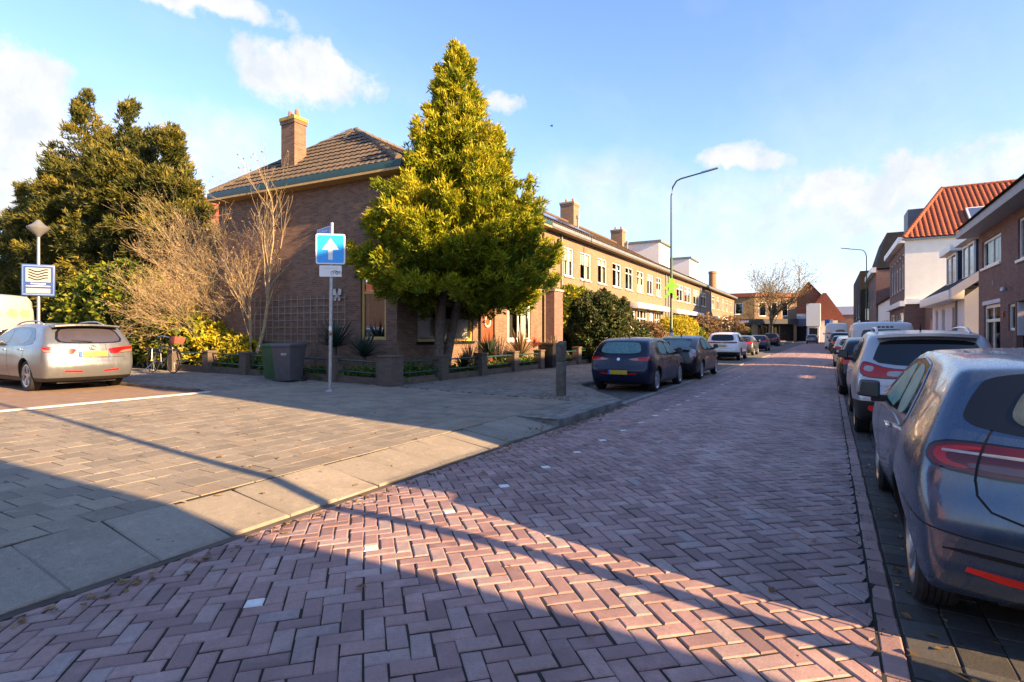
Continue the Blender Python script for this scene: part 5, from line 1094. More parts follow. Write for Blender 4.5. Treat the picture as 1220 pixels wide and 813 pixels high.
def fl(name, x0, x1, z0, z1, mat, o_=.0): q = MB(); q.obox(fo+bu*x0+UP*z0+bn*o_, bu, bn, UP, x1-x0, .002, z1-z0); return part(name, q, mat, sb_)
fl('sign_face', -.46, .46, 3.06, 4.20, plain('sign_border', (.10, .17, .34), .5)); fl('blue_panel', -.44, .44, 3.10, 4.16, plain('sign_panel_blue', (.004, .035, .19), .35, var=.04), .0022); LW = plain('lit_sign_panel', (.24, .25, .25), .5, var=.04); fl('white_panel', -.37, .37, 3.56, 4.10, LW, .0045); fl('white_panel', -.36, .36, 3.13, 3.31, LW, .0045)
q = MB()
for k in range(4):
    zc = 4.0-.105*k
    P = [fo+bu*(-.29+.58*t_)+UP*(zc+.045*math.cos(t_*2*PI*1.0+.4))+bn*.009 for t_ in np.linspace(0, 1, 16)]
    q.tube(P, .021, 4)
part('wave_emblem', q, M['black'], sb_)
fl('lettering', -.22, .22, 3.475, 3.51, M['signwhite'], .0045); fl('lettering', -.36, .36, 3.385, 3.415, M['signwhite'], .0045); fl('lettering', -.30, .28, 3.20, 3.24, M['galv'], .0066)
# street lamps
def streetlamp(label, x, y, z, h, reach, adir, mat, lower=None, group='tall street lamps'):
    T = thing('street_lamp', label, 'street lamp', (x, y, z), group); a = Vector(adir)
    q = MB(); q.tube([(x, y, z-.05), (x, y, z+.9), (x, y, z+.95), (x, y, z+h*.55)], [.095, .095, .07, .058], 14); part('base', q, lower or mat, T, smooth=True)
    q = MB(); b = Vector((x, y, z+h*.55)); pts = [b, b+UP*(h*.45-.85)]+[b+UP*(h*.45-.85+.75*math.sin(t_*PI/2))+a*(.45*(1-math.cos(t_*PI/2))) for t_ in (.35, .7, 1.)]+[b+UP*(h*.45+.05)+a*reach*.62]
    q.tube(pts, [.055, .042, .04, .038, .036, .034], 12); part('pole', q, mat, T, smooth=True)
    e = pts[-1]; q = MB(); u = (a+UP*.18).normalized(); s = a.cross(UP)
    q.hexa([e-s*.05-UP*.03, e+u*.75-s*.10-UP*.02, e+u*.75+s*.10-UP*.02, e+s*.05-UP*.03, e-s*.05+UP*.05, e+u*.75-s*.06+UP*.035, e+u*.75+s*.06+UP*.035, e+s*.05+UP*.05]); part('lamp_head', q, M['gutgrey'], T, bevel=.015)
    return T
L1 = streetlamp('dark green street lamp on the left pavement with a lime green figure on it', -6.55, 26.6, .13, 8.9, 2.2, (1, .05, 0), M['lampgreen'])
q = MB(); q.tube([(-6.55, 26.6, 1.5), (-6.55, 26.6, 1.62)], .0975, 12); part('sticker', q, M['signwhite'], L1)
streetlamp('distant grey green street lamp on the right pavement', 3.05, 62, .11, 9.6, 2.2, (-1, 0, 0), M['lampgreen'])
streetlamp('street lamp beside the camera, out of the picture', 2.9, 2.85, .11, 9.0, 1.9, (-1, 0, 0), M['lampgrey'])
gf = thing('play_figure', 'flat lime green cutout figure of a running child fixed to the lamp post', 'sign', (-6.5, 26.45, 3.6), None)
gs = plain('lime_green_board', (.12, .36, .006), .5, var=.08); fu = Vector((.85, .52, 0)).normalized(); fb_ = Vector((-6.53, 26.47, 0)); fn = Vector((.52, -.85, 0)).normalized()
q = MB()
def blob(poly): q.prism([fb_+fu*x*.56+UP*(3.2+z*.52) for x, z in poly], fn*.02)
blob([(.02+.25*math.cos(t_), 1.72+.22*math.sin(t_)) for t_ in np.linspace(0, 2*PI, 17)[:-1]]); q_ = q
q.prism([fb_+fn*.003+fu*x*.56+UP*(3.2+z*.52) for x, z in [(-.20, 1.55), (.20, 1.55), (.52, 1.30), (.62, 1.38), (.70, 1.26), (.50, 1.08), (.26, 1.18), (.24, .80), (.42, .40), (.60, .28), (.55, .12), (.26, .20), (.05, .62), (-.12, .58), (-.42, .10), (-.66, .18), (-.60, .34), (-.42, .42), (-.22, .82), (-.20, 1.16), (-.48, .92), (-.60, 1.02), (-.40, 1.30)]], fn*.02)
part('figure_board', q, gs, gf)
# wooden bollard
bx, by_ = -5.30, 11.42; B = thing('wooden_bollard', 'weathered square wooden bollard at the pavement corner by the navy car', 'bollard', (bx, by_, .13))
q = MB(); q.box((bx-.092, by_-.092, .0), (bx+.092, by_+.092, .90)); part('shaft', q, M['wood'], B, bevel=.02)
q = MB(); q.hexa([(bx-.092, by_-.092, .93), (bx+.092, by_-.092, .93), (bx+.092, by_+.092, .93), (bx-.092, by_+.092, .93), (bx-.092, by_-.092, 1.32), (bx+.092, by_-.092, 1.32), (bx+.092, by_+.092, 1.38), (bx-.092, by_+.092, 1.38)]); part('top', q, plain('dark_weathered_wood', (.105, .085, .07), .9, var=.45, nscale=10, bump=.5), B, bevel=.02)
q = MB(); q.box((bx-.078, by_-.078, .90), (bx+.078, by_+.078, .93)); part('notch', q, plain('mossy_notch', (.06, .10, .04), .9), B)
# wheelie bins
def bin_(label, x, y, z, rot, mat, s=1., text=None):
    T = thing('wheelie_bin', label, 'bin', (0, 0, 0), 'wheelie bins by the fence'); w, d, h = .56*s, .68*s, 1.0*s
    q = MB(); P = [(-w*.40, -d*.40, .10), (w*.40, -d*.40, .10), (w*.40, d*.36, .10), (-w*.40, d*.36, .10), (-w/2, -d/2, h), (w/2, -d/2, h), (w/2, d/2, h), (-w/2, d/2, h)]
    q.hexa(P); bo = part('body', q, mat, T, bevel=.035)
    q = MB(); q.box((-w/2-.02, -d/2-.025, h-.035), (w/2+.02, d/2+.01, h+.0)); part('rim', q, mat, T, bevel=.012)
    q = MB(); q.hexa([(-w/2-.03, -d/2-.04, h+.002), (w/2+.03, -d/2-.04, h+.002), (w/2+.03, d/2+.05, h+.002), (-w/2-.03, d/2+.05, h+.002), (-w/2+.0, -d/2+.0, h+.05), (w/2-.0, -d/2+.0, h+.05), (w/2, d/2, h+.085), (-w/2, d/2, h+.085)]); part('lid', q, mat, T, bevel=.02)
    for s_ in (-1, 1):
        q = MB(); q.lathe([(.0, -.025), (.09, -.025), (.10, 0), (.09, .025), (.0, .025)], (s_*(w*.40+.03), d*.40, .10), axis='x', n=18); part('wheel', q, M['rubber'], T, smooth=True)
    q = MB(); q.tube([(-w*.35, d/2+.08, h-.03), (w*.35, d/2+.08, h-.03)], .015, 8); part('handle', q, mat, T)
    if text: textmesh('lettering', text, .085, M['signwhite'], frameM((.10, -d*.485-.006, h*.78), (1, 0, 0), (0, -.10, 1)), T, .002)
    T.location = (x, y, z); T.rotation_euler = (0, 0, rot); return T
bin_('green wheelie bin standing left of the grey bin', -13.5, 10.15, .195, R(16), plain('green_bin_plastic', (.030, .085, .032), .55, var=.25, nscale=5), 1.02)
bin_('dark grey wheelie bin with white lettering beside the green bin', -12.85, 10.02, .18, R(14), plain('grey_bin_plastic', (.075, .075, .082), .5, var=.2, nscale=5), 1.04, 'REST')
bin_('black wheelie bin behind the wooden bollard', -9.72, 19.75, .13, R(90), M['dark'], 1.)
# bicycle leaning on the fence
def bicycle():
    T = thing('bicycle', 'old city bicycle with a basket leaning by the bush behind the silver car', 'bicycle', (0, 0, 0)); r_ = .35
    for x in (0, 1.08):
        q = MB(); q.lathe([(r_-.02, -.018), (r_, -.012), (r_+.004, 0), (r_, .012), (r_-.02, .018), (r_-.03, 0), (r_-.02, -.018)], (x, 0, r_), axis='y', n=36)
        wh = part('wheel', q, M['rubber'], T, smooth=True); q = MB()
        for k in range(18): a = 2*PI*k/18; q.tube([(x, .02*(-1)**k, r_), (x+math.cos(a)*(r_-.03), 0, r_+math.sin(a)*(r_-.03))], .0018, 3)
        part('spokes', q, M['galv'], wh)
        q = MB(); a_ = np.linspace(R(20), R(165), 14); q.tube([(x+math.cos(t_)*(r_+.03), 0, r_+math.sin(t_)*(r_+.03)) for t_ in a_], .02, 6); part('mudguard', q, M['dark'], T)
    q = MB(); bb = (.42, 0, .30); st = (.28, 0, .82); hd = (.90, 0, .86); hb = (.96, 0, .62)
    for a, b_, r2 in ((bb, st, .016), (bb, hb, .018), (st, (.91, 0, .80), .014), (hd, hb, .018), (hb, (1.08, 0, .35), .012), (bb, (0, 0, .35), .010), (st, (0, 0, .35), .009)): q.tube([a, b_], r2, 8)
    part('frame', q, plain('bicycle_frame', (.10, .10, .12), .35, .3), T, smooth=True)
    q = MB(); q.hexa([(.12, -.09, .92), (.34, -.03, .92), (.34, .03, .92), (.12, .09, .92), (.14, -.08, .98), (.36, -.02, .96), (.36, .02, .96), (.14, .08, .98)]); q.tube([st, (.26, 0, .93)], .013, 6); part('saddle', q, M['dark'], T, bevel=.02)
    q = MB(); q.tube([hd, (.88, 0, 1.02)], .013, 8); q.tube([(.62, -.30, 1.06), (.76, -.28, 1.10), (.90, 0, 1.06), (.76, .28, 1.10), (.62, .30, 1.06)], .012, 8); part('handlebar', q, M['chrome'], T, smooth=True)
    q = MB(); q.box((-.25, -.06, .74), (.25, .06, .755)); q.tube([(0, .05, .35), (-.05, .05, .74)], .007, 5); q.tube([(0, -.05, .35), (-.05, -.05, .74)], .007, 5); part('carrier', q, M['galv'], T)
    q = MB(); q.lathe([(.10, -.01), (.10, .01), (.02, .012), (.0, .012)], (.42, .05, .30), axis='y', n=20); q.tube([(.42, .05, .30), (.36, .08, .14)], .01, 5); part('crank', q, M['chrome'], T)
    q = MB(); q.tube([(.10, -.02, .32), (-.02, -.26, .02)], .012, 6); part('stand', q, M['chrome'], T)
    q = MB(); q.hexa([(.98, -.14, .88), (1.22, -.14, .88), (1.22, .14, .88), (.98, .14, .88), (.95, -.17, 1.10), (1.28, -.17, 1.10), (1.28, .17, 1.10), (.95, .17, 1.10)]); part('basket', q, plain('red_brown_basket', (.22, .06, .045), .8, var=.4, nscale=30), T, bevel=.02)
    return T
bk = bicycle(); bk.location = (-19.6, 9.9, .27); bk.rotation_euler = (R(-6), 0, R(2)); bk.scale = (1.08,)*3
# far traffic sign, wall lantern, bird
ts = thing('traffic_sign', 'small blue parking sign in front of the camper van at the far end', 'sign', (-.3, 86, .1)); q = MB(); q.tube([(-.3, 86, 0), (-.3, 86, 3.6)], .04, 8); part('pole', q, M['galv'], ts); q = MB(); q.box((-.55, 85.9, 2.7), (.05, 85.95, 3.6)); part('sign_face', q, plain('parking_blue', (.03, .14, .45), .4), ts); q = MB(); q.box((.08, 85.9, 2.7), (.4, 85.95, 3.6)); part('white_plate', q, M['signwhite'], ts)
bd = thing('bird', 'small dark bird gliding in the blue sky right of the conifer', 'bird', (0, 0, 0)); q = MB()
q.lathe([(.0, -.22), (.05, -.12), (.07, 0), (.05, .12), (.03, .17), (.0, .24)], (0, 0, 0), axis='x', n=10); part('body', q, M['dark'], bd, smooth=True)
for s_ in (-1, 1):
    q = MB(); q.prism([(.10, s_*.04, .02), (-.06, s_*.04, .02), (-.10, s_*.30, .13), (-.16, s_*.55, .06), (-.02, s_*.40, .13), (.06, s_*.22, .12)], (0, 0, .012)); part('wing', q, M['dark'], bd)
q = MB(); q.prism([(-.18, -.03, 0), (-.18, .03, 0), (-.34, .06, 0), (-.34, -.06, 0)], (0, 0, .01)); part('tail', q, M['dark'], bd)
bd.scale = (.55,)*3; bd.location = (-17.5, 36.1, 16.7); bd.rotation_euler = (R(12), R(8), R(40))
# ------------------------------------------------------------------ cars
def chaikin(P, n=2):
    P = np.asarray(P, float)
    for _ in range(n):
        Q = np.roll(P, -1, 0); P = np.stack([.78*P+.22*Q, .22*P+.78*Q], 1).reshape(-1, 2)
    return P
def polysdf(px, pz, P):
    Q = np.roll(P, -1, 0); d2 = np.full(px.shape, 1e9); ins = np.zeros(px.shape, bool)
    for a, b_ in zip(P, Q):
        e = b_-a; wx, wz = px-a[0], pz-a[1]; t = np.clip((wx*e[0]+wz*e[1])/max(e@e, 1e-12), 0, 1)
        d2 = np.minimum(d2, (wx-e[0]*t)**2+(wz-e[1]*t)**2)
        c = (a[1] > pz) != (b_[1] > pz)
        with np.errstate(divide='ignore', invalid='ignore'): ins ^= c & (px < (b_[0]-a[0])*(pz-a[1])/(b_[1]-a[1]+1e-15)+a[0])
    d = np.sqrt(d2); return np.where(ins, -d, d)
class Car:
    """body = side silhouette x plan x cross-section, smoothly intersected; panels are projected on to it"""
    def __init__(s, spec):
        s.sp = spec; s.L = spec['L']; s.W = spec['W']; s.H = spec['H']
        P = chaikin(spec['sil'], 2); s.x0, s.z0, s.g = -.35, -.1, .02
        s.nx = int((s.L+.7)/s.g); s.nz = int((s.H+.5)/s.g)
        X, Z = np.meshgrid(s.x0+s.g*np.arange(s.nx), s.z0+s.g*np.arange(s.nz), indexing='ij'); s.D = polysdf(X, Z, P)
        pl = np.array(spec['plan']); s.px, s.pw = pl[:, 0], pl[:, 1]; cz = np.array(spec['sect']); s.cz, s.cw = cz[:, 0], cz[:, 1]
        xs = np.linspace(-.1, s.L+.1, 300); k = np.ones(21)/21; s.xs = xs; s.wp = np.convolve(np.pad(np.interp(xs, s.px, s.pw), 10, 'edge'), k, 'valid')
        zs = np.linspace(0, s.H+.2, 160); s.zs = zs; k2 = np.ones(9)/9; s.wz = np.convolve(np.pad(np.interp(zs, s.cz, s.cw), 4, 'edge'), k2, 'valid')
        s.cx = s.L/2
    def F(s, x, y, z):
        ay = np.abs(y)/s.W; sp = s.sp; wr = np.clip((1.2-x)/1.2, 0, 1); wf = np.clip((x-s.L+1.2)/1.2, 0, 1)
        xq = x-wr*sp.get('bowr', .12)*ay**2.4+wf*sp.get('bowf', .16)*ay**2.2; zq = z+sp.get('crown', .06)*ay**2*np.clip((z-.6)/.6, 0, 1)
        fx = np.clip((xq-s.x0)/s.g, 0, s.nx-1.001); fz = np.clip((zq-s.z0)/s.g, 0, s.nz-1.001); i = fx.astype(int); j = fz.astype(int); a = fx-i; b_ = fz-j; D = s.D
        d1 = (D[i, j]*(1-a)*(1-b_)+D[i+1, j]*a*(1-b_)+D[i, j+1]*(1-a)*b_+D[i+1, j+1]*a*b_)
        w_ = np.interp(x, s.xs, s.wp)*np.interp(z, s.zs, s.wz)
        for (bx, bz, r_, am) in sp.get('bumps', ()): w_ = w_+am*np.exp(-((x-bx)**2+((z-bz)*1.25)**2)/r_**2)
        d2 = np.abs(y)-w_; k = sp.get('k', .06)*(1+.0*x); h = np.clip(.5+.5*(d1-d2)/k, 0, 1)
        return d2*(1-h)+d1*h+k*h*(1-h)
    def grad(s, p):
        e = .006; x, y, z = p.T
        g = np.stack([s.F(x+e, y, z)-s.F(x-e, y, z), s.F(x, y+e, z)-s.F(x, y-e, z), s.F(x, y, z+e)-s.F(x, y, z-e)], -1); return norm(g)
    def cast(s, O, D, tmax=3.0):
        lo = np.zeros(len(O)); hi = np.full(len(O), tmax)
        for _ in range(26):
            m_ = (lo+hi)/2; p = O+D*m_[:, None]; f = s.F(p[:, 0], p[:, 1], p[:, 2]); lo = np.where(f < 0, m_, lo); hi = np.where(f < 0, hi, m_)
        return O+D*((lo+hi)/2)[:, None]
    def body(s, res=1.):
        sp = s.sp; zc = sp.get('zc', .60); a0, a1 = .70, s.L-.80; nc = int(34*res); nm = int((a1-a0)/.032*res); na = int(112*res)
        th = 2*PI*np.arange(na)/na; O = []; D = []
        for ph in np.linspace(.035, PI/2, nc, endpoint=False): O.append((a0, ph, -1))
        for x in np.linspace(a0, a1, nm): O.append((x, PI/2, 0))
        for ph in np.linspace(PI/2, .035, nc+1)[1:]: O.append((a1, ph, 1))
        OO = np.array([[x, 0, zc] for x, _, _ in O]).repeat(na, 0)
        DD = np.concatenate([np.stack([np.full(na, sg*math.cos(ph)), math.sin(ph)*np.sin(th), math.sin(ph)*np.cos(th)], -1) for _, ph, sg in O])
        V = s.cast(OO, DD); nr = len(O); i, j = np.meshgrid(np.arange(nr-1), np.arange(na), indexing='ij')
        a = (i*na+j).ravel(); b_ = (i*na+(j+1) % na).ravel(); F = [tuple(q) for q in np.stack([a, b_, b_+na, a+na], -1).tolist()]
        F.append(tuple(range(na))[::-1]); F.append(tuple((nr-1)*na+k for k in range(na)))
        me = bpy.data.meshes.new('body'); me.from_pydata(V.tolist(), [], F)
        bm = bmesh.new(); bm.from_mesh(me); bmesh.ops.recalc_face_normals(bm, faces=bm.faces)
        zt = sp.get('trim', .26); bmesh.ops.bisect_plane(bm, geom=bm.verts[:]+bm.edges[:]+bm.faces[:], plane_co=(0, 0, zt), plane_no=(0, 0, 1))
        for f in bm.faces: f.material_index = 1 if f.calc_center_median().z < zt else 0; f.smooth = True
        bm.to_mesh(me); bm.free()
        me.materials.append(sp['paint']); me.materials.append(M['dark'])
        o = bpy.data.objects.new('body', me); COL.objects.link(o)
        q = MB(); rw = sp['r']+.045
        for x in (sp['ra'], sp['fa']):
            for sg in (-1, 1): q.lathe([(rw, 0), (rw, .55)], (x, sg*(s.W-.32) if sg > 0 else -s.W-.23, sp['r']+.01), axis='y', n=56, mi=1, cap=True)
        cut = part('cut', q, [sp['paint'], M['dark']]); md = o.modifiers.new('b', 'BOOLEAN'); md.operation = 'DIFFERENCE'; md.solver = 'EXACT'; md.object = cut
        bpy.context.view_layer.update(); m2 = bpy.data.meshes.new_from_object(o.evaluated_get(bpy.context.evaluated_depsgraph_get()))
        o.modifiers.clear(); o.data = m2; bpy.data.objects.remove(cut); m2.set_sharp_from_angle(angle=R(32)); return o
    # --- projected panels; ang 0 = rear, 45 = rear corner, 90 = side, 135 = front corner, 180 = front, 'top'
    def proj(s, sz, ang, side=1):
        sz = np.asarray(sz, float)
        if ang == 'top':
            O = np.stack([sz[:, 0], sz[:, 1]*side, np.full(len(sz), .6)], -1); D = np.tile([0, 0, 1.], (len(sz), 1))
        else:
            a = R(ang); d = np.array([-math.cos(a), math.sin(a), 0]); e = np.array([math.sin(a), math.cos(a), 0])
            if 20 < ang < 70: c = np.array([.55, .42, 0])
            elif 110 < ang < 160: c = np.array([s.L-.6, .42, 0])
            elif ang == 90: c = np.array([0, 0, 0])
            elif ang == 0: c = np.array([.9, 0, 0])
            else: c = np.array([s.L-1., 0, 0])
            O = c+e*sz[:, :1]+np.array([0, 0, 1.])*sz[:, 1:]; D = np.tile(d, (len(sz), 1)); O = O*np.array([1, side, 1]); D = D*np.array([1, side, 1])
        return s.cast(O, D, 2.6)
    def panel(s, name, poly, ang, mat, par, side=1, off=.004, rnd=1, step=.045, rim=.012, lbl=None, closed=True):
        P = chaikin(poly, rnd) if rnd else np.asarray(poly, float); pts = []
        for a, b_ in zip(P, np.roll(P, -1, 0)):
            n = max(1, int(np.linalg.norm(b_-a)/step))
            for k in range(n): pts.append(a+(b_-a)*k/n)
        nb_ = len(pts); pts = np.array(pts); mn, mx = pts.min(0), pts.max(0)
        gx, gz_ = np.meshgrid(np.arange(mn[0]+step/2, mx[0], step), np.arange(mn[1]+step/2, mx[1], step), indexing='ij'); G = np.stack([gx.ravel(), gz_.ravel()], -1)
        if len(G): G = G[polysdf(G[:, 0], G[:, 1], pts) < -step*.35]
        allp = np.r_[pts, G] if len(G) else pts
        v, _, f, *_ = delaunay_2d_cdt([Vector(p) for p in allp], [], [list(range(nb_))], 1, 1e-5)
        v2 = np.array([list(p) for p in v]); X = s.proj(v2, ang, side); Nn = s.grad(X); T = X+Nn*off
        bm = bmesh.new(); vs = [bm.verts.new(p) for p in T]
        for t in f:
            try: bm.faces.new([vs[i] for i in t])
            except ValueError: pass
        bm.verts.index_update(); be = [e for e in bm.edges if len(e.link_faces) == 1]; low = {}
        for e in be:
            for w_ in e.verts:
                if w_ not in low: low[w_] = bm.verts.new(Vector(X[w_.index]-Nn[w_.index]*rim))
        for e in be:
            a, b_ = e.verts; bm.faces.new([a, b_, low[b_], low[a]])
        bmesh.ops.recalc_face_normals(bm, faces=bm.faces)
        c = sum((Vector(p) for p in T), Vector())/len(T); fc = bm.faces[0] if False else None
        bm.faces.ensure_lookup_table()
        if bm.faces[0].normal.dot(Vector(Nn[0])) < 0: bmesh.ops.reverse_faces(bm, faces=bm.faces)
        me = bpy.data.meshes.new(name)
        for fcc in bm.faces: fcc.smooth = True
        bm.to_mesh(me); bm.free(); me.set_sharp_from_angle(angle=R(50)); me.materials.append(mat)
        o = bpy.data.objects.new(name, me); COL.objects.link(o); o.parent = par
        if lbl: o['label'] = lbl
        return o
    def strip(s, name, line, ang, wd, mat, par, side=1, off=.003, height=0., step=.03):
        """thin ribbon along a polyline on the body (door gaps, trim); height>0 gives a raised rounded bead"""
        P = np.asarray(line, float); pts = []
        for a, b_ in zip(P[:-1], P[1:]):
            n = max(1, int(np.linalg.norm(b_-a)/step)); pts += [a+(b_-a)*k/n for k in range(n)]
        pts.append(P[-1]); X = s.proj(np.array(pts), ang, side); Nn = s.grad(X); Tt = norm(np.gradient(X, axis=0)); S = norm(np.cross(Tt, Nn)); q = MB()
        A = X+Nn*off-S*wd/2; B = X+Nn*off+S*wd/2; Cc = X+Nn*(off+height)
        for i in range(len(X)-1):
            if height: q.face([A[i], A[i+1], Cc[i+1], Cc[i]]); q.face([Cc[i], Cc[i+1], B[i+1], B[i]])
            else: q.face([A[i], A[i+1], B[i+1], B[i]])
        return part(name, q, mat, par, smooth=True)
    def at(s, p, ang, side=1):
        X = s.proj(np.array([p]), ang, side); return Vector(X[0]), Vector(s.grad(X)[0])
def wheel(par, x, y, r, sg, spokes=5, rimmat=None, w_=.20, style='twin'):
    """tyre centre x,y; sg = outward side"""
    rr = r*.70
    q = MB(); q.lathe([(.0, .03*sg), (rr, .03*sg), (rr, -.06*sg), (.0, -.06*sg)], (x, y, r), axis='y', n=32); wh = part('wheel', q, M['dark'], par)
    q = MB(); h = w_/2; prof = [(rr-.01, -h*.85), (rr+.02, -h*.98), (r-.055, -h), (r-.018, -h*.93), (r-.004, -h*.72)]
    n5 = 5
    for k in range(n5):
        c0 = -h*.72+1.44*h*(k+.12)/n5; c1 = -h*.72+1.44*h*(k+.88)/n5
        prof += [(r, c0), (r, c1)]+([(r-.009, c1+.003), (r-.009, c1+1.44*h*.20/n5)] if k < n5-1 else [])
    prof += [(r-.004, h*.72), (r-.018, h*.93), (r-.055, h), (rr+.02, h*.98), (rr-.01, h*.85)]
    q.lathe(prof, (x, y, r), axis='y', n=56); part('tyre', q, M['rubber'], wh, smooth=True)
    q = MB(); o_ = sg*h
    q.lathe([(rr+.006, o_*.80), (rr+.012, o_*.93), (rr-.004, o_*.95), (rr-.025, o_*.80), (rr-.03, o_*.30)], (x, y, r), axis='y', n=48)
    q.lathe([(.0, o_*.78), (.052, o_*.76), (.062, o_*.62), (.062, o_*.3)], (x, y, r), axis='y', n=24)
    for k in range(spokes):
        for da in ((-.16, .16) if style == 'twin' else (0,)):
            a = 2*PI*k/spokes+PI/2; w0, w1 = (.016, .020) if style == 'twin' else (.034, .044)
            def P(rad, off_, yy, da=da, a=a):
                aa = a+da*(rad/rr)*1.0; return Vector((x+math.cos(aa)*rad-math.sin(aa)*off_, yy, r+math.sin(aa)*rad+math.cos(aa)*off_))
            y0, y1, y2 = y+o_*.74, y+o_*.86, y+o_*.45
            q.hexa([P(.045, -w0, y2), P(rr-.012, -w1, y2), P(rr-.012, w1, y2), P(.045, w0, y2), P(.045, -w0*.7, y0), P(rr-.012, -w1*.75, y1), P(rr-.012, w1*.75, y1), P(.045, w0*.7, y0)])
    part('rim', q, rimmat or M['rim'], wh, smooth=True); return wh
G_dark = glassy('dark_car_glass', (.012, .014, .017), .04); G_tint = glassy('tinted_car_glass', (.030, .036, .042), .05); G_fog = fogglass('fogged_car_glass'); G_foglite = fogglass('misted_rear_glass', (.075, .105, .115)); G_gloss = glassy('gloss_black_trim', (.008, .008, .009), .08)
L_red = lens('red_tail_lens', (.60, .008, .010)); L_dred = lens('dark_red_lens', (.15, .004, .008)); L_clear = lens('clear_lens', (.50, .49, .48)); L_refl = plain('reflector_red', (.75, .03, .02), .3)  # bumper reflectors use a plain bright red
PLATE = plain('blank_yellow_plate', (.52, .36, .035), .45, var=.06, nscale=8); SHUT = plain('door_gap', (.004, .004, .005), .8)
def build_car(name, label, cat, spec, loc, rot, scale=1., group=None, res=1.):
    group = group or {'parked_car': 'cars parked along the kerbs', 'parked_van': 'white parked vans'}.get(name)
    T = thing(name, label, cat, (0, 0, 0), group); c = Car(spec); sp = spec
    b = c.body(res); b.parent = T
    full = sp.get('full', True)
    for side in (1, -1):
        for x in (sp['ra'], sp['fa']): wheel(T, x, side*(c.W-.035-.10), sp['r'], side, sp.get('spokes', 5), style=sp.get('wstyle', 'twin'))
        for g_ in sp['sideglass']:
            c.panel('side_window', g_[0], 90, g_[1], T, side, off=g_[2] if len(g_) > 2 else .005, rnd=g_[3] if len(g_) > 3 else 1)
        for ln in sp.get('gaps', ()): c.strip('door_gap', ln, 90, sp.get('gw', .009), SHUT, T, side, off=.003)
        for ln, wd, mk in sp.get('trims', ()): c.strip('window_trim', ln, 90, wd, mk, T, side, off=.004, height=.006)
        for (nm, poly, ang, mk, off, *r_) in sp['lights']:
            if nm == 'tail_light':
                pp = np.array(poly); cc = pp.mean(0); c.panel('light_surround', cc+(pp-cc)*np.array([1.05, 1.16]), ang, G_gloss, T, side, off=.003, rnd=1, step=.04)
            c.panel(nm, poly, ang, mk, T, side, off=off, rnd=r_[0] if r_ else 1, step=.03)
        for hx in sp.get('handles', ()):
            p, n = c.at(hx, 90, side); q = MB(); q.obox(p-Vector((.09, 0, .014))+n*.004, (1, 0, 0), UP, n, .18, .028, .034); part('door_handle', q, sp.get('handlemat', sp['paint']), T, bevel=.010)
        mx, mz = sp['mirror']; p, n = c.at((mx, mz), 90, side); o = p+Vector((0, side*.055, .02)); q = MB()
        q.hexa([o+Vector((-.06, 0, -.02)), o+Vector((.07, 0, -.02)), o+Vector((.03, side*.17, -.0)), o+Vector((-.06, side*.175, -.0)), o+Vector((-.06, 0, .135)), o+Vector((.05, 0, .13)), o+Vector((.02, side*.145, .14)), o+Vector((-.06, side*.15, .145))]); q2 = MB(); q2.obox(p+Vector((-.02, 0, -.03)), (1, 0, 0), (0, side, 0), UP, .07, .12, .06)
        mr = part('mirror', q, sp.get('mirrormat', sp['paint']), T, bevel=.034, seg=3); part('mirror_foot', q2, M['dark'], mr, bevel=.01)
        q = MB(); q.face([o+Vector((-.064, side*.02, .0)), o+Vector((-.064, side*.155, .012)), o+Vector((-.064, side*.135, .122)), o+Vector((-.064, side*.02, .115))]); part('mirror_glass', q, glassy('mirror_glass', (.03, .042, .048), .15), mr)
    for (nm, poly, ang, mk, off, *r_) in sp['center']:
        c.panel(nm, poly, ang, mk, T, 1, off=off, rnd=r_[0] if r_ else 1, rim=.014)
    for ln, ang, wd, mk, *o_ in sp.get('lines', ()):
        for side in ((1, -1) if ang != 0 else (1,)): c.strip('panel_gap', ln, ang, wd, mk, T, side, off=o_[0] if o_ else .003)
    if 'plate' in sp:
        py, pz = sp['plate']; p, n = c.at((0, pz), 0); u = Vector((0, 1, 0)); w_ = n.cross(u); w_ = w_ if w_.z > 0 else -w_
        q = MB(); q.obox(p-u*.26-w_*.055+n*.022, u, w_, n, .52, .11, .012); pl = part('number_plate', q, PLATE, T, bevel=.004); q = MB(); q.obox(p+u*.205-w_*.054+n*.0345, u, w_, n, .054, .108, .001); part('blue_band', q, M['navy'], pl)
    if 'badge' in sp:
        z_, r_, kind = sp['badge']; p, n = c.at((0, z_), 0); u = Vector((0, 1, 0)); w_ = n.cross(u); w_ = w_ if w_.z > 0 else -w_; q = MB(); q.tube([p+u*(r_*math.cos(t_)*(1.35 if kind == 'oval' else 1))+w_*r_*math.sin(t_)+n*.008 for t_ in np.linspace(0, 2*PI, 25)], r_*.16, 6, cap=False)
        if kind == 'oval': q.tube([p+u*r_*.5*math.cos(t_)+w_*r_*.85*math.sin(t_)+n*.009 for t_ in np.linspace(0, 2*PI, 19)], r_*.12, 5, cap=False)
        elif kind == 'disc': q.prism([p+u*r_*.8*math.cos(t_)+w_*r_*.8*math.sin(t_)+n*.004 for t_ in np.linspace(0, 2*PI, 17)[:-1]], n*.006)
        part('badge', q, M['chrome'], T)
    if 'wiper' in sp:
        (y0, z0), (y1, z1) = sp['wiper']; p, n = c.at((y0, z0), 0); p2, n2 = c.at((y1, z1), 0); q = MB(); q.tube([p+n*.02, p.lerp(p2, .5)+n*.035, p2+n2*.02], [.015, .010, .006], 6); q.lathe([(.0, 0), (.02, 0), (.02, .02)], p+n*.01, axis='x', n=10); part('rear_wiper', q, M['dark'], T)
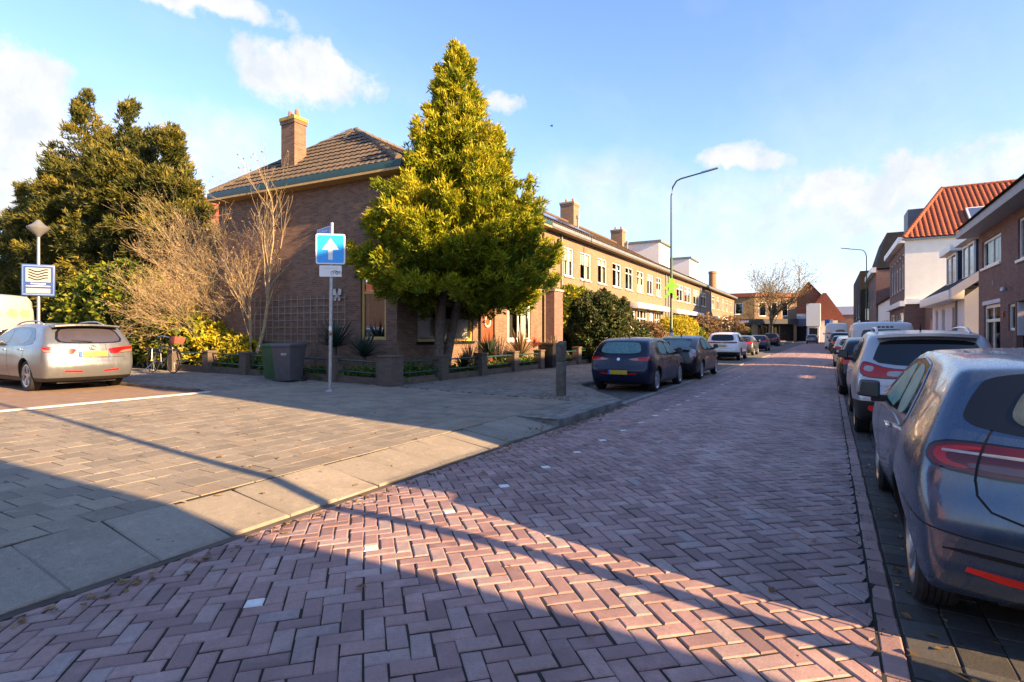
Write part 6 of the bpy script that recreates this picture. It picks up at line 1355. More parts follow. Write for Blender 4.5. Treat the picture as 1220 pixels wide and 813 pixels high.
    if 'antenna' in sp:
        p = Vector(c.proj(np.array([[sp['antenna'], 0]]), 'top')[0]); q = MB()
        if sp.get('fin'): q.hexa([p+Vector((-.07, -.02, -.01)), p+Vector((.10, -.02, -.01)), p+Vector((.10, .02, -.01)), p+Vector((-.07, .02, -.01)), p+Vector((-.08, -.005, .065)), p+Vector((-.04, -.005, .06)), p+Vector((-.04, .005, .06)), p+Vector((-.08, .005, .065))])
        else: q.tube([p, p+Vector((-.06, 0, .10))], [.012, .008], 6) if sp.get('antshort') else q.tube([p, p+Vector((-.30, 0, .32))], [.008, .003], 6)
        part('antenna', q, M['dark'], T)
    if 'rails' in sp:
        x0, x1, yy = sp['rails']
        for side in (1, -1):
            pts = []
            for t_ in np.linspace(0, 1, 14):
                p = Vector(c.proj(np.array([[x0+(x1-x0)*t_, yy]]), 'top', side)[0]); pts.append(p+UP*(.055*min(1, 6*t_, 6*(1-t_))))
            q = MB(); q.tube(pts, .018, 8); part('roof_rail', q, sp.get('railmat', M['rim']), T, smooth=True)
    if 'spoiler' in sp:
        x0, x1, zt, wd, th = sp['spoiler']; q = MB(); n = 14
        P0 = [(x0+.05*(2*i/n-1)**2, wd*(2*i/n-1)) for i in range(n+1)]
        for (a, b_) in zip(P0[:-1], P0[1:]):
            def zz(x, y): return float(c.proj(np.array([[x, y]]), 'top')[0][2])
            za, zb_ = zz(x1, a[1]), zz(x1, b_[1]); ca = .03*(a[1]/wd)**2; cb = .03*(b_[1]/wd)**2
            q.face([(a[0], a[1], zt-ca), (b_[0], b_[1], zt-cb), (x1, b_[1], zb_+.004), (x1, a[1], za+.004)]); q.face([(a[0], a[1], zt-ca-th), (b_[0], b_[1], zt-cb-th), (x1, b_[1], zb_-.08), (x1, a[1], za-.08)]); q.face([(a[0], a[1], zt-ca), (b_[0], b_[1], zt-cb), (b_[0], b_[1], zt-cb-th), (a[0], a[1], zt-ca-th)])
        for e_ in (P0[0], P0[-1]):
            za = zz(x1, e_[1]); q.face([(e_[0], e_[1], zt-.03), (x1, e_[1], za+.004), (x1, e_[1], za-.08), (e_[0], e_[1], zt-.03-th)])
        part('spoiler', q, sp['paint'], T, smooth=True)
    for (txt, y, z, sz) in sp.get('texts', ()):
        p, n = c.at((y, z), 0, 1); textmesh('lettering', txt, sz, M['chrome'], frameM(p+n*.004, Vector((0, -1, 0)).cross(n).cross(n)*-1 if 0 else Vector((n.y, -n.x, 0))*1., UP), T, .002)
    if 'exhaust' in sp:
        q = MB(); q.lathe([(.022, 0), (.03, 0), (.03, .25), (.022, .25)], (sp['exhaust'][0], sp['exhaust'][1], sp['exhaust'][2]), axis='x', n=14); part('exhaust', q, M['galv'], T)
    q = MB(); q.box((.35, -c.W+.36, .17), (c.L-.4, c.W-.36, .26)); q.tube([(sp['ra'], -c.W+.2, sp['r']), (sp['ra'], c.W-.2, sp['r'])], .04, 8); part('underbody', q, M['dark'], T)
    T.location = loc; T.rotation_euler = (0, 0, R(rot)); T.scale = (scale,)*3
    return T
def sil(pts): return pts
# 1. blue grey hatch at right front
SECT = [(.15, .90), (.30, .955), (.45, .985), (.62, 1.0), (.80, .99), (.93, .96), (1.0, .925), (1.2, .83), (1.36, .745), (1.5, .69)]
clio = dict(L=4.05, W=.90, H=1.44, r=.325, ra=.70, fa=3.285, k=.045, gw=.011, bowr=.14, bowf=.30, crown=.05, paint=paint('blue_grey_paint', (.045, .080, .135), .5, wet=.22, dirt=.10, rough=.22, coat=1.), trim=.23,
    sil=[(.30, .20), (.12, .24), (.05, .38), (.02, .52), (.00, .60), (.02, .70), (.055, .80), (.075, .92), (.14, 1.05), (.24, 1.20), (.33, 1.335), (.36, 1.365), (.62, 1.395), (1.0, 1.425), (1.5, 1.44), (1.95, 1.425), (2.25, 1.36), (2.65, 1.16), (3.0, .99), (3.3, .93), (3.7, .83), (3.92, .71), (4.04, .52), (4.05, .38), (3.98, .24), (3.8, .19)],
    plan=[(-.1, .72), (0, .79), (.10, .85), (.25, .885), (.45, .90), (.75, .908), (1.3, .895), (2.2, .89), (3.2, .895), (3.6, .86), (3.85, .76), (4.05, .55)], sect=SECT,
    bumps=[(.70, .62, .55, .028), (3.28, .6, .5, .02), (1.9, .40, .7, -.018), (.5, .86, .4, .02)],
    sideglass=[([(.98, .985), (1.12, 1.20), (1.28, 1.315), (1.62, 1.345), (1.98, 1.325), (2.30, 1.225), (2.62, 1.05), (2.72, .965), (2.2, .945), (1.4, .935), (1.15, .935)], G_gloss, .004, 2),
               ([(1.30, .985), (1.24, 1.10), (1.34, 1.265), (1.50, 1.31), (1.70, 1.315), (1.72, .962)], G_fog, .007), ([(1.80, .965), (1.785, 1.315), (1.98, 1.295), (2.26, 1.20), (2.55, 1.04), (2.58, .98)], G_fog, .007)],
    trims=[([(2.72, .955), (2.2, .935), (1.4, .925), (1.15, .925), (1.03, .95), (.985, .99), (1.11, 1.195), (1.27, 1.32), (1.6, 1.352), (1.98, 1.333), (2.3, 1.233), (2.6, 1.07)], .018, plain('satin_trim', (.30, .31, .33), .35, .7))],
    gaps=[[(2.70, .95), (2.72, .75), (2.70, .40), (2.62, .30)], [(1.72, .93), (1.70, .6), (1.74, .30)], [(1.26, .93), (1.10, .80), (1.06, .68), (1.12, .5)], [(1.12, .30), (2.62, .30)]],
    handles=[(1.88, .83)], mirror=(2.50, .97), mirrormat=paint('mirror_blue_grey', (.025, .04, .07), .5), handlemat=M['chrome'],
    lights=[('tail_light', [(-.45, 0.957), (-.30, 0.981), (.00, 0.997), (.075, 0.973), (.085, 0.921), (.03, 0.873), (-.22, 0.845), (-.45, 0.861)], 42, L_dred, .006), ('light_bar', [(-.43, 0.939), (-.20, 0.949), (.03, 0.957), (.03, 0.946), (-.20, 0.936), (-.43, 0.927)], 42, L_clear, .010, 0), ('reversing_lens', [(-.42, 0.895), (-.2, 0.901), (-.06, 0.905), (-.08, 0.881), (-.24, 0.867), (-.40, 0.873)], 42, plain('smoked_lens', (.16, .10, .11), .12), .009), ('light_core', [(-.10, 0.981), (.045, 0.971), (.06, 0.929), (.02, 0.889), (-.06, 0.873), (-.08, 0.885), (.0, 0.905), (.015, 0.937), (-.02, 0.957), (-.10, 0.965)], 42, L_red, .0095),
            ('reflector', [(-.30, .385), (-.03, .415), (-.02, .395), (-.14, .370), (-.30, .352)], 36, L_refl, .010, 0), ('bumper_sweep', [(-.50, .455), (-.05, .50), (.08, .49), (-.04, .478), (-.50, .44)], 36, SHUT, .002, 1), ('headlight', [(-.35, .62), (-.1, .66), (.10, .74), (.16, .78), (.1, .68), (-.1, .58)], 135, L_clear, .006)],
    center=[('rear_window', [(-.71, 1.08), (-.66, 1.20), (-.57, 1.325), (0, 1.345), (.57, 1.325), (.66, 1.20), (.71, 1.08), (.45, 1.035), (0, 1.015), (-.45, 1.035)], 0, G_gloss, .004, 3), ('rear_glass', [(-.54, 1.09), (-.45, 1.26), (-.35, 1.29), (.35, 1.29), (.45, 1.26), (.54, 1.09), (.3, 1.06), (-.3, 1.06)], 0, G_foglite, .007, 3), ('windscreen', [(-.62, 1.02), (-.50, 1.34), (0, 1.37), (.50, 1.34), (.62, 1.02), (0, .98)], 180, G_dark, .004), ('grille', [(-.55, .30), (-.45, .45), (.45, .45), (.55, .30)], 180, M['dark'], .004), ('diffuser', [(-.55, .22), (-.5, .29), (.5, .29), (.55, .22)], 0, M['dark'], .006)],
    lines=[([(-.10, 1.22), (-.105, 1.08), (-.10, .995)], 42, .009, SHUT), ([(-.10, 1.0), (-.10, .82)], 42, .010, SHUT, .013), ([(-.10, .83), (-.115, .76), (-.17, .695), (-.28, .655), (-.42, .64)], 42, .010, SHUT), ([(-.45, .52), (-.1, .56), (.12, .60), (.30, .66)], 42, .005, SHUT)],
    badge=(.95, .055, 'disc'), antenna=.75, fin=True, plate=(0, .52))
build_car('parked_car', 'blue grey hatchback with fogged side windows parked nearest on the right', 'car', clio, (1.27, 3.24, .0), 90, group=None, res=1.5)
# 2. silver suv
SECT_S = [(.15, .93), (.35, .97), (.6, 1.0), (.9, .985), (1.05, .95), (1.3, .85), (1.5, .77), (1.65, .70)]
qash = dict(L=4.33, W=.90, H=1.60, r=.345, ra=.86, fa=3.49, k=.055, bowr=.20, bowf=.25, crown=.05, paint=paint('silver_grey_paint', (.40, .40, .42), .5, wet=.25, dirt=.10), trim=.56,
    sil=[(.30, .24), (.10, .28), (.03, .42), (.0, .56), (.02, .66), (.09, .78), (.12, .95), (.17, 1.08), (.36, 1.42), (.50, 1.53), (.9, 1.575), (1.5, 1.60), (2.1, 1.585), (2.5, 1.50), (2.95, 1.22), (3.2, 1.08), (3.5, 1.02), (4.0, .90), (4.25, .72), (4.33, .5), (4.28, .28), (4.0, .22)],
    plan=[(-.1, .64), (0, .74), (.12, .82), (.3, .87), (.6, .895), (1.5, .90), (3.4, .895), (3.9, .84), (4.2, .72), (4.33, .6)], sect=SECT_S, bumps=[(.86, .62, .5, .025), (3.49, .62, .5, .02)],
    sideglass=[([(.62, 1.16), (.92, 1.40), (1.3, 1.47), (2.0, 1.47), (2.4, 1.40), (2.75, 1.16), (2.85, 1.06), (1.9, 1.03), (1.0, 1.05)], G_gloss, .004, 2), ([(1.1, 1.09), (1.12, 1.40), (1.75, 1.44), (1.78, 1.06)], G_tint, .007), ([(1.86, 1.06), (1.84, 1.44), (2.3, 1.39), (2.66, 1.14), (2.66, 1.08)], G_tint, .007)],
    gaps=[[(1.82, 1.03), (1.80, .5)], [(1.15, 1.0), (1.25, .75), (1.2, .45)], [(2.84, 1.0), (2.86, .45)]], handles=[(2.0, .92), (1.2, .95)], mirror=(2.68, 1.08), mirrormat=M['dark'],
    lights=[('tail_light', [(-.52, 1.015), (-.20, 1.03), (.02, 1.10), (.10, 1.11), (.10, .98), (.02, .91), (-.22, .895), (-.44, .905), (-.53, .94)], 42, L_red, .006), ('clear_lens', [(-.47, .99), (-.24, 1.0), (-.20, .97), (-.22, .92), (-.43, .925), (-.49, .95)], 42, L_clear, .010), ('clear_lens', [(-.06, 1.05), (.06, 1.07), (.06, 1.0), (-.04, .97)], 42, L_clear, .010), ('reflector', [(-.18, .49), (-.07, .50), (-.06, .42), (-.17, .41)], 42, L_refl, .008), ('headlight', [(-.35, .80), (-.05, .84), (.15, .92), (.1, .80), (-.2, .72)], 135, L_clear, .006)],
    center=[('rear_window', [(-.66, 1.12), (-.60, 1.30), (-.54, 1.43), (0, 1.455), (.54, 1.43), (.60, 1.30), (.66, 1.12), (.3, 1.075), (-.3, 1.075)], 0, G_dark, .005), ('brake_light', [(-.2, 1.505), (.2, 1.505), (.2, 1.482), (-.2, 1.482)], 0, L_dred, .008, 0), ('plate_recess', [(-.34, .93), (.34, .93), (.30, .74), (-.30, .74)], 0, M['galv'], .003), ('windscreen', [(-.64, 1.12), (-.54, 1.48), (.54, 1.48), (.64, 1.12)], 180, G_dark, .004), ('grille', [(-.5, .55), (-.45, .75), (.45, .75), (.5, .55)], 180, M['dark'], .004)],
    lines=[([(-.47, 1.30), (-.50, 1.05), (-.46, .90), (-.40, .72)], 42, .007, SHUT), ([(-.6, .665), (.6, .665)], 0, .008, SHUT)], plate=(0, .83), antenna=1.0, antshort=True, rails=(.8, 2.3, .56), railmat=M['rim'], badge=(.99, .05, 'disc'), spoiler=(.30, .72, 1.54, .58, .04), texts=[('QASHQAI', .50, .775, .055)])
build_car('parked_car', 'silver grey crossover with black lower trim and roof rails behind the blue grey hatchback', 'car', qash, (1.20, 9.36, 0), 90, res=1.25)
# generic small cars
def gen(L, H, W, r, ra, fa, pnt, kind, glass=None, rear=None, lights=None, **kw):
    z = lambda f: H*f
    if kind == 'hatch': S = [(.28, .2), (.1, .26), (.03, .42), (0, .58), (.05, .72), (.08, z(.62)), (.14, z(.69)), (.36, z(.87)), (.52, z(.945)), (.9, z(.985)), (1.4, H), (L*.46, z(.99)), (L*.55, z(.935)), (L*.66, z(.78)), (L*.73, z(.68)), (L*.80, z(.645)), (L*.92, z(.57)), (L*.98, z(.46)), (L, z(.32)), (L-.06, .22), (L-.3, .18)]
    elif kind == 'wagon': S = [(.28, .2), (.1, .26), (.03, .42), (0, .56), (.05, .70), (.09, z(.66)), (.13, z(.72)), (.40, z(.91)), (.60, z(.965)), (1.1, z(.99)), (1.7, H), (L*.48, z(.985)), (L*.56, z(.92)), (L*.65, z(.77)), (L*.71, z(.68)), (L*.78, z(.64)), (L*.92, z(.56)), (L*.98, z(.45)), (L, z(.32)), (L-.06, .22), (L-.3, .18)]
    elif kind == 'lift': S = [(.28, .22), (.1, .28), (.03, .42), (0, .56), (.03, .74), (.06, z(.64)), (.12, z(.69)), (.5, z(.80)), (1.1, z(.93)), (1.7, z(.99)), (2.1, H), (L*.52, z(.975)), (L*.60, z(.88)), (L*.72, z(.70)), (L*.80, z(.63)), (L*.92, z(.56)), (L*.98, z(.45)), (L, z(.32)), (L-.06, .22), (L-.3, .18)]
    elif kind == 'suv': S = [(.28, .26), (.08, .3), (.02, .45), (0, .6), (.06, .78), (.10, z(.62)), (.16, z(.70)), (.40, z(.92)), (.58, z(.965)), (1.1, z(.99)), (1.6, H), (L*.47, z(.99)), (L*.55, z(.94)), (L*.65, z(.77)), (L*.72, z(.68)), (L*.79, z(.64)), (L*.92, z(.57)), (L*.98, z(.46)), (L, z(.32)), (L-.06, .26), (L-.3, .22)]
    elif kind == 'van': S = [(.2, .26), (.05, .3), (0, .42), (0, .7), (.03, 1.2), (.06, z(.75)), (.12, z(.95)), (.22, z(.985)), (.8, H), (1.6, H), (L*.62, z(.99)), (L*.70, z(.93)), (L*.80, z(.70)), (L*.86, z(.58)), (L*.95, z(.48)), (L, z(.36)), (L, z(.24)), (L-.06, .26), (L-.3, .22)]
    b0 = H*(.665 if kind != 'van' else .56); t0 = H*(.93 if kind != 'van' else .88); xs0 = {'hatch': .75, 'wagon': .62, 'lift': .9, 'suv': .7, 'van': L*.55}[kind]; xf = L*(.665 if kind != 'van' else .80); xr_ = L*(.52 if kind != 'van' else .72)
    gl = glass or G_tint
    sgl = [([(xs0, b0+.06), (xs0+.32, t0-.03), (xs0+.65, t0), (L*.44, t0), (xr_, t0-.05), (xf, b0+.06), (xf+.08, b0), (L*.45, b0-.03), (xs0+.3, b0-.01)], G_gloss, .004, 2)] if kind != 'van' else [([(xs0, b0), (xs0+.03, t0-.03), (L*.64, t0-.03), (L*.72, t0-.13), (L*.80, b0+.02), (L*.80, b0)], G_dark, .004, 1)]
    if kind != 'van':
        mid = L*.435; sgl += [([(xs0+.34, b0+.03), (xs0+.42, t0-.05), (mid-.04, t0-.035), (mid-.02, b0+.01)], gl, .007), ([(mid+.05, b0+.01), (mid+.03, t0-.035), (xr_-.02, t0-.09), (xf-.10, b0+.07), (xf-.08, b0+.03)], gl, .007)]
    rw0, rw1 = (H*.70, H*.915) if kind != 'van' else (H*.60, H*.86); hw = W*.70
    cen = [('rear_window', [(-hw, rw0+.02), (-hw*.86, rw1-.03), (-hw*.5, rw1), (hw*.5, rw1), (hw*.86, rw1-.03), (hw, rw0+.02), (hw*.6, rw0-.02), (-hw*.6, rw0-.02)], 0, G_gloss, .004), ('rear_glass', [(-hw*.92, rw0+.035), (-hw*.80, rw1-.05), (-hw*.48, rw1-.02), (hw*.48, rw1-.02), (hw*.80, rw1-.05), (hw*.92, rw0+.035), (hw*.55, rw0), (-hw*.55, rw0)], 0, rear or G_dark, .007)] if kw.get('rearwin', True) else []
    cen += [('windscreen', [(-W*.70, H*.70), (-W*.58, H*.93), (W*.58, H*.93), (W*.70, H*.70)], 180, G_dark, .004), ('grille', [(-.5, .30), (-.45, .48), (.45, .48), (.5, .30)], 180, M['dark'], .004)]
    zl = H*.60
    lg = lights or [('tail_light', [(-.42, zl+.06), (-.1, zl+.09), (.10, zl+.10), (.08, zl-.02), (-.1, zl-.06), (-.42, zl-.05)], 42, L_red, .006)]
    lg = lg+[('headlight', [(-.35, H*.46), (-.05, H*.49), (.15, H*.54), (.1, H*.45), (-.2, H*.41)], 135, L_clear, .006)]
    s = dict(L=L, W=W, H=H, r=r, ra=ra, fa=fa, k=.05, bowr=.16, bowf=.28, crown=.05, paint=pnt, sil=S, trim=kw.pop('trim', .25),
        plan=[(-.1, W*.70), (0, W*.80), (.12, W*.90), (.3, W*.96), (.6, W*.99), (1.4, W), (L*.8, W*.99), (L*.9, W*.93), (L*.96, W*.82), (L, W*.65)] if kind != 'van' else [(-.1, W*.90), (0, W*.94), (.15, W*.98), (.5, W), (L*.8, W), (L*.9, W*.95), (L, W*.75)],
        sect=[(.15, .91), (.33, .96), (.55, 1.), (H*.56, .99), (H*.66, .95), (H*.8, .86), (H*.93, .765), (H*1.05, .70)] if kind != 'van' else [(.15, .94), (.4, .985), (.8, 1.), (H*.55, .99), (H*.8, .94), (H*.93, .90), (H*1.05, .82)],
        bumps=[(ra, .58, .45, .02), (fa, .58, .45, .018), (L*.45, .40, .7, -.012)], sideglass=sgl, lights=lg, center=cen,
        gaps=[[(L*.435, b0-.02), (L*.43, .30)], [(xf+.06, b0-.02), (xf+.08, .35), (xf, .28), (xs0+.6, .28), (xs0+.5, .5), (xs0+.42, b0-.05)]] if kind != 'van' else [[(L*.56, t0), (L*.56, .35)], [(L*.79, t0-.2), (L*.80, .4)], [(L*.2, t0), (L*.2, .5)]],
        lines=[([(-.62, H*.42), (.62, H*.42)], 0, .008, SHUT)], handles=[(L*.46, b0-.11), (L*.26, b0-.10)], mirror=(xf-.08, b0+.01), plate=(0, H*.50))
    s.update(kw); return s
navy = paint('navy_paint', (.005, .010, .034), .2, dirt=.01, rough=.25, coat=.25); blackp = paint('black_paint', (.007, .008, .010), .2, dirt=.02, rough=.25, coat=.3); silver = paint('champagne_silver_paint', (.165, .175, .19), .6, dirt=.08); whitep = paint('white_car_paint', (.62, .62, .62), .0, dirt=.10); vanw = paint('sunlit_white_paint', (.27, .265, .25), 0., dirt=.1); greyp = paint('dark_grey_paint', (.055, .058, .065), .5, dirt=.1); palep = paint('pale_grey_green_paint', (.45, .50, .47), .4, dirt=.1); pwhite = paint('pearl_paint', (.62, .62, .64), .2, dirt=.08)
# 3. navy hatch, left
alfa = gen(4.22, 1.44, .865, .315, .78, 3.33, navy, 'hatch', glass=G_fog, rear=fogglass('fogged_rear_glass', (.13, .26, .27)), lights=[('tail_light', [(-.50, .88), (-.2, .915), (.02, .935), (.08, .90), (.04, .84), (-.2, .815), (-.44, .835)], 42, L_red, .006), ('clear_lens', [(-.54, .86), (-.33, .905), (-.33, .835), (-.46, .835)], 42, lens('pink_lens', (.55, .30, .26)), .009), ('reflector', [(-.46, .50), (-.26, .515), (-.26, .475), (-.46, .47)], 38, L_red, .008, 0)], badge=(.86, .042, 'disc'), antenna=1.0, antshort=True, plate=(0, .52), center=None) if 0 else None
def carspec(*a, **k): return gen(*a, **k)
alfa = carspec(4.22, 1.44, .865, .315, .78, 3.33, navy, 'hatch', glass=G_fog, rear=fogglass('fogged_rear_glass', (.12, .24, .25)),
    lights=[('tail_light', [(-.30, .90), (-.15, .92), (.02, .935), (.08, .90), (.04, .84), (-.15, .82), (-.30, .83)], 42, L_red, .006), ('clear_lens', [(-.44, .87), (-.22, .905), (-.22, .83), (-.36, .835)], 42, lens('pink_lens', (.50, .26, .23)), .009), ('reflector', [(-.46, .50), (-.26, .515), (-.26, .475), (-.46, .47)], 38, L_red, .008, 0)], badge=(.86, .042, 'disc'), antenna=1.0, antshort=True, plate=(0, .53))
build_car('parked_car', 'navy blue hatchback with misted windows parked by the wooden bollard', 'car', alfa, (-4.76, 13.72, .02), 90, res=1.0)
prius = carspec(4.46, 1.49, .87, .32, .98, 3.68, blackp, 'lift', glass=G_fog, rear=fogglass('fogged_hatch_glass', (.13, .20, .22)), trim=.28,
    lights=[('tail_light', [(-.16, 1.02), (.02, 1.04), (.06, .92), (.0, .72), (-.14, .70), (-.18, .86)], 42, L_clear, .006), ('red_lens', [(-.15, .78), (-.0, .79), (-.01, .725), (-.13, .71)], 42, L_red, .009)], antenna=1.6, fin=True, plate=(0, .66), spoiler=(.02, .34, 1.03, .62, .03))
build_car('parked_car', 'black liftback with tall white tail lamps parked ahead of the navy hatchback', 'car', prius, (-4.58, 18.45, .02), 90, res=.9)
lynk = carspec(4.58, 1.66, .93, .36, .95, 3.68, pwhite, 'suv', rear=G_dark, trim=.50, lights=[('tail_light', [(-.62, 1.06), (-.1, 1.08), (.08, 1.08), (.06, 1.02), (-.1, 1.01), (-.62, 1.01)], 42, L_dred, .006)], rails=(.8, 2.5, .56), railmat=M['dark'], plate=(0, .86))
build_car('parked_car', 'white crossover with a thin full width dark red tail light on the left side', 'car', lynk, (-5.40, 33.6, .02), 90, res=.8)
h1 = carspec(4.1, 1.46, .87, .31, .75, 3.3, greyp, 'hatch', rear=G_dark)
build_car('parked_car', 'dark grey hatchback just ahead of the white crossover', 'car', h1, (-5.55, 42.5, .02), 90, res=.6)
h2 = carspec(4.0, 1.48, .86, .31, .72, 3.2, navy, 'hatch', rear=G_tint)
build_car('parked_car', 'dark blue hatchback second ahead of the white crossover', 'car', h2, (-5.75, 54.8, .02), 90, res=.6)
s1 = carspec(4.5, 1.72, .92, .36, .85, 3.5, blackp, 'suv', rear=G_dark, rails=(.8, 2.5, .56), railmat=M['dark'])
build_car('parked_car', 'black off road car parked last on the left by the street tree', 'car', s1, (-6.6, 78, .02), 90, res=.6)
c9 = carspec(4.3, 1.52, .88, .32, .8, 3.4, silver, 'hatch', rear=G_tint)
build_car('driving_car', 'pale silver hatchback driving away in the middle of the road at the far end', 'car', c9, (-2.5, 103, .05), 90, res=.6)
# silver estate on the side street
av = carspec(4.76, 1.48, .905, .33, 1.0, 3.70, silver, 'wagon', glass=glassy('estate_side_glass', (.05, .055, .06), .05), rear=glassy('estate_rear_glass', (.05, .045, .06), .05), trim=.30,
    lights=[('tail_light', [(-.36, .91), (-.2, .925), (.0, .95), (.12, .95), (.10, .86), (-.1, .82), (-.34, .80), (-.38, .83)], 42, lens('pale_pink_lens', (.42, .14, .12)), .006), ('red_lens', [(-.40, .905), (-.24, .925), (.10, .95), (.10, .895), (-.16, .87), (-.24, .805), (-.34, .80), (-.40, .85)], 42, L_red, .009), ('reflector', [(-.50, .44), (-.25, .455), (-.25, .425), (-.50, .41)], 40, L_red, .008, 0)], rails=(1.0, 2.9, .56), railmat=M['galv'], badge=(.925, .045, 'oval'), wiper=((0, 1.04), (.36, 1.07)), antenna=1.3, plate=(0, .79), spoiler=(.22, .66, 1.435, .60, .03), lines=[([(-.60, .72), (0, .705), (.60, .72)], 0, .008, SHUT), ([(-.43, 1.0), (-.44, .80), (-.40, .72)], 42, .006, SHUT)])
build_car('parked_car', 'champagne silver estate car parked on the side street at the left', 'car', av, (-15.05, 6.32, .205), 178, 1.09, res=1.1)
# white van behind it
van2 = carspec(5.4, 2.52, 1.02, .34, 1.0, 4.3, vanw, 'van', rearwin=False, lights=[('tail_light', [(-.30, 1.5), (-.2, 1.5), (-.2, .9), (-.30, .9)], 42, L_red, .006)], handles=[(3.2, 1.1)])
V2 = build_car('parked_van', 'tall white van with flower emblems on its rear doors ahead of the silver estate car', 'van', van2, (-20.4, 6.15, .205), 180, 1., res=.8)
# vehicles further along the right kerb
golf = carspec(4.2, 1.47, .875, .315, .78, 3.36, blackp, 'hatch', glass=G_fog, rear=fogglass('misted_hatch_glass', (.10, .16, .17)), lights=[('tail_light', [(-.42, .98), (-.1, 1.0), (.10, 1.0), (.08, .82), (-.1, .78), (-.42, .80)], 42, lens('bright_red_lens', (.75, .035, .02)), .006)], antenna=.9, antshort=True)
build_car('parked_car', 'black hatchback with bright red tail lamp between the silver crossover and the white van', 'car', golf, (1.05, 15.65, 0), 90, res=.8)
van1 = carspec(4.9, 1.98, .95, .33, .95, 3.95, whitep, 'van', lights=[('tail_light', [(-.16, 1.35), (.0, 1.35), (.0, .85), (-.16, .85)], 42, L_red, .006)], rails=(.6, 2.6, .62), rearwin=True)
V1 = build_car('parked_van', 'white van with dark roof gutter and small dark emblems parked on the right', 'van', van1, (1.55, 22.2, 0), 90, res=.8)
h3 = carspec(4.0, 1.46, .87, .31, .72, 3.2, palep, 'hatch')
build_car('parked_car', 'pale grey green hatchback hidden in front of the white van', 'car', h3, (1.0, 29.5, 0), 90, res=.6)
h4 = carspec(4.6, 1.46, .88, .32, .9, 3.6, blackp, 'wagon', lights=[('tail_light', [(-.5, .98), (-.1, .98), (.10, .98), (.08, .84), (-.1, .80), (-.5, .86)], 42, L_red, .006)])
build_car('parked_car', 'dark estate car with red tail lamps farther along the right kerb', 'car', h4, (.95, 50, 0), 90, res=.6)
s2 = carspec(4.5, 1.78, .92, .36, .85, 3.5, greyp, 'suv')
build_car('parked_car', 'dark grey high car ahead of the dark estate on the right', 'car', s2, (.85, 58.5, 0), 90, res=.6)
cam = carspec(6.0, 2.75, 1.08, .34, 1.4, 4.8, whitep, 'van', rearwin=False)
V3 = build_car('camper_van', 'tall white camper van at the far end of the right row of cars', 'van', cam, (.65, 66, 0), 90, res=.6)
# emblems on the vans (flat marks on their panels)
def marks(par, c, items, ang, mat, side=1):
    for (nm, cx, cz, rx, rz) in items: c.panel(nm, [(cx+rx*math.cos(t_)*(1+.18*math.cos(5*t_)), cz+rz*math.sin(t_)*(1+.18*math.cos(5*t_))) for t_ in np.linspace(0, 2*PI, 21)[:-1]], ang, mat, par, side, off=.004, rnd=0, step=.06, rim=.003)
marks(V2, Car(van2), [('flower_emblem', x, 1.93, .125, .125) for x in (-.02, -.40, -.70)], 0, plain('gold_emblem', (.40, .30, .12), .6, var=.45, nscale=12))
c1 = Car(van1); marks(V1, c1, [('emblem', y, 1.78, .05, .028) for y in (.10, -.02, -.14, -.26)]+[('emblem', .48, 1.64, .10, .03)], 0, M['dark'])
c3 = Car(cam); c3.panel('camper_rear_window', [(-.75, 1.5), (-.75, 2.05), (.1, 2.05), (.1, 1.5)], 0, plain('brown_blind', (.22, .12, .10), .4), V3, 1, off=.005)
# ------------------------------------------------------------------ sky, sun, camera
world = bpy.data.worlds.new("World"); scene.world = world; world.use_nodes = True
class WT(NT):
    def __init__(s, w): s.t = w.node_tree; s.n = s.t.nodes; s.l = s.t.links
t = WT(world); bg = t.n['Background']; out = t.n['World Output']
EL, AZ = R(20), R(94.6)
sky = t.add('ShaderNodeTexSky'); sky.sky_type = 'NISHITA'; sky.sun_disc = False; sky.sun_elevation = EL; sky.sun_rotation = AZ; sky.altitude = 0; sky.air_density = 1.0; sky.dust_density = 0.6; sky.ozone_density = 2.0
SKY = .15
bg.inputs['Strength'].default_value = SKY
gen_ = t.add('ShaderNodeTexCoord').outputs['Generated']
nrm = t.add('ShaderNodeVectorMath', operation='NORMALIZE'); t.link(gen_, nrm.inputs[0]); dirv = nrm.outputs[0]
sp = t.add('ShaderNodeSeparateXYZ'); t.link(dirv, sp.inputs[0])
def vdir(u, v):
    d = Vector(((u-610)/655, 1., (399-v)/655)); x = d.x*.8660-d.y*.5; y = d.x*.5+d.y*.8660; return Vector((x, y, d.z)).normalized()
wn = t.noise(dirv, 5.5, 7, .62, out=1)   # colour noise warps the puffs
wv = t.add('ShaderNodeVectorMath', operation='MULTIPLY_ADD'); t.link(wn, wv.inputs[0]); wv.inputs[1].default_value = (.11, .11, .10); wv.inputs[2].default_value = (-.055, -.055, -.05)
wsum = t.add('ShaderNodeVectorMath', operation='ADD'); t.link(dirv, wsum.inputs[0]); t.link(wv.outputs[0], wsum.inputs[1])
tot = None
haze = None
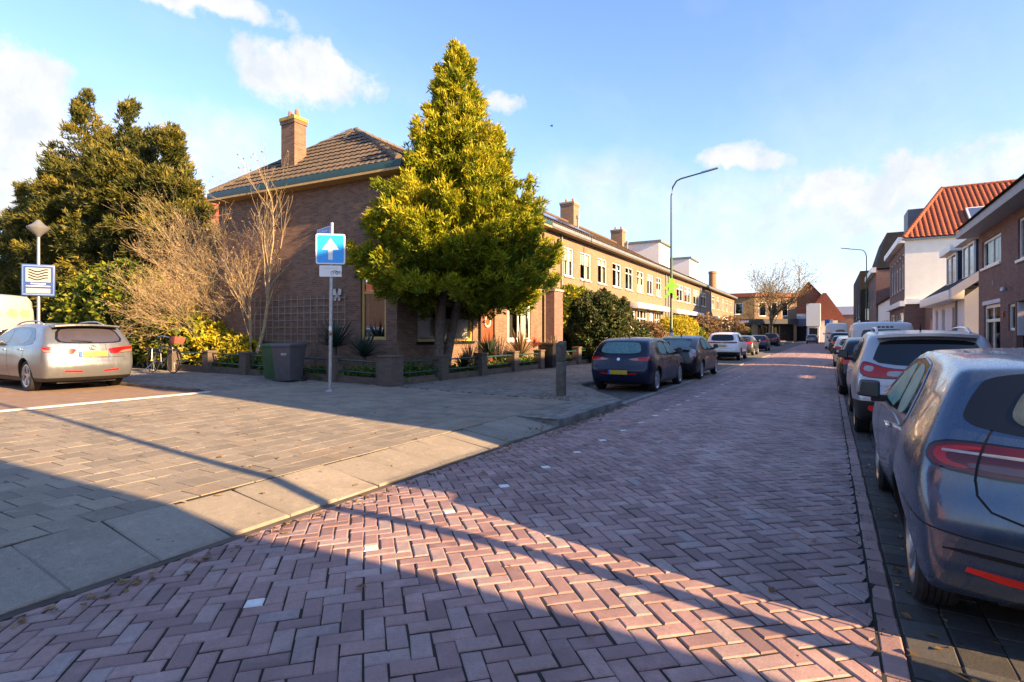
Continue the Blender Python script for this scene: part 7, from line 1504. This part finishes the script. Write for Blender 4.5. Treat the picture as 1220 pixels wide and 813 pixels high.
def blobmask(u, v, ru, rv, amp, soft=False):
    global tot, haze
    d = vdir(u, v); right = Vector((d.y, -d.x, 0)).normalized(); upv = right.cross(d); upv = upv if upv.z > 0 else -upv
    sub = t.add('ShaderNodeVectorMath', operation='SUBTRACT'); t.link(wsum.outputs[0], sub.inputs[0]); sub.inputs[1].default_value = d
    def dot(a, s):
        n = t.add('ShaderNodeVectorMath', operation='DOT_PRODUCT'); t.link(sub.outputs[0], n.inputs[0]); n.inputs[1].default_value = a/s; return n.outputs['Value']
    a, b_ = dot(right, ru), dot(upv, rv)
    f = t.math('MULTIPLY', a, a); f = t.math('MULTIPLY_ADD', b_, b_, f)
    g_ = t.math('MULTIPLY', t.math('SUBTRACT', 1., f), amp)
    if soft: g_ = t.math('MAXIMUM', g_, 0.); haze = g_ if haze is None else t.math('ADD', haze, g_)
    else: g_ = t.math('MAXIMUM', g_, -1.5); tot = g_ if tot is None else t.math('MAXIMUM', tot, g_)
blobmask(362, 90, .115, .052, 1.5); blobmask(5, 120, .085, .075, 1.6); blobmask(236, 6, .15, .028, 1.3); blobmask(880, 184, .075, .028, 1.0); blobmask(600, 132, .05, .025, .8); blobmask(1040, 215, .17, .05, 1.0)
blobmask(1010, 255, .36, .13, .8, True); blobmask(240, 190, .22, .10, .85, True); blobmask(720, 235, .20, .10, .6, True); blobmask(1150, 240, .2, .07, .6, True); blobmask(-250, 150, .35, .14, 1.1); blobmask(1500, 200, .35, .14, 1.2)
n1 = t.noise(dirv, 15, 10, .62); cl = t.math('ADD', tot, t.math('MULTIPLY_ADD', n1, 3.2, -1.6)); cl = t.ramp(cl, [(.05, (0, 0, 0)), (.75, (.96, .96, .96))])
hv = t.ramp(t.math('MULTIPLY', haze, t.math('MULTIPLY_ADD', n1, 2.2, -.1)), [(.05, (0, 0, 0)), (1., (.85, .85, .85))])
cl = t.math('MAXIMUM', cl, hv)
# soft high veil, thicker toward the horizon
pm = t.add('ShaderNodeVectorMath', operation='DIVIDE'); t.link(dirv, pm.inputs[0])
zc = t.math('ADD', t.math('MAXIMUM', sp.outputs[2], 0.), .16); cmb = t.add('ShaderNodeCombineXYZ'); [t.link(zc, cmb.inputs[i]) for i in range(3)]; t.link(cmb.outputs[0], pm.inputs[1])
n2 = t.noise(t.scale(pm.outputs[0], (1.0, .45, 1)), 1.3, 7, .6)
veil = t.ramp(n2, [(.45, (0, 0, 0)), (.8, (.38, .38, .38))])
hz = t.ramp(sp.outputs[2], [(0.0, (.66, .66, .66)), (.13, (.32, .32, .32)), (.30, (.05, .05, .05)), (.6, (0, 0, 0))])
mask = t.math('MAXIMUM', cl, t.math('ADD', t.math('MULTIPLY', veil, .8), hz)); mask = t.math('MINIMUM', mask, .97)
shade = t.mix(t.ramp(t.noise(wsum.outputs[0], 17, 6, .6), [(.35, (0, 0, 0)), (.65, (1, 1, 1))]), (.74, .78, .83), (.95, .94, .91))
bg2 = t.add('ShaderNodeBackground'); t.link(shade, bg2.inputs[0]); bg2.inputs[1].default_value = 1.15
t.link(t.mix(1., sky.outputs[0], (2.15, 2.28, 2.75), 'MULTIPLY'), bg.inputs[0])
mx = t.add('ShaderNodeMixShader'); t.link(mask, mx.inputs[0]); t.link(bg.outputs[0], mx.inputs[1]); t.link(bg2.outputs[0], mx.inputs[2]); t.link(mx.outputs[0], out.inputs[0])

sl = bpy.data.lights.new('sun', 'SUN'); sl.energy = 5.0; sl.angle = R(.5); sl.color = (4.2, 2.75, 1.35)
so_ = bpy.data.objects.new('sun', sl); COL.objects.link(so_)
ld = Vector((-.997*math.cos(EL), .08*math.cos(EL), -math.sin(EL))); so_.rotation_euler = ld.to_track_quat('-Z', 'Y').to_euler(); so_.location = (30, -3, 20)
cam_ = bpy.data.cameras.new('camera'); co = bpy.data.objects.new('camera', cam_); COL.objects.link(co); scene.camera = co
cam_.sensor_width = 36; cam_.lens = 36*655/1220; cam_.clip_end = 3000; cam_.clip_start = .05
cam_.shift_y = -(406.5-399)/1220
co.location = (0, 0, 1.52); co.rotation_euler = (R(90), 0, R(30))
scene.view_settings.view_transform = 'Standard'; scene.view_settings.look = 'None'; scene.view_settings.exposure = 0; scene.view_settings.gamma = 1
scene.cycles.max_bounces = 8; scene.cycles.transparent_max_bounces = 12
